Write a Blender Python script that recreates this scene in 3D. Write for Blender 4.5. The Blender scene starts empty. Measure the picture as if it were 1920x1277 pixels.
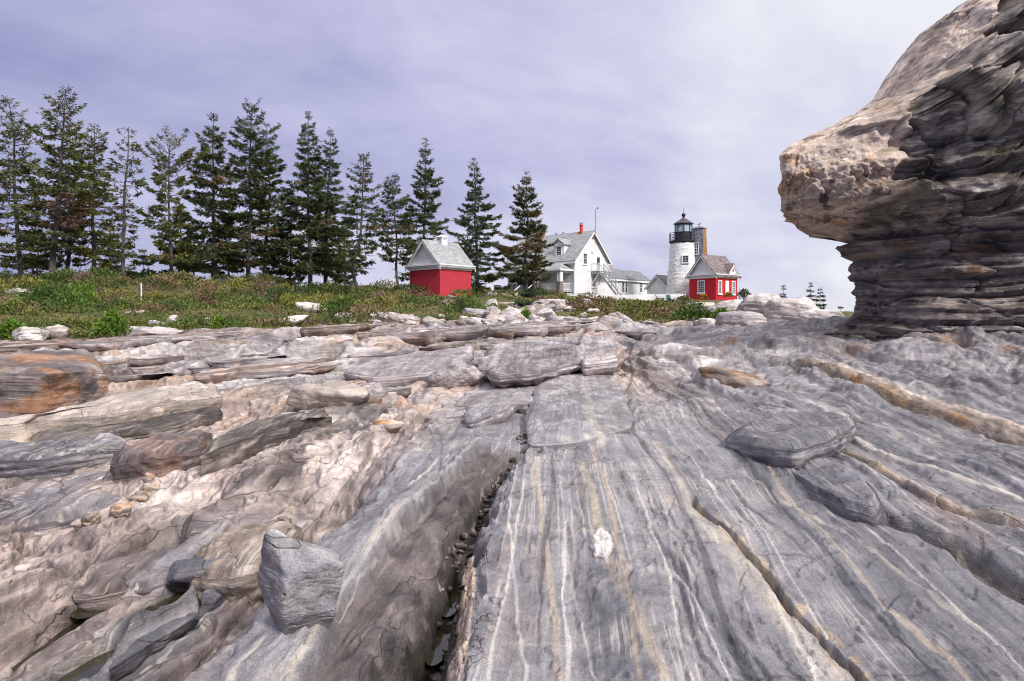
import bpy, math, random
import numpy as np
from mathutils import Vector

R = math.radians
sc = bpy.context.scene
COL = sc.collection

# ------------------------------------------------------------------ camera, sky, sun, exposure
F = 1280.0                       # focal length in pixels of the 1920 wide photograph (24 mm lens)
PITCH = math.atan(38.5 / F)      # the horizon lies a little above the middle of the frame
cam_d = bpy.data.cameras.new('camera')
cam_d.sensor_width = 36.0
cam_d.lens = 24.0
cam_d.clip_start = 0.05
cam_d.clip_end = 12000
cam = bpy.data.objects.new('camera', cam_d)
COL.objects.link(cam)
cam.location = (0, 0, 0)         # eye level is z = 0 everywhere below
cam.rotation_euler = (math.pi / 2 - PITCH, 0, 0)
sc.camera = cam

SUN_ELEV, SUN_AZ = R(38), R(142)   # azimuth measured clockwise from +Y (the view direction)
sun_d = bpy.data.lights.new('sun', 'SUN')
sun_d.energy = 2.4
sun_d.angle = R(10)
sun_d.color = (1.0, 0.95, 0.9)
sun = bpy.data.objects.new('sun', sun_d)
COL.objects.link(sun)
sd = Vector((math.sin(SUN_AZ) * math.cos(SUN_ELEV), math.cos(SUN_AZ) * math.cos(SUN_ELEV), math.sin(SUN_ELEV)))
sun.rotation_euler = sd.to_track_quat('Z', 'Y').to_euler()

sc.view_settings.view_transform = 'Standard'
sc.view_settings.look = 'None'
sc.view_settings.gamma = 1.0
sc.view_settings.exposure = 0.52
sc.view_settings.use_curve_mapping = False
sc.cycles.filter_width = 1.05
sc.cycles.max_bounces = 6
sc.cycles.diffuse_bounces = 3
sc.cycles.caustics_reflective = False
sc.cycles.caustics_refractive = False


class NT:
    """small helper round a node tree"""
    def __init__(s, tree):
        s.t = tree
        s.n = tree.nodes
        s.l = tree.links

    def node(s, typ, **kw):
        n = s.n.new(typ)
        for k, v in kw.items():
            setattr(n, k, v)
        return n

    def put(s, sock, v):
        if isinstance(v, bpy.types.NodeSocket):
            s.l.new(v, sock)
        elif v is not None:
            if hasattr(sock, 'default_value') and hasattr(sock.default_value, '__len__') and not hasattr(v, '__len__'):
                v = (v, v, v)
            if hasattr(v, '__len__') and len(v) == 3 and sock.type == 'RGBA':
                v = (*v, 1)
            sock.default_value = v

    def math(s, op, a, b=None, c=None, clamp=False):
        n = s.node('ShaderNodeMath', operation=op, use_clamp=clamp)
        s.put(n.inputs[0], a)
        s.put(n.inputs[1], b)
        s.put(n.inputs[2], c)
        return n.outputs[0]

    def vec(s, op, a, b=None):
        n = s.node('ShaderNodeVectorMath', operation=op)
        s.put(n.inputs[0], a)
        s.put(n.inputs[1], b)
        return n.outputs['Value'] if op == 'DOT_PRODUCT' else n.outputs[0]

    def xyz(s, x, y, z):
        n = s.node('ShaderNodeCombineXYZ')
        for i, v in enumerate((x, y, z)):
            s.put(n.inputs[i], v)
        return n.outputs[0]

    def sep(s, v):
        n = s.node('ShaderNodeSeparateXYZ')
        s.put(n.inputs[0], v)
        return n.outputs

    def noise(s, vec, scale, detail=4, rough=0.55, dist=0.0):
        n = s.node('ShaderNodeTexNoise')
        s.put(n.inputs['Vector'], vec)
        n.inputs['Scale'].default_value = scale
        n.inputs['Detail'].default_value = detail
        n.inputs['Roughness'].default_value = rough
        n.inputs['Distortion'].default_value = dist
        return n.outputs[0]

    def ramp(s, fac, stops, interp='LINEAR'):
        n = s.node('ShaderNodeValToRGB')
        n.color_ramp.interpolation = interp
        els = n.color_ramp.elements
        while len(els) < len(stops):
            els.new(0.5)
        for e, (p, c) in zip(els, stops):
            e.position = p
            e.color = (*c, 1) if hasattr(c, '__len__') else (c, c, c, 1)
        s.put(n.inputs[0], fac)
        return n.outputs[0]

    def mix(s, fac, a, b, mode='MIX'):
        n = s.node('ShaderNodeMix', data_type='RGBA', blend_type=mode)
        s.put(n.inputs[0], fac)
        s.put(n.inputs[6], a)
        s.put(n.inputs[7], b)
        return n.outputs[2]

    def mrange(s, v, a, b, c=0.0, d=1.0, smooth=True):
        n = s.node('ShaderNodeMapRange')
        n.interpolation_type = 'SMOOTHSTEP' if smooth else 'LINEAR'
        s.put(n.inputs[0], v)
        for i, q in enumerate((a, b, c, d)):
            n.inputs[i + 1].default_value = q
        return n.outputs[0]


def make_world():
    w = bpy.data.worlds.new('World')
    sc.world = w
    w.use_nodes = True
    t = NT(w.node_tree)
    t.n.clear()
    out = t.node('ShaderNodeOutputWorld')
    bg = t.node('ShaderNodeBackground')
    bg.inputs['Strength'].default_value = 0.1
    sky = t.node('ShaderNodeTexSky', sky_type='NISHITA')
    sky.sun_disc = False
    sky.sun_elevation = SUN_ELEV
    sky.sun_rotation = SUN_AZ
    d = t.node('ShaderNodeTexCoord').outputs['Generated']
    d = t.vec('NORMALIZE', d)
    x, y, z = t.sep(d)[:]
    zz = t.math('ADD', t.math('MAXIMUM', z, 0.0), 0.30)
    px, py = t.math('DIVIDE', x, zz), t.math('DIVIDE', y, zz)
    # the cloud layer is a flat sheet of streaks drawn out across the view
    ca, sa = math.cos(R(-38)), math.sin(R(-38))
    qx = t.math('ADD', t.math('MULTIPLY', px, ca), t.math('MULTIPLY', py, -sa))
    qy = t.math('ADD', t.math('MULTIPLY', px, sa), t.math('MULTIPLY', py, ca))
    q = t.xyz(t.math('MULTIPLY', qx, 0.62), t.math('MULTIPLY', qy, 1.0), 3.3)
    n1 = t.noise(q, 0.85, 4, 0.5, 0.35)
    n2 = t.noise(q, 3.4, 6, 0.6, 0.6)
    n3 = t.noise(t.xyz(t.math('MULTIPLY', px, 0.5), py, 9.1), 2.4, 5, 0.6, 0.3)
    s = t.math('ADD', t.math('MULTIPLY', n1, 0.92), t.math('ADD', t.math('MULTIPLY', n2, 0.30), t.math('MULTIPLY', n3, 0.30)))
    s = t.math('SUBTRACT', s, 0.275)
    # thinner and brighter towards the right, where the sun stands behind the cloud
    side = t.vec('DOT_PRODUCT', d, (0.80, 0.30, 0.52))
    s = t.math('ADD', s, t.mrange(side, -0.45, 0.95, -0.20, 0.27))
    # hazier and paler at the horizon
    s = t.math('ADD', s, t.mrange(z, 0.0, 0.20, 0.13, 0.0))
    col = t.ramp(s, [(0.30, (0.275, 0.288, 0.56)), (0.42, (0.415, 0.418, 0.65)), (0.53, (0.545, 0.54, 0.775)),
                     (0.65, (0.70, 0.70, 0.87)), (0.80, (0.90, 0.905, 0.97))])
    col = t.mix(t.mrange(z, 0.40, 0.80), col, (0.90, 0.89, 0.90))   # and whiter
    up = t.mrange(z, 0.42, 1.0, 6.9, 12.5)      # an overcast sky is brighter overhead
    cloud = t.vec('MULTIPLY', col, t.xyz(up, up, up))
    c = t.mix(0.93, sky.outputs[0], cloud)
    t.put(bg.inputs['Color'], c)
    t.l.new(bg.outputs[0], out.inputs[0])


make_world()


# ------------------------------------------------------------------ perspective helpers
def at(px, py, Y):
    """world point seen at photograph pixel (px, py) at depth Y"""
    a, b = (px - 960) / F, (638.5 - py) / F
    dy = math.cos(PITCH) + b * math.sin(PITCH)
    dz = -math.sin(PITCH) + b * math.cos(PITCH)
    return Vector((a * Y / dy, Y, dz * Y / dy))


def ss(x, a, b):
    t = np.clip((x - a) / (b - a), 0, 1)
    return t * t * (3 - 2 * t)


# ------------------------------------------------------------------ numpy noise
_A = np.arange(16) * (2 * np.pi / 16) + 0.13
_G2 = np.stack([np.cos(_A), np.sin(_A)], 1)
_G3 = np.random.RandomState(5).normal(size=(32, 3))
_G3 /= np.linalg.norm(_G3, axis=1)[:, None]


def _hash(ix, iy, iz, seed):
    h = (ix.astype(np.int64) * 374761393 + iy.astype(np.int64) * 668265263 + np.asarray(iz).astype(np.int64) * 1440662683
         + seed * 974634777) & 0xFFFFFFFF
    h = h.astype(np.uint32)
    h = (h ^ (h >> np.uint32(13))) * np.uint32(1274126177)
    h = (h ^ (h >> np.uint32(15))) * np.uint32(2246822519)
    return h ^ (h >> np.uint32(16))


def rnd(ix, iy, seed):
    return _hash(np.asarray(ix), np.asarray(iy), np.zeros(1, int), seed).astype(np.float64) / 4294967295.0


def pn2(x, y, seed=0):
    ix, iy = np.floor(x), np.floor(y)
    fx, fy = x - ix, y - iy
    ix, iy = ix.astype(np.int64), iy.astype(np.int64)
    sx, sy = fx * fx * fx * (fx * (fx * 6 - 15) + 10), fy * fy * fy * (fy * (fy * 6 - 15) + 10)
    z0 = np.zeros(1, int)

    def g(a, b):
        v = _G2[_hash(ix + a, iy + b, z0, seed) & np.uint32(15)]
        return v[..., 0] * (fx - a) + v[..., 1] * (fy - b)
    a0 = g(0, 0)
    a0 = a0 + sx * (g(1, 0) - a0)
    b0 = g(0, 1)
    b0 = b0 + sx * (g(1, 1) - b0)
    return (a0 + sy * (b0 - a0)) * 1.5


def pn3(x, y, z, seed=0):
    ix, iy, iz = np.floor(x), np.floor(y), np.floor(z)
    fx, fy, fz = x - ix, y - iy, z - iz
    ix, iy, iz = ix.astype(np.int64), iy.astype(np.int64), iz.astype(np.int64)
    sx, sy, sz = [f * f * f * (f * (f * 6 - 15) + 10) for f in (fx, fy, fz)]

    def g(a, b, c):
        v = _G3[_hash(ix + a, iy + b, iz + c, seed) & np.uint32(31)]
        return v[..., 0] * (fx - a) + v[..., 1] * (fy - b) + v[..., 2] * (fz - c)

    def L(a, b, t):
        return a + t * (b - a)
    return L(L(L(g(0, 0, 0), g(1, 0, 0), sx), L(g(0, 1, 0), g(1, 1, 0), sx), sy),
             L(L(g(0, 0, 1), g(1, 0, 1), sx), L(g(0, 1, 1), g(1, 1, 1), sx), sy), sz) * 1.6


def fbm2(x, y, n=4, seed=0, gain=0.5):
    s, a, f = 0.0, 1.0, 1.0
    for i in range(n):
        s = s + a * pn2(x * f + i * 7.3, y * f + i * 3.1, seed + i)
        a *= gain
        f *= 2.03
    return s


def fbm3(x, y, z, n=4, seed=0, gain=0.5):
    s, a, f = 0.0, 1.0, 1.0
    for i in range(n):
        s = s + a * pn3(x * f + i * 7.3, y * f + i * 3.1, z * f + i * 5.7, seed + i)
        a *= gain
        f *= 2.03
    return s


def worley(x, y, seed, both=False):
    """nearest cell: F1, F2, cell ids and offset from its seed point"""
    ix, iy = np.floor(x).astype(np.int64), np.floor(y).astype(np.int64)
    f1 = np.full(x.shape, 9.0)
    f2 = np.full(x.shape, 9.0)
    c2i, c2j = np.zeros(x.shape, np.int64), np.zeros(x.shape, np.int64)
    d2x, d2y = np.zeros(x.shape), np.zeros(x.shape)
    ci, cj = np.zeros(x.shape, np.int64), np.zeros(x.shape, np.int64)
    dx, dy = np.zeros(x.shape), np.zeros(x.shape)
    for a in (-1, 0, 1):
        for b in (-1, 0, 1):
            qx, qy = ix + a, iy + b
            ox = x - (qx + 0.1 + 0.8 * rnd(qx, qy, seed))
            oy = y - (qy + 0.1 + 0.8 * rnd(qx, qy, seed + 77))
            d = np.sqrt(ox * ox + oy * oy)
            n = d < f1
            m = (~n) & (d < f2)
            f2 = np.where(n, f1, np.minimum(f2, d))
            c2i, c2j = np.where(n, ci, np.where(m, qx, c2i)), np.where(n, cj, np.where(m, qy, c2j))
            d2x, d2y = np.where(n, dx, np.where(m, ox, d2x)), np.where(n, dy, np.where(m, oy, d2y))
            f1 = np.where(n, d, f1)
            ci, cj = np.where(n, qx, ci), np.where(n, qy, cj)
            dx, dy = np.where(n, ox, dx), np.where(n, oy, dy)
    if both:
        return f1, f2, (ci, cj, dx, dy), (c2i, c2j, d2x, d2y)
    return f1, f2, ci, cj, dx, dy


# ------------------------------------------------------------------ mesh helpers
def tag(o, label=None, cat=None, group=None, kind=None):
    if label:
        o['label'] = label
    if cat:
        o['category'] = cat
    if group:
        o['group'] = group
    if kind:
        o['kind'] = kind
    return o


def np_mesh(name, co, faces, mat, col=None, st=None, smooth=True):
    me = bpy.data.meshes.new(name)
    k = faces.shape[1]
    me.vertices.add(len(co))
    me.vertices.foreach_set('co', np.ascontiguousarray(co, np.float32).ravel())
    me.loops.add(faces.size)
    me.loops.foreach_set('vertex_index', np.ascontiguousarray(faces, np.int32).ravel())
    me.polygons.add(len(faces))
    me.polygons.foreach_set('loop_start', np.arange(0, faces.size, k, dtype=np.int32))
    if smooth:
        me.polygons.foreach_set('use_smooth', np.ones(len(faces), bool))
    me.update(calc_edges=True)
    if col is not None:
        a = me.attributes.new('col', 'FLOAT_COLOR', 'POINT')
        c = np.ones((len(co), 4), np.float32)
        c[:, :np.shape(col)[-1]] = col
        a.data.foreach_set('color', c.ravel())
    if st is not None:
        a = me.attributes.new('st', 'FLOAT_VECTOR', 'POINT')
        a.data.foreach_set('vector', np.ascontiguousarray(st, np.float32).ravel())
    me.materials.append(mat)
    return me


def link(name, me, parent=None, loc=None, rotz=None):
    o = bpy.data.objects.new(name, me)
    COL.objects.link(o)
    if parent:
        o.parent = parent
    if loc is not None:
        o.location = loc
    if rotz is not None:
        o.rotation_euler = (0, 0, rotz)
    return o


def empty(name, loc, rotz=0.0):
    o = bpy.data.objects.new(name, None)
    o.empty_display_size = 0.3
    COL.objects.link(o)
    o.location = loc
    o.rotation_euler = (0, 0, rotz)
    return o


def grid_faces(nr, nc):
    i = np.arange(nr - 1)[:, None] * nc + np.arange(nc - 1)[None, :]
    return np.stack([i, i + 1, i + nc + 1, i + nc], -1).reshape(-1, 4)


class MB:
    """collects boxes, prisms, tubes and lathes for ONE mesh"""
    def __init__(s):
        s.v, s.f = [], []

    def add(s, vs, fs):
        n = len(s.v)
        s.v += [tuple(v) for v in vs]
        s.f += [tuple(n + i for i in f) for f in fs]
        return s

    def box(s, x0, x1, y0, y1, z0, z1):
        return s.add([(x0, y0, z0), (x1, y0, z0), (x1, y1, z0), (x0, y1, z0), (x0, y0, z1), (x1, y0, z1), (x1, y1, z1), (x0, y1, z1)],
                     [(0, 3, 2, 1), (4, 5, 6, 7), (0, 1, 5, 4), (1, 2, 6, 5), (2, 3, 7, 6), (3, 0, 4, 7)])

    def bar(s, p, q, w, h=None):
        """square bar from p to q"""
        h = h or w
        p, q = Vector(p), Vector(q)
        d = (q - p).normalized()
        up = Vector((0, 0, 1)) if abs(d.z) < 0.95 else Vector((1, 0, 0))
        a = d.cross(up).normalized() * w / 2
        b = a.cross(d).normalized() * h / 2
        vs = [p - a - b, p + a - b, p + a + b, p - a + b, q - a - b, q + a - b, q + a + b, q - a + b]
        return s.add(vs, [(0, 1, 2, 3), (7, 6, 5, 4), (0, 4, 5, 1), (1, 5, 6, 2), (2, 6, 7, 3), (3, 7, 4, 0)])

    def prism(s, poly, a, b, axis='x'):
        """polygon in the plane across the axis, pushed from a to b"""
        n = len(poly)
        def P(t, c):
            return {'x': (t, c[0], c[1]), 'y': (c[0], t, c[1]), 'z': (c[0], c[1], t)}[axis]
        vs = [P(a, c) for c in poly] + [P(b, c) for c in poly]
        return s.add(vs, [tuple(range(n))[::-1], tuple(range(n, 2 * n))] + [(i, (i + 1) % n, n + (i + 1) % n, n + i) for i in range(n)])

    def lathe(s, prof, n=24, c=(0, 0), ph=0.0):
        vs = []
        for r, z in prof:
            for k in range(n):
                t = 2 * math.pi * k / n + ph
                vs.append((c[0] + r * math.cos(t), c[1] + r * math.sin(t), z))
        fs = []
        for i in range(len(prof) - 1):
            for k in range(n):
                a, b = i * n + k, i * n + (k + 1) % n
                fs.append((a, b, b + n, a + n))
        fs.append(tuple(range(n))[::-1])
        fs.append(tuple(range((len(prof) - 1) * n, len(prof) * n)))
        return s.add(vs, fs)

    def tube(s, pts, rad, n=6):
        vs, fs = [], []
        for i, p in enumerate(pts):
            p = Vector(p)
            d = (Vector(pts[min(i + 1, len(pts) - 1)]) - Vector(pts[max(i - 1, 0)])).normalized()
            up = Vector((0, 0, 1)) if abs(d.z) < 0.9 else Vector((1, 0, 0))
            a = d.cross(up).normalized()
            b = d.cross(a).normalized()
            r = rad[i] if hasattr(rad, '__len__') else rad
            for k in range(n):
                t = 2 * math.pi * k / n
                vs.append(p + a * (r * math.cos(t)) + b * (r * math.sin(t)))
        for i in range(len(pts) - 1):
            for k in range(n):
                a, b = i * n + k, i * n + (k + 1) % n
                fs.append((a, b, b + n, a + n))
        fs.append(tuple(range(n))[::-1])
        fs.append(tuple(range((len(pts) - 1) * n, len(pts) * n)))
        return s.add(vs, fs)

    def build(s, name, mat, parent=None, smooth=False, loc=None, rotz=None):
        me = bpy.data.meshes.new(name)
        me.from_pydata(s.v, [], s.f)
        me.update()
        if smooth:
            me.polygons.foreach_set('use_smooth', np.ones(len(me.polygons), bool))
            try:
                me.set_sharp_from_angle(angle=R(40))
            except Exception:
                pass
        me.materials.append(mat)
        return link(name, me, parent, loc, rotz)


# ------------------------------------------------------------------ materials
def new_mat(name):
    m = bpy.data.materials.new(name)
    m.use_nodes = True
    t = NT(m.node_tree)
    b = m.node_tree.nodes['Principled BSDF']
    b.inputs['Specular IOR Level'].default_value = 0.3
    return m, t, b


def plain(name, col, rough=0.7, var=0.12, scale=3.0, metal=0.0, spec=0.3):
    m, t, b = new_mat(name)
    o = t.node('ShaderNodeTexCoord').outputs['Object']
    n = t.noise(o, scale, 5, 0.6)
    f = t.ramp(n, [(0.3, 1 - var), (0.7, 1 + var)])
    t.put(b.inputs['Base Color'], t.mix(1.0, col, f, 'MULTIPLY'))
    b.inputs['Roughness'].default_value = rough
    b.inputs['Metallic'].default_value = metal
    b.inputs['Specular IOR Level'].default_value = spec
    return m


def rock_mat():
    m, t, b = new_mat('banded_rock')
    at_ = t.node('ShaderNodeAttribute', attribute_name='col')
    col, brk = at_.outputs['Color'], at_.outputs['Alpha']        # alpha: how much the rock is broken up
    st = t.node('ShaderNodeAttribute', attribute_name='st').outputs['Vector']
    o = t.node('ShaderNodeTexCoord').outputs['Object']
    sx, sy, sz = t.sep(st)[:]
    # fine laminae that follow the bedding
    lam = t.xyz(t.math('MULTIPLY', sx, 1.0), t.math('MULTIPLY', sy, 0.035), t.math('MULTIPLY', sz, 0.05))
    l1 = t.noise(lam, 34, 3, 0.6)
    l2 = t.noise(lam, 120, 2, 0.6)
    g1 = t.noise(o, 150, 3, 0.7)
    g2 = t.noise(o, 55, 3, 0.6)
    g3 = t.noise(o, 9, 4, 0.6)
    l0 = t.noise(lam, 11, 3, 0.6, 0.15)
    c = t.mix(1.0, col, t.ramp(l0, [(0.35, 0.84), (0.38, 0.93), (0.46, 0.95), (0.48, 1.0), (0.58, 1.02), (0.60, 1.06), (0.66, 1.08), (0.68, 1.20)]), 'MULTIPLY')
    c = t.mix(1.0, c, t.ramp(l1, [(0.36, 0.91), (0.40, 0.97), (0.58, 1.02), (0.61, 1.08)]), 'MULTIPLY')
    c = t.mix(0.10, c, t.ramp(l2, [(0.32, 0.86), (0.68, 1.13)]), 'MULTIPLY')
    c = t.mix(0.9, c, t.ramp(g1, [(0.30, 0.62), (0.5, 1.0), (0.70, 1.36)]), 'MULTIPLY')
    c = t.mix(0.7, c, t.ramp(g2, [(0.3, 0.78), (0.7, 1.2)]), 'MULTIPLY')
    c = t.mix(0.8, c, t.ramp(g3, [(0.3, (0.84, 0.83, 0.86)), (0.7, (1.14, 1.12, 1.08))]), 'MULTIPLY')
    # hairline quartz seams with the bedding, and dark joints across it
    v1 = t.noise(lam, 7.5, 3, 0.55, 0.4)
    on = t.noise(o, 1.6, 3, 0.6)
    seam = t.math('MULTIPLY', t.ramp(v1, [(0.475, 0), (0.495, 1), (0.505, 1), (0.525, 0)]), t.mrange(on, 0.46, 0.62))
    c = t.mix(t.math('MULTIPLY', seam, 0.40), c, (0.60, 0.565, 0.53))
    v2 = t.noise(t.xyz(t.math('MULTIPLY', sx, 0.8), t.math('MULTIPLY', sy, 1.1), sz), 1.3, 4, 0.6, 0.6)
    joint = t.math('MULTIPLY', t.ramp(v2, [(0.490, 0), (0.498, 1), (0.502, 1), (0.510, 0)]), t.mrange(on, 0.62, 0.45))
    c = t.mix(t.math('MULTIPLY', joint, 0.14), c, (0.045, 0.04, 0.042))
    pk = t.noise(o, 3.2, 5, 0.65)
    c = t.mix(0.85, c, t.ramp(pk, [(0.30, (0.70, 0.68, 0.70)), (0.48, (1.0, 1.0, 1.0)), (0.70, (1.22, 1.17, 1.10))]), 'MULTIPLY')
    # chips: flat facets split off along bedding and joints, with dark cracks between
    wv = t.node('ShaderNodeTexNoise')
    t.put(wv.inputs['Vector'], st)
    wv.inputs['Scale'].default_value = 2.5
    wv.inputs['Detail'].default_value = 4
    wo = t.vec('SUBTRACT', wv.outputs['Color'], (0.5, 0.5, 0.5))
    hs = None
    for k, (sc_, fx, fy, fz, amt, cr) in enumerate(((1.0, 2.4, 0.8, 5.0, 0.26, 0.016), (1.0, 7.5, 2.6, 14.0, 0.20, 0.024))):
        q = t.vec('ADD', t.xyz(t.math('MULTIPLY', sx, fx), t.math('MULTIPLY', sy, fy), t.math('MULTIPLY', sz, fz)), t.vec('MULTIPLY', wo, (0.9, 0.9, 0.9)))
        v = t.node('ShaderNodeTexVoronoi', feature='F1')
        t.put(v.inputs['Vector'], q)
        v.inputs['Scale'].default_value = sc_
        r, g, bb = t.sep(v.outputs['Color'])[:]
        c = t.mix(brk, c, t.mix(1.0, c, t.ramp(r, [(0.0, 1 - amt), (1.0, 1 + amt)]), 'MULTIPLY'))
        gap = 0.0
        if k == 0:
            e = t.node('ShaderNodeTexVoronoi', feature='DISTANCE_TO_EDGE')
            t.put(e.inputs['Vector'], q)
            e.inputs['Scale'].default_value = sc_
            gap = t.mrange(e.outputs['Distance'], cr, 0.0)
            gap = t.math('MULTIPLY', t.math('MULTIPLY', gap, brk), t.mrange(g, 0.45, 0.85))
            c = t.mix(t.math('MULTIPLY', gap, 0.50), c, (0.05, 0.043, 0.043))
        # each facet tilts its own way
        pl = t.math('ADD', t.math('MULTIPLY', g, 1.2), t.math('MULTIPLY', t.vec('DOT_PRODUCT', v.outputs['Color'], t.vec('SUBTRACT', q, v.outputs['Position'])), 1.6))
        hk = t.math('MULTIPLY', t.math('SUBTRACT', pl, t.math('MULTIPLY', gap, 1.5)), t.math('MULTIPLY', brk, (2.2, 0.9)[k]))
        hs = hk if hs is None else t.math('ADD', hs, hk)
    t.put(b.inputs['Base Color'], c)
    t.put(b.inputs['Roughness'], t.mrange(g3, 0.3, 0.7, 0.62, 0.86))
    h = t.math('SUBTRACT', t.math('ADD', t.math('MULTIPLY', pk, 1.2), t.math('MULTIPLY', g3, 0.6)), t.math('MULTIPLY', joint, 0.12))
    h = t.math('ADD', t.math('ADD', h, hs), t.math('MULTIPLY', g2, 0.35))
    h = t.math('ADD', h, t.math('ADD', t.math('MULTIPLY', t.math('ADD', l1, t.math('MULTIPLY', l0, 2.0)), 0.40), t.math('MULTIPLY', g1, 0.16)))
    bm = t.node('ShaderNodeBump')
    bm.inputs['Strength'].default_value = 0.7
    bm.inputs['Distance'].default_value = 0.03
    t.put(bm.inputs['Height'], h)
    t.put(b.inputs['Normal'], bm.outputs[0])
    return m


def leaf_mat(name, rough=0.75):
    m, t, b = new_mat(name)
    col = t.node('ShaderNodeAttribute', attribute_name='col').outputs['Color']
    t.put(b.inputs['Base Color'], col)
    b.inputs['Roughness'].default_value = rough
    b.inputs['Specular IOR Level'].default_value = 0.15
    return m


def soil_mat():
    m, t, b = new_mat('turf_soil')
    o = t.node('ShaderNodeTexCoord').outputs['Object']
    n1 = t.noise(o, 0.35, 5, 0.6)
    n2 = t.noise(o, 3.0, 6, 0.65)
    c = t.ramp(n1, [(0.35, (0.06, 0.07, 0.02)), (0.5, (0.10, 0.10, 0.035)), (0.65, (0.14, 0.10, 0.05))])
    c = t.mix(1.0, c, t.ramp(n2, [(0.3, 0.5), (0.7, 1.5)]), 'MULTIPLY')
    t.put(b.inputs['Base Color'], c)
    b.inputs['Roughness'].default_value = 0.95
    bm = t.node('ShaderNodeBump')
    bm.inputs['Strength'].default_value = 0.8
    bm.inputs['Distance'].default_value = 0.1
    t.put(bm.inputs['Height'], n2)
    t.put(b.inputs['Normal'], bm.outputs[0])
    return m


def courses_mat(name, col, joint, pitch, rough=0.8, var=0.2, brick=None, stain=None, stain_amt=0.0):
    """horizontal courses (clapboard, shingle, painted brick) too fine to build at this distance"""
    m, t, b = new_mat(name)
    o = t.node('ShaderNodeTexCoord').outputs['Object']
    x, y, z = t.sep(o)[:]
    w = t.node('ShaderNodeTexBrick')
    t.put(w.inputs['Vector'], t.xyz(t.math('ADD', x, y), z, 0.0))
    w.inputs['Scale'].default_value = 1.0
    w.inputs['Brick Width'].default_value = brick or 40.0
    w.inputs['Row Height'].default_value = pitch
    w.inputs['Mortar Size'].default_value = pitch * 0.07
    w.inputs['Mortar Smooth'].default_value = 0.3
    t.put(w.inputs['Color1'], tuple(c * (1 - var) for c in col))
    t.put(w.inputs['Color2'], tuple(min(1, c * (1 + var)) for c in col))
    t.put(w.inputs['Mortar'], joint)
    n = t.noise(o, 1.2, 5, 0.65)
    c = t.mix(1.0, w.outputs[0], t.ramp(n, [(0.3, 0.88), (0.7, 1.08)]), 'MULTIPLY')
    if stain:
        n2 = t.noise(o, 2.2, 6, 0.7)
        c = t.mix(t.mrange(n2, 0.62 - stain_amt, 0.72 - stain_amt), c, stain)
    t.put(b.inputs['Base Color'], c)
    b.inputs['Roughness'].default_value = rough
    bm = t.node('ShaderNodeBump')
    bm.inputs['Strength'].default_value = 0.5
    bm.inputs['Distance'].default_value = 0.02
    t.put(bm.inputs['Height'], t.math('SUBTRACT', 1.0, w.outputs['Fac']))
    t.put(b.inputs['Normal'], bm.outputs[0])
    return m


def glass_mat(name, col):
    m, t, b = new_mat(name)
    b.inputs['Base Color'].default_value = (*col, 1)
    b.inputs['Roughness'].default_value = 0.06
    b.inputs['Specular IOR Level'].default_value = 0.6
    return m


def water_mat():
    m, t, b = new_mat('pool_water')
    o = t.node('ShaderNodeTexCoord').outputs['Object']
    n = t.noise(o, 7, 3, 0.5)
    t.put(b.inputs['Base Color'], t.ramp(n, [(0.3, (0.015, 0.014, 0.01)), (0.7, (0.05, 0.045, 0.02))]))
    b.inputs['Roughness'].default_value = 0.03
    b.inputs['Specular IOR Level'].default_value = 0.5
    bm = t.node('ShaderNodeBump')
    bm.inputs['Strength'].default_value = 0.05
    t.put(bm.inputs['Height'], n)
    t.put(b.inputs['Normal'], bm.outputs[0])
    return m


def bark_mat():
    m, t, b = new_mat('bark')
    o = t.node('ShaderNodeTexCoord').outputs['Object']
    x, y, z = t.sep(o)[:]
    n = t.noise(t.xyz(x, y, t.math('MULTIPLY', z, 0.25)), 9, 4, 0.6)
    t.put(b.inputs['Base Color'], t.ramp(n, [(0.3, (0.05, 0.042, 0.038)), (0.7, (0.16, 0.14, 0.13))]))
    b.inputs['Roughness'].default_value = 0.9
    return m


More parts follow.
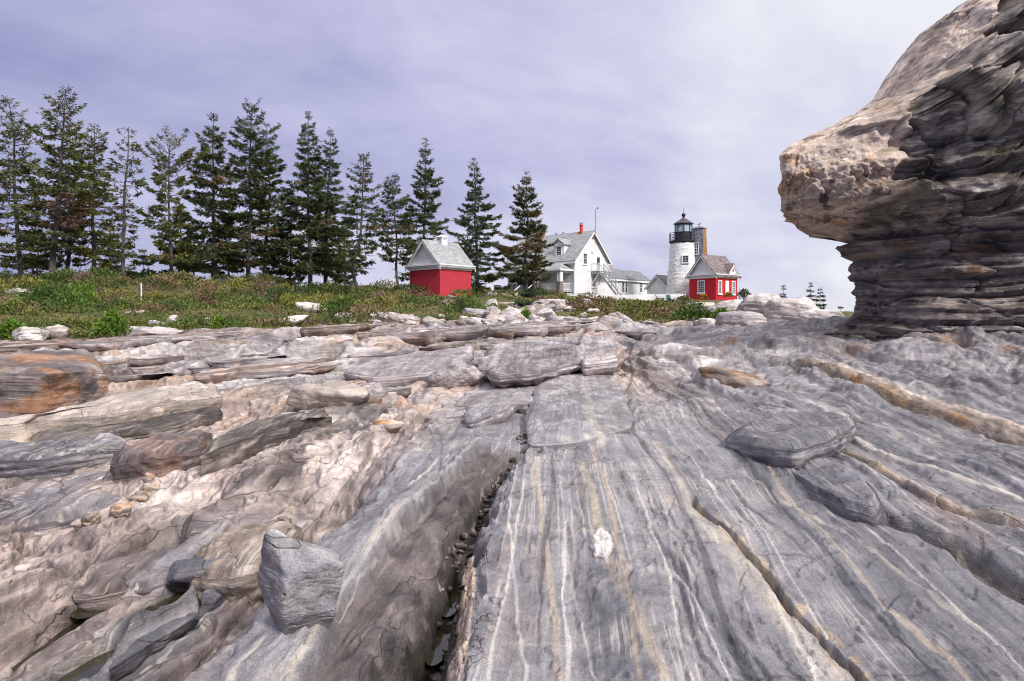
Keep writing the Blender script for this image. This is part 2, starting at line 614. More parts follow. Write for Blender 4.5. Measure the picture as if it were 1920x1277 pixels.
M = dict(
    rock=rock_mat(), needles=leaf_mat('needles'), leaves=leaf_mat('leaves', 0.65), soil=soil_mat(), bark=bark_mat(),
    clap=courses_mat('white_clapboard', (0.86, 0.86, 0.86), (0.60, 0.60, 0.62), 0.11, 0.6, 0.02),
    trim=plain('white_trim', (0.87, 0.87, 0.87), 0.5, 0.03),
    redbrick=courses_mat('red_painted_brick', (0.66, 0.022, 0.038), (0.52, 0.02, 0.03), 0.075, 0.6, 0.10, 0.22),
    oldred=courses_mat('faded_red_brick', (0.55, 0.042, 0.065), (0.50, 0.045, 0.065), 0.075, 0.65, 0.09, 0.22),
    roof=courses_mat('grey_shingle', (0.36, 0.37, 0.375), (0.25, 0.255, 0.265), 0.14, 0.85, 0.25, 0.30),
    roof2=courses_mat('dark_grey_shingle', (0.22, 0.22, 0.24), (0.14, 0.14, 0.155), 0.14, 0.85, 0.25, 0.30),
    roofbrown=courses_mat('brown_grey_shingle', (0.23, 0.185, 0.185), (0.11, 0.09, 0.095), 0.16, 0.85, 0.40, 0.26),
    towerwhite=courses_mat('whitewashed_stone', (0.86, 0.86, 0.85), (0.70, 0.70, 0.70), 0.32, 0.7, 0.05, 0.62),
    shingle=courses_mat('weathered_shingle', (0.29, 0.29, 0.33), (0.14, 0.14, 0.17), 0.16, 0.85, 0.35, 0.22, (0.40, 0.22, 0.05), 0.03),
    lichen=courses_mat('lichen_shingle', (0.40, 0.20, 0.045), (0.20, 0.13, 0.07), 0.16, 0.9, 0.35, 0.22, (0.26, 0.26, 0.29), 0.06),
    glass=glass_mat('dark_glass', (0.03, 0.035, 0.045)),
    lantern=glass_mat('lantern_glass', (0.42, 0.50, 0.56)),
    lens=plain('lens_glass', (0.30, 0.45, 0.40), 0.15, 0.3, 8, 0.0, 0.8),
    iron=plain('black_iron', (0.035, 0.032, 0.038), 0.5, 0.2),
    ironroof=plain('dark_copper_roof', (0.085, 0.075, 0.085), 0.55, 0.2),
    brick=courses_mat('chimney_brick', (0.33, 0.12, 0.07), (0.22, 0.15, 0.13), 0.08, 0.85, 0.3, 0.22),
    tanpipe=plain('orange_clay', (0.45, 0.17, 0.04), 0.8, 0.3, 5),
    redpaint=plain('red_paint', (0.62, 0.05, 0.03), 0.5, 0.1),
    greywood=plain('grey_painted_wood', (0.42, 0.42, 0.45), 0.7, 0.15),
    green=plain('green_paint', (0.015, 0.075, 0.06), 0.5, 0.15),
    steel=plain('grey_steel', (0.20, 0.21, 0.27), 0.5, 0.1, 3, 0.2),
    fieldstone=plain('fieldstone', (0.30, 0.25, 0.22), 0.9, 0.35, 4),
    gull=plain('gull_feathers', (0.12, 0.12, 0.14), 0.8, 0.3),
    water=water_mat(),
    sea=glass_mat('sea_water', (0.10, 0.14, 0.20)),
)

# ------------------------------------------------------------------ the lie of the land (heights are relative to the eye)
_EY = [-30, -10, 0, 2.5, 3.5, 5, 6.5, 8, 10, 13, 16, 20, 24, 28, 36, 45, 60, 75, 90, 120]
_EZ = [-1.9, -1.85, -1.8, -1.74, -1.66, -1.50, -1.36, -1.37, -1.33, -1.22, -1.08, -0.88, -0.72, -0.58, -0.28, 0.03, 1.1, 2.2, 3.0, 3.0]

# surveyed heights: (photo column, photo row, distance)
_CTRL = [(0, 644, 28), (150, 638, 29), (300, 628, 31), (430, 616, 34), (600, 616, 37), (700, 606, 40), (820, 606, 42), (900, 607, 42),
         (1060, 607, 44), (1180, 611, 44), (1330, 618, 42), (1450, 622, 36), (1580, 612, 34), (1750, 610, 36), (2000, 610, 38), (-250, 640, 28),
         (30, 590, 40), (200, 585, 43), (350, 578, 46), (520, 582, 48), (640, 582, 51), (760, 575, 55), (880, 578, 57), (1000, 580, 62),
         (1100, 576, 64), (1150, 566, 70), (1240, 574, 72), (1300, 584, 62),
         (20, 545, 62), (100, 535, 60), (175, 535, 66), (235, 533, 62), (313, 540, 64), (398, 540, 66), (470, 540, 68), (560, 548, 68), (620, 553, 68),
         (690, 558, 62), (748, 548, 72), (825, 556, 69), (790, 550, 74), (870, 557, 76), (895, 553, 78), (985, 552, 80), (1077, 551, 88), (930, 548, 92),
         (1140, 556, 94), (1250, 568, 92), (1282, 566, 92), (1342, 561, 84), (1310, 562, 84), (1380, 561, 88), (1210, 566, 104),
         (0, 545, 95), (300, 545, 95), (600, 552, 98), (1000, 556, 115), (-400, 545, 70), (-400, 545, 100),
         (1450, 606, 70), (1560, 608, 60), (1700, 608, 58), (1900, 610, 60), (1420, 596, 86), (1600, 612, 90), (1900, 612, 95), (1450, 606, 110)]
_cp = np.array([at(*c)[:] for c in _CTRL])
_far = np.array([(x, y, -9.0) for x in (-260, -120, 0, 120, 260) for y in (240, 330)])
_cp = np.concatenate([_cp, _far])


def macro(X, Y):
    X, Y = np.asarray(X, float), np.asarray(Y, float)
    e = np.interp(Y, _EY, _EZ)
    u = X - 0.094 * Y
    e = e + 0.135 * np.clip(u - 1.5, 0, 7.5) * ss(Y, 6, 16) * (1 - ss(Y, 21, 32))
    e = e - 0.05 * np.clip(-1.4 - u, 0, 4) * (1 - ss(Y, 6, 14)) - 0.22 * ss(-u, 2, 9) * ss(Y, 10, 18)
    e = np.array(e)
    m = Y > 24
    if m.any():
        x, y = X[m], Y[m]
        num, den = np.zeros(x.shape), np.zeros(x.shape)
        for c in _cp:
            d2 = (x - c[0]) ** 2 + ((y - c[1])) ** 2 + 2.0
            w = 1.0 / d2 ** 1.6
            num += w * c[2]
            den += w
        k = ss(y, 24, 34)
        e[m] = e[m] * (1 - k) + num / den * k
    return e


def ground_at(px, py, dz=0.0, lo=2.0, hi=70):
    """where the line of sight through a photo pixel meets the general lie of the land"""
    Ys = np.exp(np.linspace(math.log(lo), math.log(hi), 500))
    d = at(px, py, 1.0)
    z = macro(d.x * Ys, Ys) + dz
    below = np.nonzero(d.z * Ys <= z)[0]
    i = below[0] if len(below) else len(Ys) - 1
    return np.array([d.x * Ys[i], Ys[i], z[i]])


class Line:
    """a seam or crack in the rock, surveyed along its length, kept as u (across the strike) over v (along it)"""
    def __init__(s, pts, w, seed=0, wob=0.5):
        g = np.array([ground_at(*p) for p in pts])
        g = g[np.argsort(g[:, 1])]
        s.v, s.u = g[:, 1], g[:, 0] - 0.094 * g[:, 1]
        s.w, s.seed, s.wob = w, seed, wob

    def d(s, u, v):
        c = np.interp(v, s.v, s.u) + s.w * s.wob * (pn2(v * 2.3, v * 0 + s.seed, 40) + 0.6 * pn2(v * 7.1, v * 0 + s.seed, 41))
        end = ss(v, s.v[0] - 0.25, s.v[0] + 0.15) * (1 - ss(v, s.v[-1] - 0.2, s.v[-1] + 0.3))
        return u - c, end


LN = dict(
    crack=Line([(1305, 935), (1345, 975), (1400, 1030), (1450, 1085), (1510, 1150), (1560, 1200), (1610, 1255), (1640, 1300)], 0.030, 1, 0.5),
    trough=Line([(985, 840), (930, 890), (885, 960), (855, 1050), (825, 1150), (785, 1290)], 0.11, 2, 0.5),
    slabedge=Line([(905, 835), (800, 930), (730, 1010), (640, 1140), (560, 1290)], 0.03, 3, 1.2),
    outcrop=Line([(720, 880), (640, 960), (540, 1060), (470, 1200), (400, 1300)], 0.05, 4, 1.0),
    tanledge=Line([(1490, 672), (1590, 705), (1680, 750), (1800, 792), (1940, 838)], 0.10, 5, 0.5),
    vein1=Line([(1580, 845), (1700, 905), (1800, 950), (1940, 1008)], 0.035, 6, 1.0),
    vein2=Line([(1560, 800), (1700, 860), (1820, 900), (1940, 938)], 0.05, 7, 0.8),
    hollow=Line([(1640, 960), (1740, 1000), (1830, 1050), (1940, 1120)], 0.12, 8, 0.4),
    tan1=Line([(1085, 860), (1110, 930), (1130, 1020), (1190, 1150), (1265, 1300)], 0.035, 9, 0.5),
    tan2=Line([(1000, 890), (1015, 960), (1035, 1100), (1050, 1300)], 0.020, 10, 0.6),
    white1=Line([(960, 900), (955, 960), (965, 1100), (990, 1300)], 0.010, 11, 1.5),
    white2=Line([(1050, 900), (1060, 1000), (1075, 1100), (1125, 1300)], 0.007, 12, 1.5),
    white3=Line([(1215, 1000), (1290, 1110), (1390, 1300)], 0.006, 13, 1.5),
    dark1=Line([(1165, 890), (1200, 960), (1260, 1060), (1380, 1215), (1440, 1300)], 0.028, 14, 0.4),
    dark2=Line([(1340, 880), (1460, 990), (1560, 1065), (1680, 1140)], 0.030, 15, 0.4),
    cream3=Line([(1230, 830), (1270, 890), (1310, 945), (1400, 1030)], 0.030, 16, 0.8),
    cream4=Line([(1400, 880), (1560, 985), (1700, 1080), (1840, 1180)], 0.020, 17, 1.0),
    pinkvein=Line([(870, 990), (880, 1080), (862, 1180), (850, 1290)], 0.050, 18, 0.5),
    quartzrow=Line([(1090, 700), (1100, 750), (1110, 800), (1130, 840)], 0.05, 19, 0.8),
    darkfin=Line([(1010, 640), (960, 690), (900, 720)], 0.2, 20, 0.5),
    seam1=Line([(640, 830), (500, 960), (380, 1060), (250, 1150)], 0.05, 21, 0.8),
)
# basins that hold water: photo column, row, half length along the strike, half width, depth
POOLS = [(735, 1258, 0.30, 0.10, 0.10), (800, 1165, 0.22, 0.07, 0.09), (832, 1085, 0.25, 0.06, 0.08), (855, 1020, 0.25, 0.05, 0.07),
         (150, 1160, 0.34, 0.09, 0.12), (60, 1225, 0.22, 0.08, 0.10), (275, 985, 0.5, 0.17, 0.10), (190, 1040, 0.5, 0.13, 0.09), (345, 1028, 0.32, 0.10, 0.08)]
_pool = []
for px, py, hl, hw, dp in POOLS:
    g = ground_at(px, py)
    _pool.append((g[0] - 0.094 * g[1], g[1], hl, hw, dp))

_rs = np.random.RandomState(77)
_seams = [(-0.62 + 2.9 * (i + _rs.uniform(0, 0.8)) / 11, [0.011, 0.030, 0.020][k_] * _rs.uniform(0.7, 1.7), k_, i * 3.7) for i, k_ in enumerate([0, 1, 0, 2, 0, 1, 0, 0, 1, 2, 0])]
_seat = []
for a_, b_, ru_, rv_ in [(430, 862, 0.9, 1.6), (560, 830, 0.8, 1.8), (290, 850, 0.9, 1.6), (200, 790, 2.0, 2.2), (380, 760, 1.5, 2.0), (60, 780, 1.8, 2.0), (170, 740, 2.0, 2.5),
                         (150, 850, 1.2, 1.5), (620, 700, 2.0, 3.0), (770, 700, 2.0, 2.5), (1030, 715, 2.0, 2.5), (560, 1120, 0.4, 0.8)]:
    g = ground_at(a_, b_)
    _seat.append((g[0] - 0.094 * g[1], g[1], ru_, rv_))

_BX = np.array([-0.95, -0.75, -0.63, -0.51, -0.41, -0.28, -0.2, -0.11, -0.05, 0.08, 0.17, 0.29, 0.38, 0.5, 0.95])
_BY = np.array([28, 28, 29, 31, 34, 37, 40, 42, 42, 44, 44, 42, 46, 46, 46.])


def turf_edge(X, Y):
    a = X / np.maximum(Y, 1)
    return np.interp(a, _BX, _BY) + 2.6 * pn2(X * 0.22, Y * 0.1, 90) + 1.5 * pn2(X * 0.8, Y * 0.3, 91)


PAL_R = np.array([(0.062, 0.060, 0.070), (0.125, 0.122, 0.140), (0.190, 0.186, 0.207), (0.255, 0.249, 0.268), (0.36, 0.345, 0.352), (0.55, 0.52, 0.49)])
PAL_L = np.array([(0.055, 0.047, 0.050), (0.145, 0.120, 0.118), (0.31, 0.258, 0.245), (0.48, 0.405, 0.383), (0.62, 0.53, 0.495), (0.75, 0.665, 0.61)])
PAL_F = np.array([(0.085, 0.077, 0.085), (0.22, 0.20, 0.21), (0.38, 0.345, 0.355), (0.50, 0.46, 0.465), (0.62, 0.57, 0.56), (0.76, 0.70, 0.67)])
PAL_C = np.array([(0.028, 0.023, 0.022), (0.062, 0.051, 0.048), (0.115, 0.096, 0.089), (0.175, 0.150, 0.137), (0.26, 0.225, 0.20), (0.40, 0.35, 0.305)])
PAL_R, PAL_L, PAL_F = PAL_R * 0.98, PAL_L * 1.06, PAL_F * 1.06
PAL_T = np.array([(0.12, 0.095, 0.08), (0.25, 0.20, 0.165), (0.36, 0.30, 0.255), (0.45, 0.385, 0.335), (0.53, 0.465, 0.42), (0.62, 0.56, 0.52)])


def pal(P, t):
    q = np.clip(t, 0, 1) * 9
    t = 0.35 * np.clip(t, 0, 1) + 0.65 * (np.floor(q) + ss(q - np.floor(q), 0.30, 0.70)) / 9      # beds change colour at sharp contacts
    t = t * (len(P) - 1)
    i = np.minimum(t.astype(int), len(P) - 2)
    f = (t - i)[..., None]
    return P[i] * (1 - f) + P[i + 1] * f


def mixc(a, b, k):
    return a + (np.asarray(b) - a) * np.clip(k, 0, 1)[..., None]


def rock_field(X, Y):
    """height, colour and bedding coordinates of the bare shore rock"""
    v, u = Y, X - 0.094 * Y
    z = macro(X, Y)
    left = 1 - ss(u, -2.3, -1.35)
    far = ss(v, 8.5, 14.0)
    rightz = ss(u, 1.5, 4.0)
    slab = (1 - left) * (1 - far)
    lowl = left * (1 - ss(v, 4.6, 7.0)) * ss(u, -4.2, -3.2)          # long ridges beside the viewer at the left
    w1 = fbm2(u * 0.30, v * 0.11, 3, 10)
    w2 = fbm2(u * 1.1, v * 0.42, 3, 20)
    w3 = fbm2(u * 2.6, v * 1.1, 2, 25)
    uw = u + (0.13 + 0.50 * left + 0.65 * far) * w1 + (0.022 + 0.11 * left + 0.11 * far) * w2 + (0.004 + 0.03 * left + 0.025 * far) * w3
    tb = turf_edge(X, Y)
    calm = 1 - 0.65 * ss(Y - tb, -9, -1)
    zm = z.copy()
    # swells
    z = z + (0.05 + 0.10 * left + 0.14 * far) * fbm2(u * 0.45 + 3, v * 0.22, 2, 30) * calm
    z = z + (0.025 * slab + 0.05) * pn2(u * 1.1 + 5, v * 0.8, 35)
    # broken beds: long blocks of several sizes, each lifted and tilted
    dark_joint = np.zeros(X.shape)
    for k, (cw, cl, hs, hl, hf, tl) in enumerate([(2.6, 4.6, 0.02, 0.10, 0.15, 0.16), (1.05, 2.4, 0.022, 0.12, 0.10, 0.10), (0.42, 1.10, 0.008, 0.05, 0.040, 0.05), (0.17, 0.50, 0.0, 0.018, 0.014, 0.02)]):
        amp = (hs * slab + hl * left * (1 - far) + hf * far) * calm
        warp = 0.35 * pn2(u * 0.8 / cw, v * 0.8 / cl, 60 + k)
        f1, f2, A, B = worley(uw / cw + warp, v / cl + 0.5 * warp + 0.15 * uw / cw, 70 + k, True)

        def lift(ci, cj, dx, dy):
            off = (rnd(ci, cj, 80 + k) - 0.5) * 2
            tx = (rnd(ci, cj, 84 + k) - 0.5) * 2 + (0.7 * left - 0.5 * rightz)
            ty = (rnd(ci, cj, 88 + k) - 0.5) + 0.35 * far
            return off * 0.75 + tl / 0.1 * 0.9 * tx * dx + 0.9 * ty * dy
        bev = 0.5 + 0.5 * ss(f2 - f1, 0.0, 0.10 + 0.10 * far)
        z = z + amp * (lift(*A) * bev + lift(*B) * (1 - bev))
        gap = 1 - ss(f2 - f1, 0.0, 0.06 if k < 2 else 0.10)
        z = z - gap * amp * 0.45
        dark_joint = np.maximum(dark_joint, gap * np.clip(amp / 0.06, 0, 1))
    # beds wearing back at different rates: sawtooth ledges along the strike
    for p, aL, aR, aF, sd in ((0.62, 0.11, 0.045, 0.0, 1), (0.23, 0.035, 0.016, 0.03, 2), (1.3, 0.0, 0.0, 0.20, 3), (0.55, 0.0, 0.0, 0.08, 4)):
        q = uw / p + 0.35 * pn2(u * 0.6, v * 0.25, 100 + sd)
        c = np.floor(q)
        t = q - c
        h = rnd(c.astype(np.int64), np.zeros(c.shape, np.int64), 110 + sd)
        along = 0.25 + 0.75 * ss(pn2(c * 1.7, v * 0.30 / (1 + far), 115 + sd), -0.3, 0.3)
        saw = np.where(u < -0.6, t, 1 - t)
        saw = saw - 0.5
        edge = np.where(u < -0.6, 1 - ss(t, 0.90 - 0.12 * far, 1.0), 1 - ss(1 - t, 0.90 - 0.12 * far, 1.0))
        z = z + (aL * left * (1 - far) + aR * rightz * (1 - far) + aF * far + (0.022 if sd == 1 else 0.006 if sd == 2 else 0) * slab) * saw * edge * (0.4 + 1.1 * h) * along * (1 - 0.6 * far * (1 - calm))
        dark_joint = np.maximum(dark_joint, np.where(u < -0.6, ss(t, 0.86, 0.97), ss(1 - t, 0.86, 0.97)) * along * h * (0.75 * far + 0.5 * left) * (1.0 if sd in (1, 3) else 0.6))
    # grooves of single laminae
    gz = 0.018 * pn2(uw * 3.1, v * 0.16, 120) + (1 - 0.8 * far) * (0.010 * pn2(uw * 8.0, v * 0.28, 121) + 0.0045 * pn2(uw * 19, v * 0.3, 122) + 0.0015 * pn2(uw * 44, v * 0.6, 123))
    z = z + 0.016 * slab * (pn2(uw * 1.3 + 0.4, v * 0.04, 200) + pn2(uw * 4.1 + 0.4, v * 0.06, 201))
    z = z + gz * (0.24 + 0.7 * left + 0.55 * far + 0.5 * rightz)
    z = z + (0.005 + 0.012 * left + 0.008 * far) * fbm2(u * 2.2, v * 2.6, 4, 130)
    rough = ss(fbm2(u * 0.5, v * 0.35, 3, 140), 0.05, 0.6)
    z = z + rough * (0.002 + 0.012 * left + 0.004 * far) * fbm2(u * 8, v * 6, 3, 145)

    for (su, sv, ru, rv) in _seat:      # level seats under the big standing beds
        k = np.exp(-(((u - su) / ru) ** 2 + ((v - sv) / rv) ** 2))
        z = z * (1 - 0.85 * k) + (zm + 0.30 * (z - zm)) * 0.85 * k
    q = uw / 0.27 + 0.25 * pn2(u * 0.7, v * 0.3, 160)
    c_ = np.floor(q)
    t_ = q - c_
    h_ = rnd(c_.astype(np.int64), np.zeros(c_.shape, np.int64), 161)
    hump = (1 - np.abs(2 * t_ - 1) ** 2.2) - 0.6
    z = z + lowl * 0.085 * (0.35 + h_) * hump * (0.55 + 0.6 * ss(pn2(c_ * 1.9, v * 0.5, 162), -0.4, 0.2))
    dark_joint = np.maximum(dark_joint, lowl * (1 - ss(np.minimum(t_, 1 - t_), 0.02, 0.11)) * 0.9)
    # shells of rock that have spalled away, leaving sharp irregular edges
    jag = 0.05 * fbm2(u * 9, v * 6, 3, 150)
    for fu, fv, lv, aS, aL, aF, sd in ((0.55, 0.22, 5.0, 0.022, 0.065, 0.085, 151), (1.7, 0.65, 4.0, 0.005, 0.018, 0.010, 155)):
        q = lv * (fbm2(uw * fu + 0.25 * w2, v * fv, 3, sd) + jag * (1.7 / fu) ** 0.3) + 20
        fl = np.floor(q)
        fr = q - fl
        tr_ = fl + ss(fr, 0.44 - 0.10 * far, 0.56 + 0.10 * far) - q * 0.75 - 5.25
        am = (1 - 0.6 * lowl) * (aS * slab + aL * left * (1 - far) + aF * far * calm)
        z = z + am * tr_
        dark_joint = np.maximum(dark_joint, (1 - ss(np.abs(fr - 0.43), 0.02, 0.10)) * np.clip(am / 0.07, 0, 0.8))
    # ---- colour of the beds
    # the beds dip, so they also run round every step and hollow
    rel = z - zm
    uc = uw + rel * (0.25 * slab + 2.0 * left * (1 - far) - 0.8 * rightz * (1 - far) + 2.2 * far * (1 - 1.6 * rightz))
    t = 0.47 + 0.24 * pn2(uc * 1.3, v * 0.04, 200) + 0.21 * pn2(uc * 4.1, v * 0.06, 201) + (1 - 0.55 * far - 0.55 * slab) * (0.19 * pn2(uc * 11, v * 0.10, 202) + 0.06 * pn2(uc * 29, v * 0.12, 203))
    tl = 0.15 + 0.47 + 1.35 * (t - 0.47) + 0.20 * fbm2(u * 0.9, v * 0.5, 4, 210) + 0.12 * fbm2(u * 4, v * 3, 3, 214)
    tr = 0.49 + (t - 0.47) * 0.85 + 0.06 * fbm2(u * 1.2, v * 0.7, 3, 220)
    c = pal(PAL_R, tr)
    c = mixc(c, pal(PAL_L, tl), left * (1 - far))
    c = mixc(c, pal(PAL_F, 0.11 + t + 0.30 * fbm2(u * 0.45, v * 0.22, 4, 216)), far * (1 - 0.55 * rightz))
    # thin pale quartz seams along the beds
    for f, s, k in ((1.7, 301, 0.020), (4.3, 302, 0.035), (9.5, 303, 0.06)):
        r = np.abs(pn2(uc * f + 0.10 * pn2(u * 2.2, v * 1.3, s + 9), v * 0.05, s))
        on = ss(pn2(uc * 0.8, v * 0.45, s + 20), 0.0, 0.30)
        c = mixc(c, (0.66, 0.62, 0.57), (1 - ss(r, k * 0.5, k * 1.5)) * on * (0.38 + 0.35 * left + 0.2 * far))
        z = z + 0.005 * (1 - ss(r, k, k * 2)) * on
    # cross joints: hair-thin pale or dark lines over the slab
    for s, slope in ((1, 0.25), (2, -0.15)):
        q = (v + slope * u) / 1.35 + 0.22 * pn2(u * 0.7, v * 0.3, 330 + s) + s * 0.4
        tt = np.abs(q - np.round(q))
        on = ss(pn2(u * 0.5 + s * 9, np.round(q) * 3.3, 335 + s), 0.0, 0.25)
        c = mixc(c, (0.42, 0.37, 0.32) if s == 1 else (0.08, 0.075, 0.08), (1 - ss(tt, 0.004, 0.012)) * on * 0.6)
    # rust
    rust = ss(fbm2(u * 0.55 + 11, v * 0.30, 4, 340), 0.30, 0.75) * ss(pn2(uw * 6, v * 0.5, 345), -0.25, 0.4)
    c = mixc(c, (0.50, 0.38, 0.31), ss(fbm2(u * 0.5 + 31, v * 0.24, 4, 342), 0.05, 0.5) * (0.45 * left + 0.5 * far * (1 - rightz)))
    c = mixc(c, pal(PAL_C, 0.30 + 0.9 * (t - 0.3)), ss(pn2(uc * 0.75 + 51, v * 0.07, 343) + 0.30 * fbm2(u * 0.9, v * 0.5, 3, 344), 0.16, 0.30) * (0.85 * left * (1 - far) + 0.62 * far * (1 - rightz)))
    c = mixc(c, (0.38, 0.20, 0.10), rust * (0.15 + 0.50 * left + 0.65 * far))
    nearturf = ss(Y - tb, -9, -4) * ss(fbm2(u * 0.25, v * 0.2, 3, 348), -0.25, 0.25) * ss(-u, 0, 5)
    c = mixc(c, pal(PAL_L, 0.06 + 0.5 * t) * np.array([1.1, 0.9, 0.78]), nearturf * 0.75)
    # brown weathered floor of the left hand ledges
    br = ss(fbm2(u * 0.35 + 4, v * 0.3, 3, 350), -0.05, 0.45) * left * (1 - ss(v, 5.5, 8.5))
    c = mixc(c, pal(PAL_L, 0.10 + 0.42 * tl) * np.array([1.0, 0.93, 0.9]), br * 0.85)
    c = mixc(c, pal(PAL_L, 0.02 + 0.62 * (tl - 0.10)) * np.array([0.98, 0.94, 0.93]), lowl * 0.7)
    gs = ss(fbm2(uc * 1.3 + 2, v * 0.16, 2, 352), -0.30, 0.05)
    c = mixc(c, pal(PAL_R, tr - 0.02 + 0.55 * (t - 0.47)), lowl * gs * 0.9)
    c = mixc(c, (0.040, 0.034, 0.036), dark_joint * 0.62)

    # ---- surveyed features
    def feat(k):
        return LN[k].d(u, v)
    # trough with the wet brown wall, between the two great slabs
    du, en = feat('trough')
    de, en2 = feat('slabedge')
    up = np.clip(de / np.maximum(de - du, 0.05), 0, 1)            # 0 at the slab edge, 1 in the bottom
    inl = (de > 0) & (du < 0)
    on = np.minimum(en, en2)
    nb = fbm2(u * 5, v * 4, 4, 400)
    dep = 0.30 * (1 - 0.75 * ss(v, 5.5, 8.5))
    z = z - np.where(inl, dep * (0.30 * ss(up, 0, 0.14) + 0.18 * ss(up + 0.12 * nb, 0.45, 0.55) + 0.52 * ss(up + 0.15 * nb, 0.62, 0.85)), 0) * on
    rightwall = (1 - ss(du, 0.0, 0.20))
    z = z - np.where(du >= 0, dep * rightwall, 0) * on
    z = z + np.where(inl | ((du >= 0) & (du < 0.2)), 0.10 * nb * ss(up, 0.35, 0.95) + 0.030 * fbm2(u * 2.5, v * 1.6, 3, 401) * ss(de, 0, 0.1), 0) * on
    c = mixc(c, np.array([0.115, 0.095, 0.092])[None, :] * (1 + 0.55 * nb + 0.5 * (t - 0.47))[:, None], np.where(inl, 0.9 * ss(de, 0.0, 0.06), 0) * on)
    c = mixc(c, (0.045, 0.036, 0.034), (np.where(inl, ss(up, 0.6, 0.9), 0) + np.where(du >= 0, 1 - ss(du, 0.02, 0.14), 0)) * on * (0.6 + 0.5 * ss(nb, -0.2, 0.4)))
    wq = np.where(inl, ss(up, 0.6, 0.9), 0) * ss(pn2(u * 22, v * 9, 405), 0.42, 0.58) * on
    c = mixc(c, (0.52, 0.44, 0.39), wq * 0.8)
    z = z + 0.010 * wq
    # the left slab's raised rim and its cream border
    c = mixc(c, pal(PAL_R, 0.35 + t * 0.55), np.where((de < 0), (1 - ss(-de, 0.55, 0.75)), 0) * en2)
    z = z + np.where(de < 0, 0.07 * (1 - ss(-de, 0.1, 0.65)), 0.07 * (1 - ss(de, 0, 0.05))) * en2
    k = (1 - ss(np.abs(de + 0.03), 0.012, 0.032)) * en2
    c = mixc(c, (0.50, 0.46, 0.39), k * 0.75 * ss(pn2(u * 3, v * 1.1, 406), -0.5, 0.1))
    z = z + 0.008 * k
    k = (1 - ss(np.abs(de + 0.28 + 0.05 * w2), 0.01, 0.03)) * en2 * ss(pn2(u, v * 0.9, 407), -0.2, 0.2)
    c = mixc(c, (0.62, 0.56, 0.50), k * 0.8)
    # step down to the left of that slab
    do, en = feat('outcrop')
    z = z - np.where(do < 0, 0.22 * ss(-do, 0.0, 0.12), 0) * (1 - ss(v, 5.5, 8.5)) * (0.3 + 0.7 * en)
    # long crack in the right slab
    dc, en = feat('crack')
    wv = 0.018 + 0.014 * ss(pn2(v * 1.3, v * 0, 410), -0.3, 0.4)
    z = z - 0.22 * (1 - ss(np.abs(dc), wv * 0.65, wv * 1.25)) * en
    z = z - 0.018 * (1 - ss(np.abs(dc), 0.03, 0.20)) * en
    c = mixc(c, (0.040, 0.034, 0.030), (1 - ss(np.abs(dc), wv * 0.7, wv * 1.2)) * en * 0.8)
    edge = (1 - ss(np.abs(np.abs(dc) - wv - 0.03), 0.015, 0.06)) * en
    c = mixc(c, (0.44, 0.34, 0.24), edge * ss(pn2(u * 12, v * 9, 411), -0.35, 0.4) * 0.75)
    c = mixc(c, (0.46, 0.42, 0.38), (1 - ss(np.abs(dc + 0.12), 0.04, 0.13)) * en * 0.55)
    # colour bands of the right slab
    for nm, colr, kk, lift in (('tan1', (0.42, 0.36, 0.29), 0.75, 0.004), ('tan2', (0.45, 0.38, 0.30), 0.75, 0.004), ('white1', (0.56, 0.54, 0.52), 0.65, 0.008),
                               ('white2', (0.55, 0.53, 0.51), 0.55, 0.006), ('white3', (0.58, 0.57, 0.56), 0.7, 0.004), ('dark1', (0.085, 0.085, 0.105), 0.75, -0.012),
                               ('dark2', (0.10, 0.10, 0.12), 0.75, -0.014), ('cream3', (0.52, 0.44, 0.36), 0.7, 0.004), ('cream4', (0.44, 0.39, 0.33), 0.7, 0.004),
                               ('quartzrow', (0.62, 0.55, 0.47), 0.8, 0.012), ('vein2', (0.60, 0.54, 0.48), 0.85, 0.02), ('seam1', (0.55, 0.45, 0.38), 0.5, 0.01)):
        d_, en = feat(nm)
        k = (1 - ss(np.abs(d_), LN[nm].w * 0.55, LN[nm].w * 1.5)) * en * (0.55 + 0.45 * ss(pn2(u * 9, v * 2.2, 420), -0.4, 0.25))
        c = mixc(c, colr, k * kk)
        z = z + lift * k
    # single seams that can be followed the whole length of the slab
    for (su, sw, kind, sd) in _seams:
        d_ = np.abs(uw - su - 0.035 * pn2(v * 0.8, v * 0 + sd, 470) - 0.012 * pn2(v * 3.1, v * 0 + sd, 471))
        w_ = sw * (0.75 + 0.6 * pn2(v * 1.7, v * 0 + sd, 472))
        k = (1 - ss(d_, w_ * 0.55, w_ * 1.1)) * slab * ss(pn2(v * 0.55 + sd, v * 0, 473), -0.45, -0.05)
        if kind == 0:
            c = mixc(c, (0.56, 0.53, 0.50), k * 0.75)
            z = z + 0.006 * k
        elif kind == 1:
            c = mixc(c, (0.075, 0.074, 0.086), k * 0.70)
            z = z - 0.010 * k
        else:
            c = mixc(c, (0.40, 0.33, 0.26), k * 0.65)
            z = z - 0.004 * k * ss(pn2(u * 14, v * 6, 474), -0.2, 0.4)
    # pink broken quartz vein beside the trough
    d_, en = feat('pinkvein')
    f1, f2, ci, cj, dx, dy = worley(u / 0.05, v / 0.07, 430)
    k = (1 - ss(np.abs(d_), 0.035, 0.06)) * en
    z = z + k * (0.03 + 0.02 * rnd(ci, cj, 431) - 0.03 * (1 - ss(f2 - f1, 0.03, 0.2)))
    c = mixc(c, np.stack([0.56 + 0.1 * rnd(ci, cj, 432), 0.44 + 0.1 * rnd(ci, cj, 432), 0.37 + 0.1 * rnd(ci, cj, 433)], -1) * (0.35 + 0.65 * ss(f2 - f1, 0.03, 0.15))[..., None], k)
    # rusty ledge and the two veins on the right
    d_, en = feat('tanledge')
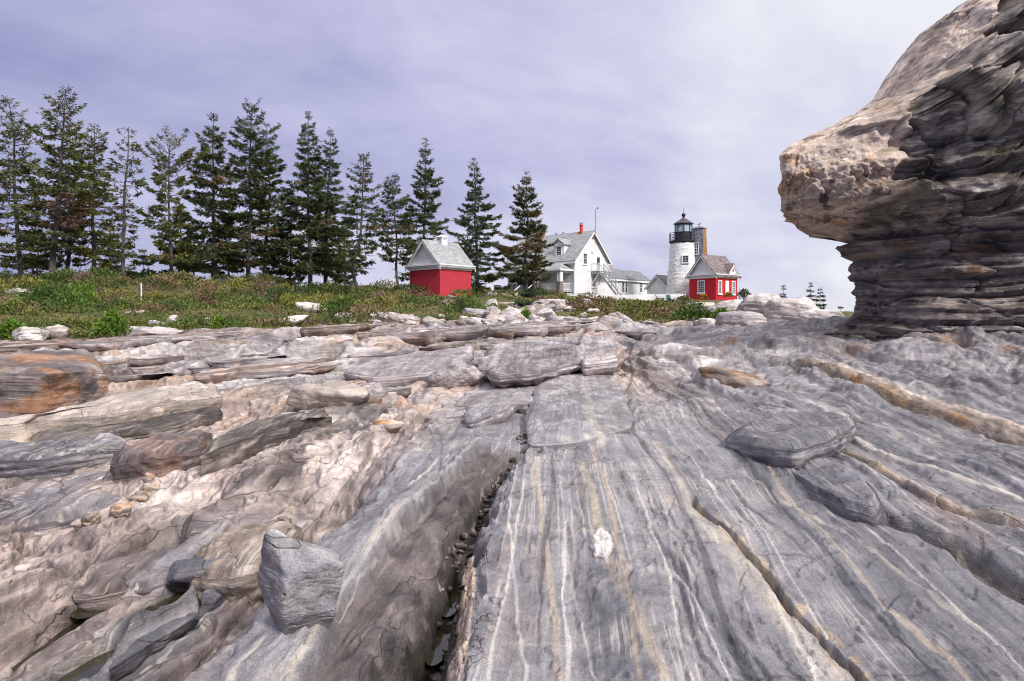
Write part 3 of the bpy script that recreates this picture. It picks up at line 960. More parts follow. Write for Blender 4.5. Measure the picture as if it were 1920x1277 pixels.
    z = z + np.where(d_ > 0, 0.055 * ss(d_, 0, 0.12) * (1 - ss(d_, 0.8, 2.2)), 0) * en - 0.09 * (1 - ss(np.abs(d_ + 0.03), 0.03, 0.10)) * en * (0.4 + 0.6 * ss(pn2(u * 1.5, v * 1.1, 448), -0.3, 0.3))
    c = mixc(c, (0.045, 0.034, 0.03), (1 - ss(np.abs(d_ + 0.03), 0.03, 0.11)) * en * 0.8)
    k = (1 - ss(np.abs(d_ - 0.20), 0.12, 0.30)) * en
    c = mixc(c, pal(PAL_T, 0.05 + 0.6 * t) * np.array([1.0, 0.93, 0.84]), k * 0.75)
    c = mixc(c, (0.50, 0.25, 0.08), (1 - ss(np.abs(d_ - 0.07 + 0.05 * w3), 0.02, 0.07)) * en * 0.8 * ss(pn2(u * 2, v * 1.3, 447), -0.15, 0.35))
    c = mixc(c, (0.62, 0.53, 0.45), (1 - ss(np.abs(d_ - 0.36), 0.02, 0.07)) * en * 0.8)
    d_, en = feat('vein1')
    z = z + np.where(d_ > 0, 0.022 * ss(d_, 0, 0.06) * (1 - ss(d_, 0.35, 0.9)), 0) * en - 0.05 * (1 - ss(np.abs(d_ + 0.02), 0.012, 0.04)) * en
    c = mixc(c, (0.05, 0.04, 0.036), (1 - ss(np.abs(d_ + 0.02), 0.01, 0.035)) * en * 0.7)
    k = (1 - ss(np.abs(d_ - 0.03), 0.018, 0.04)) * en
    c = mixc(c, (0.56, 0.44, 0.32), k * 0.85 * ss(pn2(u * 5, v * 1.6, 441), -0.45, 0.2))
    z = z + 0.012 * k * ss(pn2(u * 20, v * 16, 440), -0.3, 0.4)
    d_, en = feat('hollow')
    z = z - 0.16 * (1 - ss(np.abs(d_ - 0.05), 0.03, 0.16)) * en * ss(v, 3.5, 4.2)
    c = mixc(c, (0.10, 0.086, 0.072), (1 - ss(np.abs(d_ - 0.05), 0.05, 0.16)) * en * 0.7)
    # pools
    for (pu, pv, hl, hw, dp) in _pool:
        m = (np.abs(v - pv) < hl * 2.4)
        if m.any():
            q = np.sqrt(((v[m] - pv) / hl) ** 2 + ((u[m] - pu + 0.25 * hw * w3[m]) / hw) ** 2) + 0.25 * w2[m]
            kk = 1 - ss(q, 0.55, 1.35)
            zl = float(pool_level(pu, pv))
            z[m] = z[m] * (1 - kk) + (zl - dp) * kk
            c[m] = mixc(c[m], (0.09, 0.075, 0.05), kk * 0.8)
            c[m] = mixc(c[m], c[m] * 0.62, (1 - ss(q, 1.2, 1.9)) * (1 - kk))
    grain = 1 + 0.10 * fbm2(u * 30, v * 30, 2, 500) + 0.10 * fbm2(u * 6, v * 5, 2, 505)
    c = c * grain[..., None]
    # the rock dips under the turf
    z = z - 1.2 * ss(Y - tb, 0.0, 5.0)
    return z, np.clip(c, 0.01, 0.85), np.stack([uc, v, z], -1)


_plev = {}


def pool_level(pu, pv):
    return _plev.get((round(pu, 4), round(pv, 4)), macro(np.array([pu + 0.094 * pv]), np.array([pv]))[0] - 0.05)


def build_shelf():
    # survey the lowest rim of each pool first
    saved = list(_pool)
    for p in saved:
        _pool.clear()
        pu, pv, hl, hw, dp = p
        a = np.linspace(0, 2 * np.pi, 48)
        v = pv + hl * 1.05 * np.cos(a)
        u = pu + hw * 1.05 * np.sin(a)
        zz = rock_field(u + 0.094 * v, v)[0]
        _plev[(round(pu, 4), round(pv, 4))] = float(np.percentile(zz, 4)) - 0.005
    _pool.extend(saved)
    nc = 1010
    back = -8 + 10.2 * np.linspace(0, 1, 14)[:-1]
    n1 = 670
    # rows crowd where the shore is seen close to
    s = np.linspace(0, 1, 4000)
    Yf = 2.2 + (56 - 2.2) * s ** 3
    dens = 1.0 / Yf ** 1.45
    cum = np.concatenate([[0], np.cumsum((dens[1:] + dens[:-1]) / 2 * np.diff(Yf))])
    rows = np.interp(np.linspace(0, cum[-1], n1), cum, Yf)
    rows = np.concatenate([back, rows])
    nr = len(rows)
    cols = np.linspace(-1, 1, nc)
    half = 0.86 * np.maximum(rows, 2.2) + 1.2
    Y = np.repeat(rows[:, None], nc, 1)
    X = cols[None, :] * half[:, None]
    shp = X.shape
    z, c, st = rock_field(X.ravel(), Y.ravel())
    # broken edges finer than the mesh are worn round, away from the smooth slab
    u = X - 0.094 * Y
    k = np.maximum(1 - ss(u, -2.0, -1.2), np.maximum(ss(Y, 8.0, 11.0), ss(u, 1.8, 3.2)))

    def worn(a, n):
        for _ in range(n):
            b = a.copy()
            b[1:-1] = (a[:-2] + 2 * a[1:-1] + a[2:]) / 4
            a = b.copy()
            b[:, 1:-1] = (a[:, :-2] + 2 * a[:, 1:-1] + a[:, 2:]) / 4
            a = b
        return a
    z = z.reshape(shp)
    z = (z + (worn(z, 1) - z) * k).ravel()
    for j in range(3):
        q = c[:, j].reshape(shp)
        c[:, j] = (q + (worn(q, 1) - q) * k).ravel()
        q = st[:, j].reshape(shp)
        st[:, j] = (q + (worn(q, 1) - q) * k).ravel()
    wall = ss(u, -1.25, -1.05) * (1 - ss(u, -0.50, -0.40)) * (1 - ss(Y, 8.0, 9.0))
    c = np.c_[c, (0.06 + 0.80 * np.maximum(k * (1 - 0.45 * (1 - ss(Y, 4.4, 6.0)) * ss(u, -4.0, -3.0)), 0.7 * wall)).ravel()]
    co = np.stack([X.ravel(), Y.ravel(), z], -1)
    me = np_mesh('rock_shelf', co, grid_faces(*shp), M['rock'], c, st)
    tag(link('rock_shelf', me), 'bare banded grey and cream shore rock sloping up from the viewer', kind='structure')
    for (pu, pv, hl, hw, dp) in _pool:
        n = 20
        lev = pool_level(pu, pv)
        vs = [(0, 0, 0)] + [(hw * 1.5 * math.cos(2 * math.pi * k / n), hl * 1.5 * math.sin(2 * math.pi * k / n), 0) for k in range(n)]
        me = bpy.data.meshes.new('tide_pool')
        me.from_pydata(vs, [], [(0, 1 + k, 1 + (k + 1) % n) for k in range(n)])
        me.materials.append(M['water'])
        tag(link('tide_pool', me, loc=(pu + 0.094 * pv, pv, lev), rotz=-0.094), kind='structure')


build_shelf()


def hill_z(X, Y):
    X, Y = np.asarray(X, float), np.asarray(Y, float)
    z = macro(X, Y) + 0.16 * fbm2(X * 0.25, Y * 0.2, 3, 600) + 0.05 * fbm2(X * 1.1, Y * 0.9, 2, 604)
    return z - 1.1 * (1 - ss(Y - turf_edge(X, Y), -2.5, 1.0))


def build_hill():
    nr, nc = 170, 170
    rows = 24 * (430 / 24) ** np.linspace(0, 1, nr)
    cols = np.linspace(-1, 1, nc)
    Y = np.repeat(rows[:, None], nc, 1)
    X = cols[None, :] * (0.95 * rows + 12)[:, None]
    z = hill_z(X.ravel(), Y.ravel())
    me = np_mesh('headland', np.stack([X.ravel(), Y.ravel(), z], -1), grid_faces(nr, nc), M['soil'])
    tag(link('headland', me), 'turf and scrub covered headland above the rocks', kind='structure')
    s = MB()
    s.add([(-6000, -200, -7.5), (6000, -200, -7.5), (6000, 9000, -7.5), (-6000, 9000, -7.5)], [(0, 1, 2, 3)])
    tag(s.build('sea', M['sea']), 'calm grey sea beyond the headland', kind='structure')


build_hill()


# ------------------------------------------------------------------ the overhanging cliff at the right
def build_cliff():
    nz, nt = 360, 430
    rowpx = np.linspace(625, -190, nz)
    YC = 16.5
    z = np.array([at(1500, p, YC).z for p in rowpx])
    # left outline: photo row -> photo column
    O = [(-190, 2080), (-60, 1900), (8, 1826), (40, 1771), (58, 1726), (93, 1686), (125, 1660), (165, 1635), (193, 1600), (215, 1565), (250, 1500), (273, 1473), (290, 1461), (318, 1468), (350, 1464), (391, 1465),
         (397, 1493), (416, 1502), (422, 1540), (435, 1575), (443, 1598), (453, 1573), (471, 1578), (481, 1603), (511, 1608), (531, 1603), (560, 1606), (588, 1600), (600, 1588), (612, 1560), (630, 1540)]
    XL = np.array([at(np.interp(p, [o[0] for o in O], [o[1] for o in O]), p, YC).x for p in rowpx])
    s = np.concatenate([np.linspace(-1, 0, 60, endpoint=False), np.linspace(0, 1, nt - 60) ** 1.15])
    S, PX = np.meshgrid(s, rowpx)
    Z = np.repeat(z[:, None], nt, 1)
    XLg = np.repeat(XL[:, None], nt, 1)
    sp, sn = np.clip(S, 0, 1), np.clip(-S, 0, 1)
    XR = 13.2
    X = XLg * (1 + 6.5 * sn / YC) + (XR - XLg) * sp ** 1.22 + 3.0 * sn ** 2
    Yb = YC - 3.6 * sp ** 0.85 + 6.5 * sn
    col = 960 + F * X / (YC - 3.6 * sp ** 0.85)                       # photo column, for the surveyed boundaries
    # lean of the face: the nose bulges, the crown lies back, the foot is undercut
    lean_l = np.interp(PX, [-190, 0, 150, 260, 330, 385, 430, 452, 480, 600], [3.6, 2.6, 1.4, 0.35, 0.0, 0.35, 1.3, 1.2, 1.3, 0.9])
    lean_r = np.interp(PX, [-190, 0, 60, 130, 200, 260, 285, 320, 345, 370, 420, 460, 520, 600], [-0.5, -0.5, -0.2, -0.3, -0.1, 0.35, 0.85, 0.25, 0.55, 0.15, 0.25, 0.7, 0.6, 0.1])
    k = ss(col, 1560, 1760)
    Yb = Yb + lean_l * (1 - k) + lean_r * k
    ke = ss(960 + F * XLg / YC, 1560, 1760)
    X = X + XLg * ((lean_l * (1 - ke) + lean_r * ke) / YC) * (1 - sp) ** 2
    P = [X.ravel(), Yb.ravel(), Z.ravel()]
    x, y, zz = P
    PXr, colr = PX.ravel(), col.ravel()
    bx = np.interp(PXr, [-190, 0, 50, 100, 150, 190, 230, 270, 310, 340, 380, 420, 440, 446, 452, 640], [2100, 1895, 1865, 1805, 1785, 1740, 1700, 1715, 1725, 1690, 1665, 1625, 1600, 1590, 1400, 1400])
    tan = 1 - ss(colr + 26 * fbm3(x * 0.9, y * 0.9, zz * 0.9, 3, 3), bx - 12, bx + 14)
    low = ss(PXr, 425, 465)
    # bedding coordinate
    wp = 0.50 * fbm3(x * 0.32, y * 0.32, zz * 0.32, 2, 11) + 0.07 * fbm3(x * 1.0, y * 1.0, zz * 1.3, 3, 14)
    wlow = zz + 0.06 * (x - 9) + 0.35 * wp
    ang = R(33)
    wup = zz * math.cos(ang) - (x - 9) * math.sin(ang) * 0.8 + 1.15 * wp + 0.10 * np.sin(x * 1.6 + zz * 1.1)
    # broken into blocks, each with its beds tipped and slipped its own way
    B1, B2, (bi, bj, bdx, bdy), (b2i, b2j, b2x, b2y) = worley(x * 0.42 + 0.35 * wp, zz * 0.62 + 0.25 * x * (1 - low) + 0.3 * wp, 35, True)
    bv = 0.5 + 0.5 * ss(B2 - B1, 0, 0.14)
    tip = (rnd(bi, bj, 36) - 0.5) * 2
    wup = wup + (0.55 * tip * bdx + 0.5 * (rnd(bi, bj, 37) - 0.5))
    wlow = wlow + 0.16 * tip * bdx
    w = wup * (1 - low) + wlow * low

    def beds(f, seed, pinch):
        q = w * f
        c = np.floor(q)
        t = q - c
        h = rnd(c.astype(np.int64), np.zeros(c.shape, np.int64), seed)
        al = 0.5 + 0.5 * pn2(c * 3.7, x * pinch + y * 0.3, seed + 1)
        prof = ss(t, 0.0, 0.10) * (1 - 0.75 * ss(t, 0.35, 1.0))
        return (0.25 + 0.75 * h) * (0.3 + 0.9 * al) * prof, t, c, h
    b1, t1, c1, h1 = beds(1.7, 21, 0.5)
    b2, t2, c2, h2 = beds(4.6, 24, 0.9)
    b3, t3, c3, h3 = beds(13.0, 27, 1.6)
    dk = 1 - tan
    f1, f2, ci, cj, dx, dy = worley(x * 0.75 + 0.4 * w, w * 1.9, 31)
    disp = dk * ((0.62 * b1 + 0.15 * b2 + 0.03 * b3) * (1 - low) + low * (0.22 * b1 + 0.30 * b2 + 0.11 * b3))
    disp += dk * (0.70 * (1 - 0.7 * low) * ((rnd(bi, bj, 38) - 0.5 + 0.5 * bdy) * bv + (rnd(b2i, b2j, 38) - 0.5 + 0.5 * b2y) * (1 - bv)) - 0.26 * (1 - 0.6 * low) * (1 - ss(B2 - B1, 0, 0.10)))
    disp += dk * (0.30 * (rnd(ci, cj, 33) - 0.5) - 0.16 * (1 - ss(f2 - f1, 0, 0.10)))
    disp += dk * (0.10 * fbm3(x * 1.3, y * 1.3, zz * 1.3, 3, 41) + 0.025 * fbm3(x * 6, y * 6, zz * 6, 3, 44))
    n1 = fbm3(x * 0.9, y * 0.9, zz * 0.9, 4, 51)
    n2 = fbm3(x * 3.2, y * 3.2, zz * 3.2, 4, 55)
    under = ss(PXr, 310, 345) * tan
    disp += tan * (0.08 * n1 + 0.075 * n2 + 0.05 * np.abs(fbm3(x * 7, y * 7, zz * 7, 3, 58)) + 0.20 * (np.abs(n2) * under - 0.1))
    g1, g2, gi, gj, gx, gy = worley(x * 1.3 + n2 * 0.2, zz * 1.5 + n1 * 0.2, 61)
    T1, T2, (ti, tj, tdx, tdy), (t2i, t2j, t2x, t2y) = worley(x * 0.60 + 0.12 * n1, zz * 0.72 + 0.35 * y + 0.12 * n1, 65, True)

    def facet(a, b, ddx, ddy):
        return 0.45 * (rnd(a, b, 66) - 0.5) + 0.9 * (rnd(a, b, 67) - 0.5) * ddx + 0.9 * (rnd(a, b, 68) - 0.5) * ddy
    tb_ = 0.5 + 0.5 * ss(T2 - T1, 0, 0.10)
    disp += tan * 0.55 * (facet(ti, tj, tdx, tdy) * tb_ + facet(t2i, t2j, t2x, t2y) * (1 - tb_))
    disp -= tan * 0.07 * (1 - ss(T2 - T1, 0, 0.05))
    disp += tan * ((0.05 + 0.10 * under) * (rnd(gi, gj, 62) - 0.5) - 0.05 * (1 - ss(g2 - g1, 0, 0.08)) * (0.3 + under))
    D = disp.reshape(nz, nt) - dk.reshape(nz, nt) * (0.30 - 0.08 * low.reshape(nz, nt)) + 0.03
    # push along the general outward direction of the face
    hx = np.where(S < 0, -0.9, -0.75 + 0.75 * ss(S, 0.0, 0.25))
    hy = np.where(S < 0, 0.1, -0.65 - 0.35 * ss(S, 0.0, 0.25))
    edge = 0.28 + 0.72 * ss(np.abs(S), 0.0, 0.12)
    X = X + D * hx * edge
    Yb = Yb + D * hy
    Z = Z + D * 0.15
    co = np.stack([X.ravel(), Yb.ravel(), Z.ravel()], -1)
    # colour, from where the surface finally stands
    x, y, zz = co[:, 0], co[:, 1], co[:, 2]
    w = w + 0.9 * disp * dk
    gr = fbm3(x * 2.0, y * 2.0, zz * 2.0, 5, 71)
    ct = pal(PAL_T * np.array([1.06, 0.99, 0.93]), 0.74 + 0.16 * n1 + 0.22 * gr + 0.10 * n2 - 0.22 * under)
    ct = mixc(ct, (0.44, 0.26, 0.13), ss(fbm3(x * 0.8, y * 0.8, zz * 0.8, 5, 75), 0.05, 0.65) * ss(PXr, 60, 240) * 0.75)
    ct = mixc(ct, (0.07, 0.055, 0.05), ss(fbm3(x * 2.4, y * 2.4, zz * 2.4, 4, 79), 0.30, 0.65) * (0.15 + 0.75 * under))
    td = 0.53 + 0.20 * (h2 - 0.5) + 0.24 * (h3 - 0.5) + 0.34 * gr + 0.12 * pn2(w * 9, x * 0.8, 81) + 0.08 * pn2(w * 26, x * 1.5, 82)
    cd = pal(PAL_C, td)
    ridge = (ss(t1, 0.30, 0.55) - ss(t1, 0.72, 0.95)) * ss(h1, 0.45, 0.75) * ss(pn2(c1 * 2.2, x * 0.9, 83), -0.1, 0.3)
    cd = mixc(cd, np.stack([0.26 + 0.2 * rnd(bi, bj, 39), 0.225 + 0.175 * rnd(bi, bj, 39), 0.20 + 0.15 * rnd(bi, bj, 39)], -1), (1 - low) * 0.65 * ss(rnd(bi, bj, 40), 0.30, 0.75) * ss(gr, -0.4, 0.2))
    cd = mixc(cd, (0.36, 0.31, 0.27), ridge * (0.75 - 0.45 * low))
    cd = mixc(cd, (0.30, 0.18, 0.09), ss(fbm3(x * 0.7 + 5, y * 0.7, zz * 1.6, 3, 85), 0.35, 0.65) * ss(PXr, 380, 520) * 0.55)
    cd = mixc(cd, (0.085, 0.08, 0.03), ss(fbm3(x * 0.8 + 9, y * 0.8, zz * 0.9, 3, 87), 0.15, 0.6) * (1 - low) * 0.55)
    vein = 1 - ss(np.abs(pn2(w * 2.2, x * 0.5, 89)), 0.015, 0.05)
    cd = mixc(cd, (0.36, 0.32, 0.28), vein * 0.6)
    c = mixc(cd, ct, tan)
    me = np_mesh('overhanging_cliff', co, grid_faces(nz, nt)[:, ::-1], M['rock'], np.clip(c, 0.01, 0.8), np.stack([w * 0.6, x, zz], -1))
    tag(link('overhanging_cliff', me), 'towering overhanging crag with pale tan nose and dark folded layers beneath', 'cliff')


build_cliff()

# ------------------------------------------------------------------ buildings
def window(parent, face, a0, a1, z0, z1, off, cols=2, rows=4, frame=0.10, sill=True, glass='glass', framemat='trim', name='window', mun=0.035):
    """sash window on a wall. face 'L' lies in the local plane x = off (looking to -x), 'R' in the plane y = off (looking to -y)"""
    def bx(mb, p0, p1, q0, q1, d0, d1):
        if face == 'L':
            mb.box(off - d1, off - d0, p0, p1, q0, q1)
        else:
            mb.box(p0, p1, off - d1, off - d0, q0, q1)
    f = MB()
    bx(f, a0, a0 + frame, z0, z1, -0.05, 0.07)
    bx(f, a1 - frame, a1, z0, z1, -0.05, 0.07)
    bx(f, a0 + frame, a1 - frame, z1 - frame, z1, -0.05, 0.068)
    bx(f, a0 + frame, a1 - frame, z0, z0 + frame * 0.8, -0.05, 0.068)
    w = f.build(name, M[framemat], parent)
    p = MB()
    bx(p, a0 + frame, a1 - frame, z0 + frame * 0.8, z1 - frame, -0.04, 0.015)
    p.build('pane', M[glass], w)
    m = MB()
    iw, ih = a1 - a0 - 2 * frame, z1 - z0 - 1.8 * frame
    for i in range(1, cols):
        c = a0 + frame + iw * i / cols
        bx(m, c - mun / 2, c + mun / 2, z0 + frame * 0.8, z1 - frame, 0.012, 0.032)
    for j in range(1, rows):
        c = z0 + frame * 0.8 + ih * j / rows
        t = mun / 2 * (1.6 if j * 2 == rows else 1)
        bx(m, a0 + frame, a1 - frame, c - t, c + t, 0.010, 0.036)
    if m.v:
        m.build('glazing_bar', M[framemat], w)
    if sill:
        s = MB()
        bx(s, a0 - 0.07, a1 + 0.07, z0 - 0.13, z0 - 0.002, -0.04, 0.13)
        s.build('sill', M[framemat], w)
    return w


def gable_walls(a, b, zb, ze):
    return MB().box(0, a, 0, b, zb, ze)


def roof_x(a, b, ze, rise, ov, ovg, th=0.12):
    """gable roof with its ridge along local x; returns the two slopes as one mesh builder"""
    m = MB()
    k = rise / (b / 2)
    zo = ze - ov * k
    m.prism([(-ov, zo), (b / 2, ze + rise), (b / 2, ze + rise + th), (-ov, zo + th)], -ovg, a + ovg, 'x')
    m.prism([(b + ov, zo), (b + ov, zo + th), (b / 2 + 0.001, ze + rise + th), (b / 2 + 0.001, ze + rise)], -ovg, a + ovg, 'x')
    return m


def rake_x(x0, x1, b, ze, rise, ov, dep=0.22, th=0.0):
    """barge boards on the gable end between x0 and x1, below the roof"""
    m = MB()
    k = rise / (b / 2)
    zo = ze - ov * k
    for s in (0, 1):
        y0, ym = (-ov, b / 2) if s == 0 else (b + ov, b / 2 + (0.002))
        m.prism([(y0, zo - dep), (ym, ze + rise - dep), (ym, ze + rise - 0.004), (y0, zo - 0.004)], x0, x1, 'x')
    return m


def brick_shed(K, rotz, a, b, zb, ze, rise, label, name, wallmat, roofmat, ov=0.38, ovg=0.36):
    t = empty(name, (K[0], K[1], 0), rotz)
    tag(t, label, 'building', 'small red brick outbuildings of the light station')
    MB().box(0, a, 0, b, zb - 1.5, ze - 0.45).build('wall', M[wallmat], t)
    c = MB()
    c.box(-0.10, a + 0.10, -0.10, b + 0.10, ze - 0.45, ze - 0.20)
    c.box(-0.24, a + 0.24, -0.24, b + 0.24, ze - 0.20, ze - 0.06)
    c.box(-0.36, a + 0.36, -0.36, b + 0.36, ze - 0.06, ze + 0.06)
    c.build('cornice', M['trim'], t)
    g = MB()
    k = rise / (b / 2)
    g.prism([(0.0, ze + 0.06), (b, ze + 0.06), (b / 2, ze + rise - 0.02)], 0.0, 0.10, 'x')
    g.build('gable', M['clap'], t)
    MB().prism([(0.0, ze + 0.06), (b, ze + 0.06), (b / 2, ze + rise - 0.02)], a - 0.10, a, 'x').build('gable', M['clap'], t)
    rf = roof_x(a, b, ze + 0.10, rise, ov, ovg).build('roof', M[roofmat], t)
    rk = rake_x(-ovg + 0.02, -ovg + 0.09, b, ze + 0.10, rise, ov, 0.26)
    rk.build('barge_board', M['trim'], rf)
    rake_x(a + ovg - 0.09, a + ovg - 0.02, b, ze + 0.10, rise, ov, 0.26).build('barge_board', M['trim'], rf)
    return t, rf


def build_oil_house():
    K = at(825, 553, 69)
    zb, ze = at(825, 556, 69).z, at(825, 495.5, 69).z
    a, b, rise = 4.4, 4.75, 2.45
    t, rf = brick_shed(K, R(48), a, b, zb, ze, rise, 'plain windowless red brick shed with grey roof and white cupola', 'oil_house', 'oldred', 'roof')
    zr = ze + 0.1 + rise
    x0, y0 = a * 0.56, b / 2
    cu = MB().box(x0 - 0.40, x0 + 0.40, y0 - 0.40, y0 + 0.40, zr - 0.75, zr + 0.48)
    cu.box(x0 - 0.46, x0 + 0.46, y0 - 0.46, y0 + 0.46, zr + 0.14, zr + 0.20)
    cu.box(x0 - 0.46, x0 + 0.46, y0 - 0.46, y0 + 0.46, zr + 0.48, zr + 0.56)
    cup = cu.build('cupola', M['trim'], t)
    lv = MB()
    for k in range(3):
        z = zr + 0.24 + 0.08 * k
        lv.box(x0 - 0.412, x0 - 0.39, y0 - 0.28, y0 + 0.28, z, z + 0.045)
        lv.box(x0 - 0.28, x0 + 0.28, y0 - 0.412, y0 - 0.39, z, z + 0.045)
    lv.build('louvre', M['greywood'], cup)
    MB().lathe([(0.72, zr + 0.56), (0.70, zr + 0.60), (0.03, zr + 0.86), (0.0, zr + 0.87)], 4, (x0, y0), math.pi / 4).build('cupola_roof', M['trim'], cup)


def build_fog_house():
    K = at(1342, 560, 84)
    zb, ze = at(1342, 563, 84).z, at(1342, 514, 84).z
    a, b, rise = 4.15, 4.15, 2.35
    t, rf = brick_shed(K, R(35), a, b, zb, ze, rise, 'bright red brick house with white sash windows beside the lighthouse', 'fog_signal_house', 'redbrick', 'roofbrown')
    fz = zb
    window(t, 'L', b * 0.40, b * 0.40 + 1.12, fz + 0.95, fz + 2.55, 0.0, 3, 6, 0.13)
    window(t, 'R', 0.42, 1.12, fz + 0.80, fz + 2.48, 0.0, 2, 6, 0.13)
    window(t, 'R', 3.00, 3.72, fz + 0.80, fz + 2.48, 0.0, 2, 6, 0.13)
    sh = MB().box(1.78, 2.44, -0.07, 0.02, fz + 0.80, fz + 2.45)
    sh.box(1.72, 2.50, -0.12, 0.02, fz + 0.66, fz + 0.795)
    for z in (1.0, 1.66, 2.3):
        sh.box(1.82, 2.40, -0.095, -0.065, fz + z, fz + z + 0.05)
    sh.build('shutter', M['trim'], t)
    # cross gable low on the right hand slope
    xc, w, yb = 2.95, 0.85, -0.30
    zt = ze + 0.10
    k = rise / (b / 2)
    d = MB().prism([(xc - w, zt + 0.02), (xc + w, zt + 0.02), (xc, zt + 1.18)], yb, yb + 0.08, 'y')
    dm = d.build('cross_gable', M['clap'], t)
    r = MB()
    for s in (-1, 1):
        p = [(xc + s * (w + 0.22), zt - 0.20), (xc + s * 0.002, zt + 1.24), (xc + s * 0.002, zt + 1.36), (xc + s * (w + 0.22), zt - 0.08)]
        r.prism(p if s < 0 else p[::-1], yb - 0.10, 0.95, 'y')
    r.build('cross_gable_roof', M['roofbrown'], dm)
    r = MB()
    for s in (-1, 1):
        p = [(xc + s * (w + 0.20), zt - 0.33), (xc + s * 0.004, zt + 1.06), (xc + s * 0.004, zt + 1.235), (xc + s * (w + 0.20), zt - 0.205)]
        r.prism(p if s < 0 else p[::-1], yb - 0.09, yb - 0.03, 'y')
    r.build('barge_board', M['trim'], dm)
    MB().box(xc - 0.14, xc + 0.14, yb - 0.02, yb + 0.02, zt + 0.28, zt + 0.68).build('vent', M['tanpipe'], dm)
    for x in (0.3, 1.6, 2.75):
        MB().box(x, x + 0.16, -0.02, 0.01, fz + 0.42, fz + 0.58).build('vent_grille', M['iron'], t)


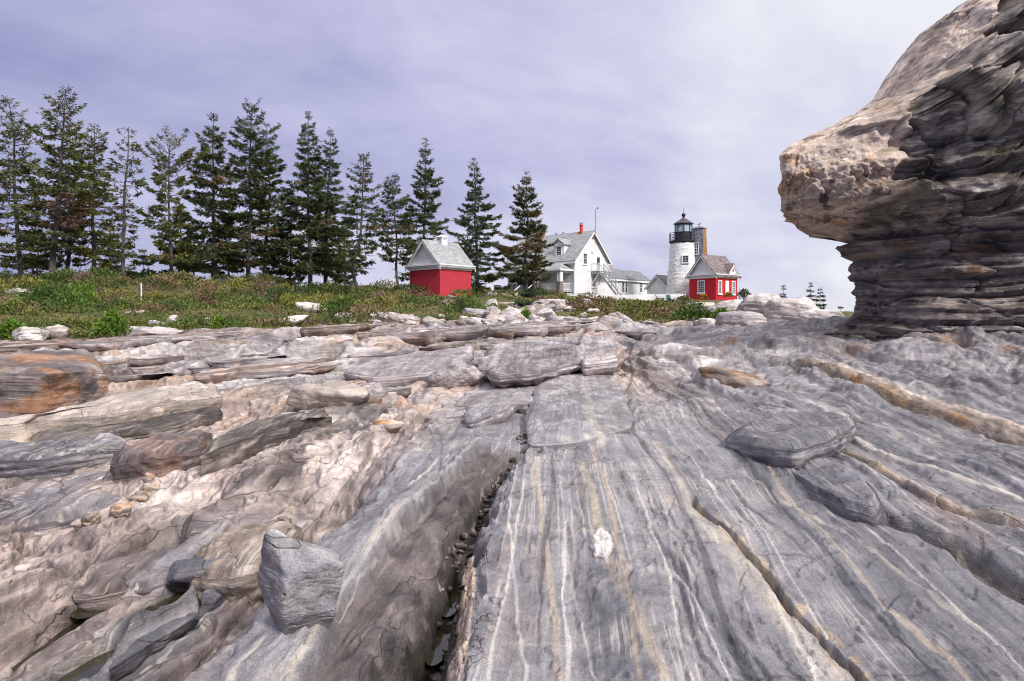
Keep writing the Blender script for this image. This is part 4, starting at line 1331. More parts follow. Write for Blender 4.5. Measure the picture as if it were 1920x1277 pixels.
def build_lighthouse():
    c = at(1280.5, 566, 92)
    t = empty('lighthouse', (c.x, c.y, 0), R(12))
    tag(t, 'whitewashed round stone lighthouse tower with black lantern', 'lighthouse')
    z = lambda py: at(1281, py, 92).z
    zb, zg = z(572), z(454)
    n = 40
    prof = [(2.42 + (1.70 - 2.42) * k / 12, zb - 1 + (zg - zb + 1) * k / 12) for k in range(13)]
    # slightly uneven courses of whitewashed rubble stone
    rs = random.Random(4)
    m = MB()
    rows = 40
    vs, fs = [], []
    for i in range(rows + 1):
        f = i / rows
        for k in range(n):
            r = 2.42 + (1.70 - 2.42) * f + rs.uniform(-0.028, 0.028)
            a = 2 * math.pi * (k + 0.5 * (i % 2)) / n
            vs.append((r * math.cos(a), r * math.sin(a), zb - 1 + (zg - zb + 1) * f))
    for i in range(rows):
        for k in range(n):
            a, b = i * n + k, i * n + (k + 1) % n
            fs.append((a, b, b + n, a + n))
    m.add(vs, fs)
    m.build('tower', M['towerwhite'], t)
    g = MB().lathe([(1.68, zg - 0.35), (1.80, zg - 0.05), (1.90, zg), (1.90, zg + 0.14), (0.1, zg + 0.16)], 32)
    gal = g.build('gallery', M['iron'], t, True)
    for k in range(16):
        a = 2 * math.pi * k / 16
        x, y = 1.85 * math.cos(a), 1.85 * math.sin(a)
        MB().bar((x, y, zg + 0.14), (x, y, zg + 1.18), 0.045).build('railing_post', M['iron'], gal)
    for h in (0.50, 0.84, 1.18):
        pts = [(1.85 * math.cos(2 * math.pi * k / 32), 1.85 * math.sin(2 * math.pi * k / 32), zg + h) for k in range(33)]
        MB().tube(pts, 0.028, 5).build('rail', M['iron'], gal)
    z1, z2, z3 = zg + 1.22, z(420.5), z(407.5)
    ph = math.pi / 8
    MB().lathe([(1.18, zg + 0.14), (1.18, z1), (1.22, z1 + 0.002), (1.22, z1 + 0.09)], 16).build('parapet', M['iron'], t)
    lant = MB()
    for k in range(8):
        a = 2 * math.pi * k / 8 + ph
        x, y = 1.10 * math.cos(a), 1.10 * math.sin(a)
        lant.bar((x, y, z1), (x, y, z2), 0.10)
    lant.lathe([(1.16, z2 - 0.16), (1.18, z2)], 8, (0, 0), ph)
    lf = lant.build('lantern', M['iron'], t)
    for k in range(8):
        a0, a1 = 2 * math.pi * k / 8 + ph, 2 * math.pi * (k + 1) / 8 + ph
        p, q = Vector((1.07 * math.cos(a0), 1.07 * math.sin(a0), 0)), Vector((1.07 * math.cos(a1), 1.07 * math.sin(a1), 0))
        nrm = ((p + q) / 2).normalized() * 0.02
        vs = [p + Vector((0, 0, z1 + 0.08)), q + Vector((0, 0, z1 + 0.08)), q + Vector((0, 0, z2 - 0.1)), p + Vector((0, 0, z2 - 0.1))]
        vs += [v - nrm for v in vs]
        MB().add(vs, [(0, 1, 2, 3), (7, 6, 5, 4), (0, 4, 5, 1), (1, 5, 6, 2), (2, 6, 7, 3), (3, 7, 4, 0)]).build('pane', M['lantern'], lf)
    zm = (z1 + z2) / 2
    MB().lathe([(0.05, z1), (0.3, zm - 0.38), (0.44, zm), (0.3, zm + 0.38), (0.08, zm + 0.46)], 14).build('lens', M['lens'], lf, True)
    MB().lathe([(1.34, z2), (1.34, z2 + 0.08), (0.72, z2 + 0.48), (0.22, z3 - 0.12), (0.14, z3)], 8, (0, 0), ph).build('lantern_roof', M['ironroof'], t)
    ball = MB()
    zc = z3 + 0.30
    ball.lathe([(0.10, z3 - 0.02), (0.10, z3 + 0.06)] + [(0.27 * math.sin(math.pi * k / 10), zc - 0.27 * math.cos(math.pi * k / 10)) for k in range(1, 10)], 14)
    ball.build('vent_ball', M['iron'], t, True)
    MB().tube([(0, 0, zc + 0.2), (0, 0, zc + 1.05)], [0.03, 0.015], 5).build('lightning_rod', M['iron'], t)
    # tower window facing the viewer's right
    w = empty('window', (0, 0, 0))
    w.parent = t
    bpy.data.objects.remove(w)
    zc, zt = z(494.5), z(481)
    ang = math.atan2(-92, -c.x) - R(12) + R(8)
    fr, pn, gb = MB(), MB(), MB()
    dx, dy = math.cos(ang), math.sin(ang)
    tx, ty = -dy, dx

    def slabbox(mb, s0, s1, d0, d1, q0, q1):
        vs = [(dx * d + tx * s, dy * d + ty * s, q) for q in (q0, q1) for (s, d) in ((s0, d0), (s1, d0), (s1, d1), (s0, d1))]
        mb.add(vs, [(0, 3, 2, 1), (4, 5, 6, 7), (0, 1, 5, 4), (1, 2, 6, 5), (2, 3, 7, 6), (3, 0, 4, 7)])
    r0 = 1.83
    slabbox(fr, -0.44, -0.36, r0, r0 + 0.22, zc, zt)
    slabbox(fr, 0.36, 0.44, r0, r0 + 0.22, zc, zt)
    slabbox(fr, -0.36, 0.36, r0, r0 + 0.22, zt - 0.08, zt)
    slabbox(fr, -0.50, 0.50, r0, r0 + 0.28, zc - 0.12, zc)
    wf = fr.build('window', M['trim'], t)
    slabbox(pn, -0.36, 0.36, r0, r0 + 0.15, zc, zt - 0.08)
    pn.build('pane', M['glass'], wf)
    slabbox(gb, -0.02, 0.02, r0 + 0.1, r0 + 0.17, zc, zt - 0.08)
    for k in (1, 2, 3):
        q = zc + (zt - 0.08 - zc) * k / 4
        slabbox(gb, -0.36, 0.36, r0 + 0.1, r0 + 0.172, q - 0.02, q + 0.02)
    gb.build('glazing_bar', M['greywood'], wf)


def build_bell_tower():
    K = at(1321.5, 566, 89.5)
    zb, zt = at(1318, 572, 89.5).z, at(1318, 427, 89.5).z
    t = empty('bell_tower', (K.x, K.y, 0), R(50))
    tag(t, 'tapering shingled wooden bell tower stained with orange lichen', 'tower')
    # near corner at the origin at the foot; every face leans in
    ab, bb, at_, bt = 1.55, 2.95, 1.05, 1.50
    ox, oy = 0.12, 0.42
    bot = [(0, 0), (ab, 0), (ab, bb), (0, bb)]
    top = [(ox, oy), (ox + at_, oy), (ox + at_, oy + bt), (ox, oy + bt)]
    V = [(x, y, zb - 1) for x, y in bot] + [(x, y, zt) for x, y in top]
    MB().add([V[i] for i in (0, 3, 7, 4)], [(0, 1, 2, 3)][0:1]).add([V[i] for i in (2, 3, 7, 6)], [(0, 1, 2, 3)]).build('wall', M['shingle'], t)
    MB().add([V[i] for i in (0, 1, 5, 4)], [(0, 1, 2, 3)]).add([V[i] for i in (1, 2, 6, 5)], [(0, 1, 2, 3)]).build('wall', M['lichen'], t)
    rc = (ox + at_ / 2, oy + bt / 2, zt + 0.42)
    e = 0.09
    tp = [(ox - e, oy - e, zt), (ox + at_ + e, oy - e, zt), (ox + at_ + e, oy + bt + e, zt), (ox - e, oy + bt + e, zt)]
    tp2 = [(x, y, z + 0.07) for x, y, z in tp]
    MB().add(tp + tp2 + [rc], [(0, 3, 2, 1), (0, 1, 5, 4), (1, 2, 6, 5), (2, 3, 7, 6), (3, 0, 4, 7), (4, 5, 8), (5, 6, 8), (6, 7, 8), (7, 4, 8)]).build('roof', M['roof2'], t)
    # tall window in the left face, leaning with it
    def L(s, q, d):      # point on the left face: s along it, height q, d outwards
        f = (q - zb + 1) / (zt - zb + 1)
        x = ox * f
        y0, y1 = oy * f, bb + (oy + bt - bb) * f
        return (x - d, y0 + (y1 - y0) * 0.5 + s, q)
    q0, q1 = at(1304, 475, 89.5).z, at(1304, 453.5, 89.5).z

    def quadbox(mb, s0, s1, a, b, d0, d1):
        mb.add([L(s0, a, d0), L(s1, a, d0), L(s1, a, d1), L(s0, a, d1), L(s0, b, d0), L(s1, b, d0), L(s1, b, d1), L(s0, b, d1)],
               [(0, 3, 2, 1), (4, 5, 6, 7), (0, 1, 5, 4), (1, 2, 6, 5), (2, 3, 7, 6), (3, 0, 4, 7)])
    w = 0.30
    fr = MB()
    for s in (-w, w - 0.09):
        quadbox(fr, s, s + 0.09, q0, q1, -0.02, 0.07)
    quadbox(fr, -w + 0.09, w - 0.09, q1 - 0.09, q1, -0.02, 0.068)
    quadbox(fr, -w - 0.05, w + 0.05, q0 - 0.10, q0 - 0.002, -0.02, 0.10)
    wf = fr.build('window', M['trim'], t)
    pn = MB()
    quadbox(pn, -w + 0.09, w - 0.09, q0, q1 - 0.09, -0.02, 0.02)
    pn.build('pane', M['glass'], wf)
    gb = MB()
    quadbox(gb, -0.02, 0.02, q0, q1 - 0.09, 0.015, 0.045)
    for k in (1, 2, 3):
        q = q0 + (q1 - 0.09 - q0) * k / 4
        quadbox(gb, -w + 0.09, w - 0.09, q - 0.025, q + 0.025, 0.014, 0.05)
    gb.build('glazing_bar', M['trim'], wf)
    # a gull on the peak
    p = t.matrix_basis @ Vector(rc)
    p = Vector((K.x, K.y, 0)) + Vector((rc[0] * math.cos(R(50)) - rc[1] * math.sin(R(50)), rc[0] * math.sin(R(50)) + rc[1] * math.cos(R(50)), rc[2]))
    make_gull(p, R(20), 'dark seabird perched on the peak of the shingled bell tower')


def make_gull(p, rz, label):
    m = MB()
    m.tube([(-0.20, 0, 0.16), (-0.12, 0, 0.19), (0.0, 0, 0.22), (0.12, 0, 0.25), (0.17, 0, 0.31), (0.22, 0, 0.36), (0.27, 0, 0.36), (0.34, 0, 0.34)], [0.015, 0.05, 0.09, 0.08, 0.05, 0.05, 0.035, 0.006], 8)
    m.tube([(-0.34, 0, 0.13), (-0.1, 0.07, 0.21), (0.08, 0.08, 0.25)], [0.012, 0.035, 0.03], 6)
    m.tube([(-0.34, 0, 0.13), (-0.1, -0.07, 0.21), (0.08, -0.08, 0.25)], [0.012, 0.035, 0.03], 6)
    m.bar((0.0, 0.03, 0.0), (0.0, 0.03, 0.16), 0.014)
    m.bar((0.0, -0.03, 0.0), (0.0, -0.03, 0.16), 0.014)
    o = m.build('gull', M['gull'], None, True, p, rz)
    tag(o, label, 'bird')


def build_keepers_house():
    K = at(1077, 551, 88)
    t = empty('keepers_house', (K.x, K.y, 0), R(46))
    tag(t, 'large white clapboard house with grey gable roof, porch and outside stair', 'house')
    zb, ze = at(1077, 553, 88).z, at(1077, 484.5, 88).z
    a, b = 7.3, 12.0
    rise = 3.75
    MB().box(0, a, 0, b, zb - 1.5, ze).build('wall', M['clap'], t)
    g = MB().prism([(0, ze), (a, ze), (a / 2, ze + rise)], 0.0, 0.15, 'y')
    g.build('gable', M['clap'], t)
    MB().prism([(0, ze), (a, ze), (a / 2, ze + rise)], b - 0.15, b, 'y').build('gable', M['clap'], t)
    cb = MB()
    cb.box(-0.06, 0.16, -0.06, 0.10, zb - 1.5, ze - 0.002)
    cb.build('corner_board', M['trim'], t)
    # roof, ridge along local y
    ov, og, th = 0.42, 0.45, 0.16
    k = rise / (a / 2)
    zo = ze - ov * k
    for s in (0, 1):
        xo, xm = (-ov, a / 2) if s == 0 else (a + ov, a / 2 + 0.002)
        p = [(xo, zo), (xm, ze + rise), (xm, ze + rise + th), (xo, zo + th)]
        rf = MB().prism(p if s else p[::-1], -og, b + og, 'y').build('roof', M['roof'], t)
        p = [(xo, zo - 0.26), (xm, ze + rise - 0.26), (xm, ze + rise + 0.03), (xo, zo + 0.03)]
        MB().prism(p if s else p[::-1], -og + 0.02 - 0.045, -og - 0.002, 'y').build('barge_board', M['trim'], rf)
        if s == 0:
            MB().box(xo - 0.05, xo + 0.07, -og, b + og, zo - 0.22, zo - 0.004).build('fascia', M['trim'], rf)
            MB().box(-ov + 0.08, -0.002, -og + 0.01, b, zo - 0.2, zo - 0.12).build('soffit', M['trim'], rf)
    MB().prism([(a / 2 - 0.35, ze + rise - 0.62), (a / 2 + 0.35, ze + rise - 0.62), (a / 2, ze + rise - 0.27)], -og + 0.06, -og + 0.10, 'y').build('gable_bracket', M['tanpipe'], t)
    # gable end: windows, door
    window(t, 'R', 1.72, 2.62, zb + 4.05, zb + 5.55, 0.0, 2, 4, 0.11)
    window(t, 'R', 3.62, 4.48, zb + 1.15, zb + 2.75, 0.0, 3, 4, 0.10)
    zl = at(1112, 508.5, 90).z
    dr = MB()
    dr.box(4.55, 4.66, -0.06, 0.02, zl, zl + 2.15)
    dr.box(5.40, 5.51, -0.06, 0.02, zl, zl + 2.15)
    dr.box(4.66, 5.40, -0.058, 0.02, zl + 2.05, zl + 2.15)
    d = MB().box(4.66, 5.40, -0.035, 0.02, zl, zl + 2.05).build('door', M['greywood'], t)
    dr.build('door_frame', M['trim'], d)
    MB().box(4.76, 5.30, -0.048, -0.03, zl + 1.05, zl + 1.9).build('pane', M['glass'], d)
    MB().box(4.70, 4.74, -0.09, -0.036, zl + 0.95, zl + 1.05).build('handle', M['iron'], d)
    lamp = MB().box(3.55, 3.75, -0.16, 0.01, ze + 0.9, ze + 1.05)
    lamp.build('wall_lamp', M['greywood'], t)
    MB().box(2.9, 3.0, -0.06, 0.01, zb + 3.1, zb + 3.25).build('wall_fixture', M['greywood'], t)
    # landing and outside stair
    x0, x1, yd = 3.45, 6.35, -1.30
    ld = MB().box(x0, x1, yd, -0.002, zl - 0.34, zl - 0.03)
    ld.box(x0 - 0.06, x1 + 0.06, yd - 0.06, -0.003, zl - 0.028, zl + 0.02)
    land = ld.build('landing', M['greywood'], t)
    rp = MB()
    for (p, q) in (((x0, -0.1), (x0, yd)), ((x0 + 1.05, yd), (x1, yd)), ((x1, yd), (x1, -0.1))):
        L = math.hypot(q[0] - p[0], q[1] - p[1])
        n = max(2, int(L / 0.16))
        for i in range(n + 1):
            x, y = p[0] + (q[0] - p[0]) * i / n, p[1] + (q[1] - p[1]) * i / n
            w = 0.09 if i in (0, n) else 0.03
            rp.box(x - w / 2, x + w / 2, y - w / 2, y + w / 2, zl + 0.021, zl + (1.08 if w > 0.05 else 1.0))
        rp.bar((p[0], p[1], zl + 1.02), (q[0], q[1], zl + 1.02), 0.08, 0.06)
        rp.bar((p[0], p[1], zl + 0.14), (q[0], q[1], zl + 0.14), 0.05, 0.05)
    rp.build('balustrade', M['trim'], land)
    MB().box(x1 - 0.42, x1 + 0.12, yd - 0.10, yd - 0.05, zl + 0.40, zl + 0.95).build('sign_board', plain('faded_pink_board', (0.50, 0.33, 0.33), 0.7, 0.1), land)
    MB().bar((x0 + 0.1, yd + 0.1, zl - 0.35), (x0 + 0.1, -0.05, zl - 1.75), 0.10).build('brace', M['trim'], land)
    MB().bar((x0 + 1.6, yd + 0.1, zl - 0.35), (x0 + 1.6, -0.05, zl - 1.75), 0.10).build('brace', M['trim'], land)
    ns = 13
    zg = zb - 0.25
    run = 3.0
    st = MB()
    for xx in (x0 + 0.06, x0 + 0.98):
        st.bar((xx, yd, zl - 0.16), (xx, yd - run, zg), 0.06, 0.26)
    stair = st.build('stair', M['greywood'], t)
    for i in range(ns):
        f = (i + 0.7) / ns
        y, z = yd - run * f, zl - 0.05 + (zg - zl) * f
        MB().box(x0 + 0.09, x0 + 0.95, y - 0.14, y + 0.14, z - 0.05, z).build('tread', M['trim'], stair)
    for xx in (x0 + 0.02, x0 + 1.02):
        hr = MB().bar((xx, yd, zl + 0.98), (xx, yd - run, zg + 1.1), 0.07)
        hr.bar((xx, yd, zl + 0.5), (xx, yd - run, zg + 0.62), 0.05)
        for f in (0.33, 0.66, 1.0):
            hr.bar((xx, yd - run * f, zl - 0.16 + (zg - zl + 0.16) * f), (xx, yd - run * f, zl + 0.98 + (zg + 0.12 - zl) * f), 0.07)
        hr.build('handrail', M['greywood'], stair)
    # dormer on the long slope
    y0, y1, xf = 2.25, 3.95, 0.55
    z0, z1 = ze + 0.30, ze + 2.15
    zpk = z1 + 0.62
    ym = (y0 + y1) / 2
    xb = (zpk - ze) / k + 0.3
    dm = MB()
    dm.box(xf, (z1 - ze) / k + 0.35, y0, y1, z0, z1)
    dm.prism([(y0, z1), (y1, z1), (ym, zpk)], xf, xf + 0.1, 'x')
    dor = dm.build('dormer', M['clap'], t)
    for s in (-1, 1):
        ye = y0 - 0.25 if s < 0 else y1 + 0.25
        zz = z1 - 0.25 * 0.62 / 0.85
        p = [(ye, zz), (ym + s * 0.001, zpk), (ym + s * 0.001, zpk + 0.10), (ye, zz + 0.10)]
        MB().prism(p if s > 0 else p[::-1], xf - 0.22, xb + 0.5, 'x').build('dormer_roof', M['roof'], dor)
    MB().box(xf - 0.12, xf + 0.02, y0 - 0.05, y1 + 0.05, z1 - 0.22, z1 - 0.02).build('fascia', M['trim'], dor)
    window(t, 'L', y0 + 0.32, y1 - 0.42, z0 + 0.12, z1 - 0.30, xf, 2, 4, 0.10)
    # chimneys, vents, mast
    zr = ze + rise
    ch = MB().box(a / 2 - 0.42, a / 2 + 0.42, 8.6, 9.5, zr - 0.8, zr + 1.0)
    ch.box(a / 2 - 0.50, a / 2 + 0.50, 8.52, 9.58, zr + 1.0, zr + 1.14)
    ch.box(a / 2 - 0.28, a / 2 + 0.28, 8.75, 9.35, zr + 1.14, zr + 1.32)
    ch.build('chimney', M['brick'], t)
    pc = MB().lathe([(0.22, zr - 0.4), (0.22, zr + 0.98), (0.30, zr + 1.0), (0.30, zr + 1.08), (0.2, zr + 1.1)], 12, (a / 2 - 0.05, 1.75))
    pipe = pc.build('flue_pipe', M['redpaint'], t, True)
    cp = MB()
    for s in (-0.15, 0.15):
        cp.bar((a / 2 - 0.05 + s, 1.75, zr + 1.05), (a / 2 - 0.05 + s, 1.75, zr + 1.28), 0.03)
    cp.lathe([(0.30, zr + 1.28), (0.02, zr + 1.40)], 10, (a / 2 - 0.05, 1.75))
    cp.build('flue_cap', M['steel'], pipe)
    MB().box(a / 2 - 0.33, a / 2 + 0.22, 1.42, 2.05, zr - 0.3, zr + 0.16).build('flashing', M['tanpipe'], pipe)
    for yy in (4.9, 6.2):
        MB().lathe([(0.05, zr), (0.05, zr + 0.25), (0.16, zr + 0.26), (0.16, zr + 0.34), (0.0, zr + 0.38)], 8, (a / 2, yy)).build('roof_vent', M['steel'], t, True)
    mp = MB().tube([(a / 2, -og - 0.1, zr - 0.6), (a / 2, -og - 0.1, zr + 2.75), (a / 2 + 0.05, -og - 0.12, zr + 2.9), (a / 2 + 0.25, -og - 0.2, zr + 3.05)], [0.05, 0.045, 0.04, 0.035], 6)
    mast = mp.build('mast', M['steel'], t)
    MB().lathe([(0.03, zr + 2.95), (0.13, zr + 3.0), (0.12, zr + 3.12), (0.02, zr + 3.2)], 8, (a / 2 + 0.3, -og - 0.22)).build('anemometer', M['steel'], mast, True)
    # porch along the long side
    pd = -2.3
    py0, py1 = 0.5, b + 0.1
    fl = zb + 0.55
    ze2 = at(1047, 508, 86.4).z
    zw = ze2 + 1.15
    MB().box(pd + 0.1, -0.002, py0 + 0.1, py1, zb - 1.2, fl - 0.2).build('porch_base', M['brick'], t)
    MB().box(pd - 0.08, -0.003, py0 - 0.08, py1 + 0.1, fl - 0.2, fl).build('porch_floor', M['greywood'], t)
    e = 0.35
    lo = [(pd - e, py0 - e, ze2 + 0.30), (-0.002, py0 - e, ze2 + 0.30), (-0.002, py1 + e, ze2 + 0.30), (pd - e, py1 + e, ze2 + 0.30)]
    hi = [(-0.002, py0 + 1.6, zw + 0.2), (-0.002, py1 - 0.6, zw + 0.2)]
    prf = MB().add(lo + hi, [(0, 1, 4), (0, 4, 5, 3), (3, 5, 2), (0, 3, 2, 1)]).build('porch_roof', M['roof'], t)
    eb = MB()
    eb.box(pd - e, pd - e + 0.1, py0 - e, py1 + e, ze2 + 0.08, ze2 + 0.295)
    eb.box(pd - e + 0.1, -0.004, py0 - e, py0 - e + 0.1, ze2 + 0.08, ze2 + 0.295)
    eb.box(pd - 0.02, pd + 0.2, py0, py1, ze2 - 0.12, ze2 + 0.28)
    eb.box(pd + 0.2, -0.004, py0, py0 + 0.2, ze2 - 0.12, ze2 + 0.28)
    eb.build('porch_beam', M['trim'], prf)
    pys = [py0 + 0.12, 4.4, 8.25, py1 - 0.2]
    for i, yy in enumerate(pys):
        rs = random.Random(i + 3)
        pr = empty('stone_pier', (0, 0, 0))
        bpy.data.objects.remove(pr)
        core = MB().box(pd - 0.22, pd + 0.42, yy - 0.32, yy + 0.32, zb - 1.2, fl + 0.98)
        core.box(pd - 0.28, pd + 0.48, yy - 0.38, yy + 0.38, fl + 0.98, fl + 1.05)
        po = core.build('stone_pier', M['fieldstone'], t)
        h = zb - 0.2
        sh = MB()
        while h < fl + 0.92:
            hh = rs.uniform(0.16, 0.26)
            for (cx, cy, ax) in ((pd - 0.22, yy, 'L'), (pd + 0.1, yy - 0.32, 'R')):
                p = -0.32
                while p < 0.30:
                    w = min(rs.uniform(0.18, 0.34), 0.32 - p)
                    dd = rs.uniform(0.015, 0.07)
                    if ax == 'L':
                        sh.box(cx - dd, cx + 0.02, cy + p + 0.012, cy + p + w - 0.012, h + 0.012, h + hh - 0.012)
                    else:
                        sh.box(cx + p + 0.012, cx + p + w - 0.012, cy - dd, cy + 0.02, h + 0.012, h + hh - 0.012)
                    p += w
            h += hh
        so = sh.build('stone', M['fieldstone'], po)
        so['kind'] = 'stuff'
        if i < 3:
            for dx2, dy2 in ((-0.02, -0.17), (-0.02, 0.17), (0.26, -0.17)):
                MB().box(pd + dx2 - 0.10, pd + dx2 + 0.14, yy + dy2 - 0.12, yy + dy2 + 0.12, fl + 1.052, ze2 - 0.125).build('porch_column', M['trim'], t)

    def rail(p, q):
        m = MB()
        L = math.hypot(q[0] - p[0], q[1] - p[1])
        n = int(L / 0.15)
        for i in range(1, n):
            x, y = p[0] + (q[0] - p[0]) * i / n, p[1] + (q[1] - p[1]) * i / n
            m.box(x - 0.022, x + 0.022, y - 0.022, y + 0.022, fl + 0.15, fl + 0.86)
        m.bar((p[0], p[1], fl + 0.89), (q[0], q[1], fl + 0.89), 0.09, 0.07)
        m.bar((p[0], p[1], fl + 0.12), (q[0], q[1], fl + 0.12), 0.07, 0.06)
        m.build('porch_railing', M['trim'], t)
    rail((pd + 0.1, pys[0] + 0.33), (pd + 0.1, pys[1] - 0.33))
    rail((pd + 0.1, pys[2] + 0.33), (pd + 0.1, pys[3] - 0.33))
    rail((pd + 0.43, py0 + 0.12), (-0.05, py0 + 0.12))
    for i in range(4):
        MB().box(pd - 0.10 - 0.3 * (i + 1), pd - 0.09 - 0.3 * i + 0.0, 5.3, 7.3, fl - 0.2 - 0.2 * (i + 1) - 0.4, fl - 0.2 * (i + 1)).build('porch_step', M['greywood'], t)
    for yy in (5.25, 7.35):
        MB().bar((pd, yy, fl + 0.85), (pd - 1.3, yy, fl + 0.05), 0.10).bar((pd - 1.3, yy, fl + 0.1), (pd - 1.3, yy, zb - 0.3), 0.1).build('step_rail', M['trim'], t)
    for yy in (1.75, 5.6):
        window(t, 'L', yy, yy + 0.95, fl + 0.75, fl + 2.25, 0.0, 2, 2, 0.10)
    window(t, 'L', 9.2, 10.1, fl + 0.75, fl + 2.25, 0.0, 2, 2, 0.10)
    d2 = MB().box(-0.03, 0.02, 7.2, 8.1, fl, fl + 2.05).build('door', plain('dark_red_door', (0.10, 0.045, 0.03), 0.6, 0.1), t)
    MB().box(-0.06, 0.01, 7.08, 7.198, fl, fl + 2.15).box(-0.06, 0.01, 8.102, 8.22, fl, fl + 2.15).build('door_frame', M['trim'], d2)
    # long low wing behind the gable end
    w = empty('white_wing', (K.x, K.y, 0), R(46))
    tag(w, 'long low white wing running from the big house towards the lighthouse', 'building')
    wx0, wx1, wy, wd = a + 0.02, 19.6, 1.4, 4.0
    we = at(1148, 520, 95.5).z
    wl = MB().box(wx0, wx1, wy, wy + wd, zb - 1.8, we)
    wl.prism([(wy, we), (wy + wd, we), (wy + wd / 2, we + 1.35)], wx1 - 0.1, wx1, 'x')
    wl.build('wall', M['clap'], w)
    r = MB()
    kk = 1.35 / (wd / 2)
    for s in (-1, 1):
        yo = wy - 0.3 if s < 0 else wy + wd + 0.3
        ymid = wy + wd / 2 + s * 0.001
        p = [(yo, we - 0.3 * kk), (ymid, we + 1.35), (ymid, we + 1.47), (yo, we - 0.3 * kk + 0.12)]
        r.prism(p if s < 0 else p[::-1], wx0, wx1 + 0.3, 'x')
    rf = r.build('roof', M['roof2'], w)
    MB().box(wx0, wx1 + 0.28, wy - 0.33, wy - 0.25, we - 0.42, we - 0.21).build('fascia', M['trim'], rf)
    c = MB().box(8.85, 9.45, wy + wd / 2 - 0.3, wy + wd / 2 + 0.3, we + 0.9, we + 2.0)
    c.prism([(8.85, we + 2.0), (9.45, we + 2.0), (9.40, we + 2.16), (9.28, we + 2.27), (9.15, we + 2.3), (9.02, we + 2.27), (8.90, we + 2.16)], wy + wd / 2 - 0.3, wy + wd / 2 + 0.3, 'y')
    c.build('chimney', M['tanpipe'], rf)
    zrr = we + 1.45
    ds = MB().bar((11.3, wy + wd / 2, zrr - 0.1), (11.3, wy + wd / 2, zrr + 0.3), 0.06)
    ds.lathe([(0.02, zrr + 0.28), (0.2, zrr + 0.34), (0.30, zrr + 0.46), (0.28, zrr + 0.46), (0.18, zrr + 0.36), (0.01, zrr + 0.31)], 12, (11.3, wy + wd / 2))
    ds.build('dish', M['steel'], rf)
    fzw = we - 2.35
    window(w, 'R', 12.4, 13.1, fzw + 0.25, fzw + 2.0, wy, 1, 2, 0.12)
    window(w, 'R', 13.25, 13.85, fzw + 0.25, fzw + 2.0, wy, 1, 2, 0.12)
    window(w, 'R', 17.0, 17.8, fzw + 0.45, fzw + 1.95, wy, 2, 4, 0.08)
    # small gabled building between the wing and the tower
    K2 = at(1251, 566, 93)
    s = empty('white_cottage', (K2.x, K2.y, 0), R(46))
    tag(s, 'small white gabled cottage with grey roof in front of the lighthouse foot', 'building')
    zb2, ze2_ = at(1251, 572, 93).z, at(1251, 537, 93).z
    a2, b2, ri = 4.3, 3.2, 1.55
    MB().box(0, a2, 0, b2, zb2 - 1.2, ze2_).build('wall', M['clap'], s)
    for xa in (0, a2 - 0.12):
        MB().prism([(0, ze2_), (b2, ze2_), (b2 / 2, ze2_ + ri)], xa, xa + 0.12, 'x').build('gable', M['clap'], s)
    rf = roof_x(a2, b2, ze2_, ri, 0.32, 0.25, 0.12).build('roof', M['roof2'], s)
    rake_x(-0.24, -0.16, b2, ze2_, ri, 0.32, 0.20).build('barge_board', M['trim'], rf)
    MB().box(-0.25, a2 + 0.25, -0.36, -0.27, ze2_ - 0.52, ze2_ - 0.31).build('fascia', M['trim'], rf)
    window(s, 'R', 1.75, 2.6, ze2_ - 1.6, ze2_ - 0.40, 0.0, 2, 4, 0.09)


build_oil_house()
build_fog_house()
build_lighthouse()
build_bell_tower()
build_keepers_house()


# ------------------------------------------------------------------ white fence before the buildings, garden chairs
def build_fence():
    P = [(1064, 549.5, 81.0), (1110, 551, 81.0), (1170, 552, 81.5), (1215, 551, 82.5), (1252, 550.5, 83.5), (1286, 551, 85.0)]
    pts = [at(*p) for p in P]
    t = empty('white_fence', (pts[0].x, pts[0].y, pts[0].z - 1.2))
    tag(t, 'white picket fence in front of the wing and cottage', 'fence')
    o = t.location
    pk, rl = MB(), MB()
    for p, q in zip(pts[:-1], pts[1:]):
        L = (q - p).length
        n = int(L / 0.14)
        d = (q - p).normalized()
        nrm = Vector((d.y, -d.x, 0))
        for i in range(n):
            c = p.lerp(q, (i + 0.5) / n) - o
            w, th = d * 0.047, nrm * 0.012
            zt, zb_ = c.z, c.z - 1.55
            b = Vector((c.x, c.y, 0))
            vs = [b - w - th, b + w - th, b + w + th, b - w + th]
            lo = [Vector((v.x, v.y, zb_)) for v in vs]
            hi = [Vector((v.x, v.y, zt - 0.06)) for v in vs]
            tp = [Vector((b.x - th.x, b.y - th.y, zt)), Vector((b.x + th.x, b.y + th.y, zt))]
            pk.add(lo + hi + tp, [(0, 1, 5, 4), (1, 2, 6, 5), (2, 3, 7, 6), (3, 0, 4, 7), (4, 5, 8), (6, 7, 9), (5, 6, 9, 8), (7, 4, 8, 9)])
        for h in (-0.22, -0.95):
            rl.bar(p - o - nrm * 0.04 + Vector((0, 0, h)), q - o - nrm * 0.04 + Vector((0, 0, h)), 0.05, 0.08)
        MB().box(p.x - o.x - 0.06, p.x - o.x + 0.06, p.y - o.y + 0.05, p.y - o.y + 0.17, p.z - o.z - 1.7, p.z - o.z + 0.02).build('fence_post', M['trim'], t)
    k = pk.build('pickets', M['trim'], t)
    k['kind'] = 'stuff'
    rl.build('fence_rail', M['trim'], t)


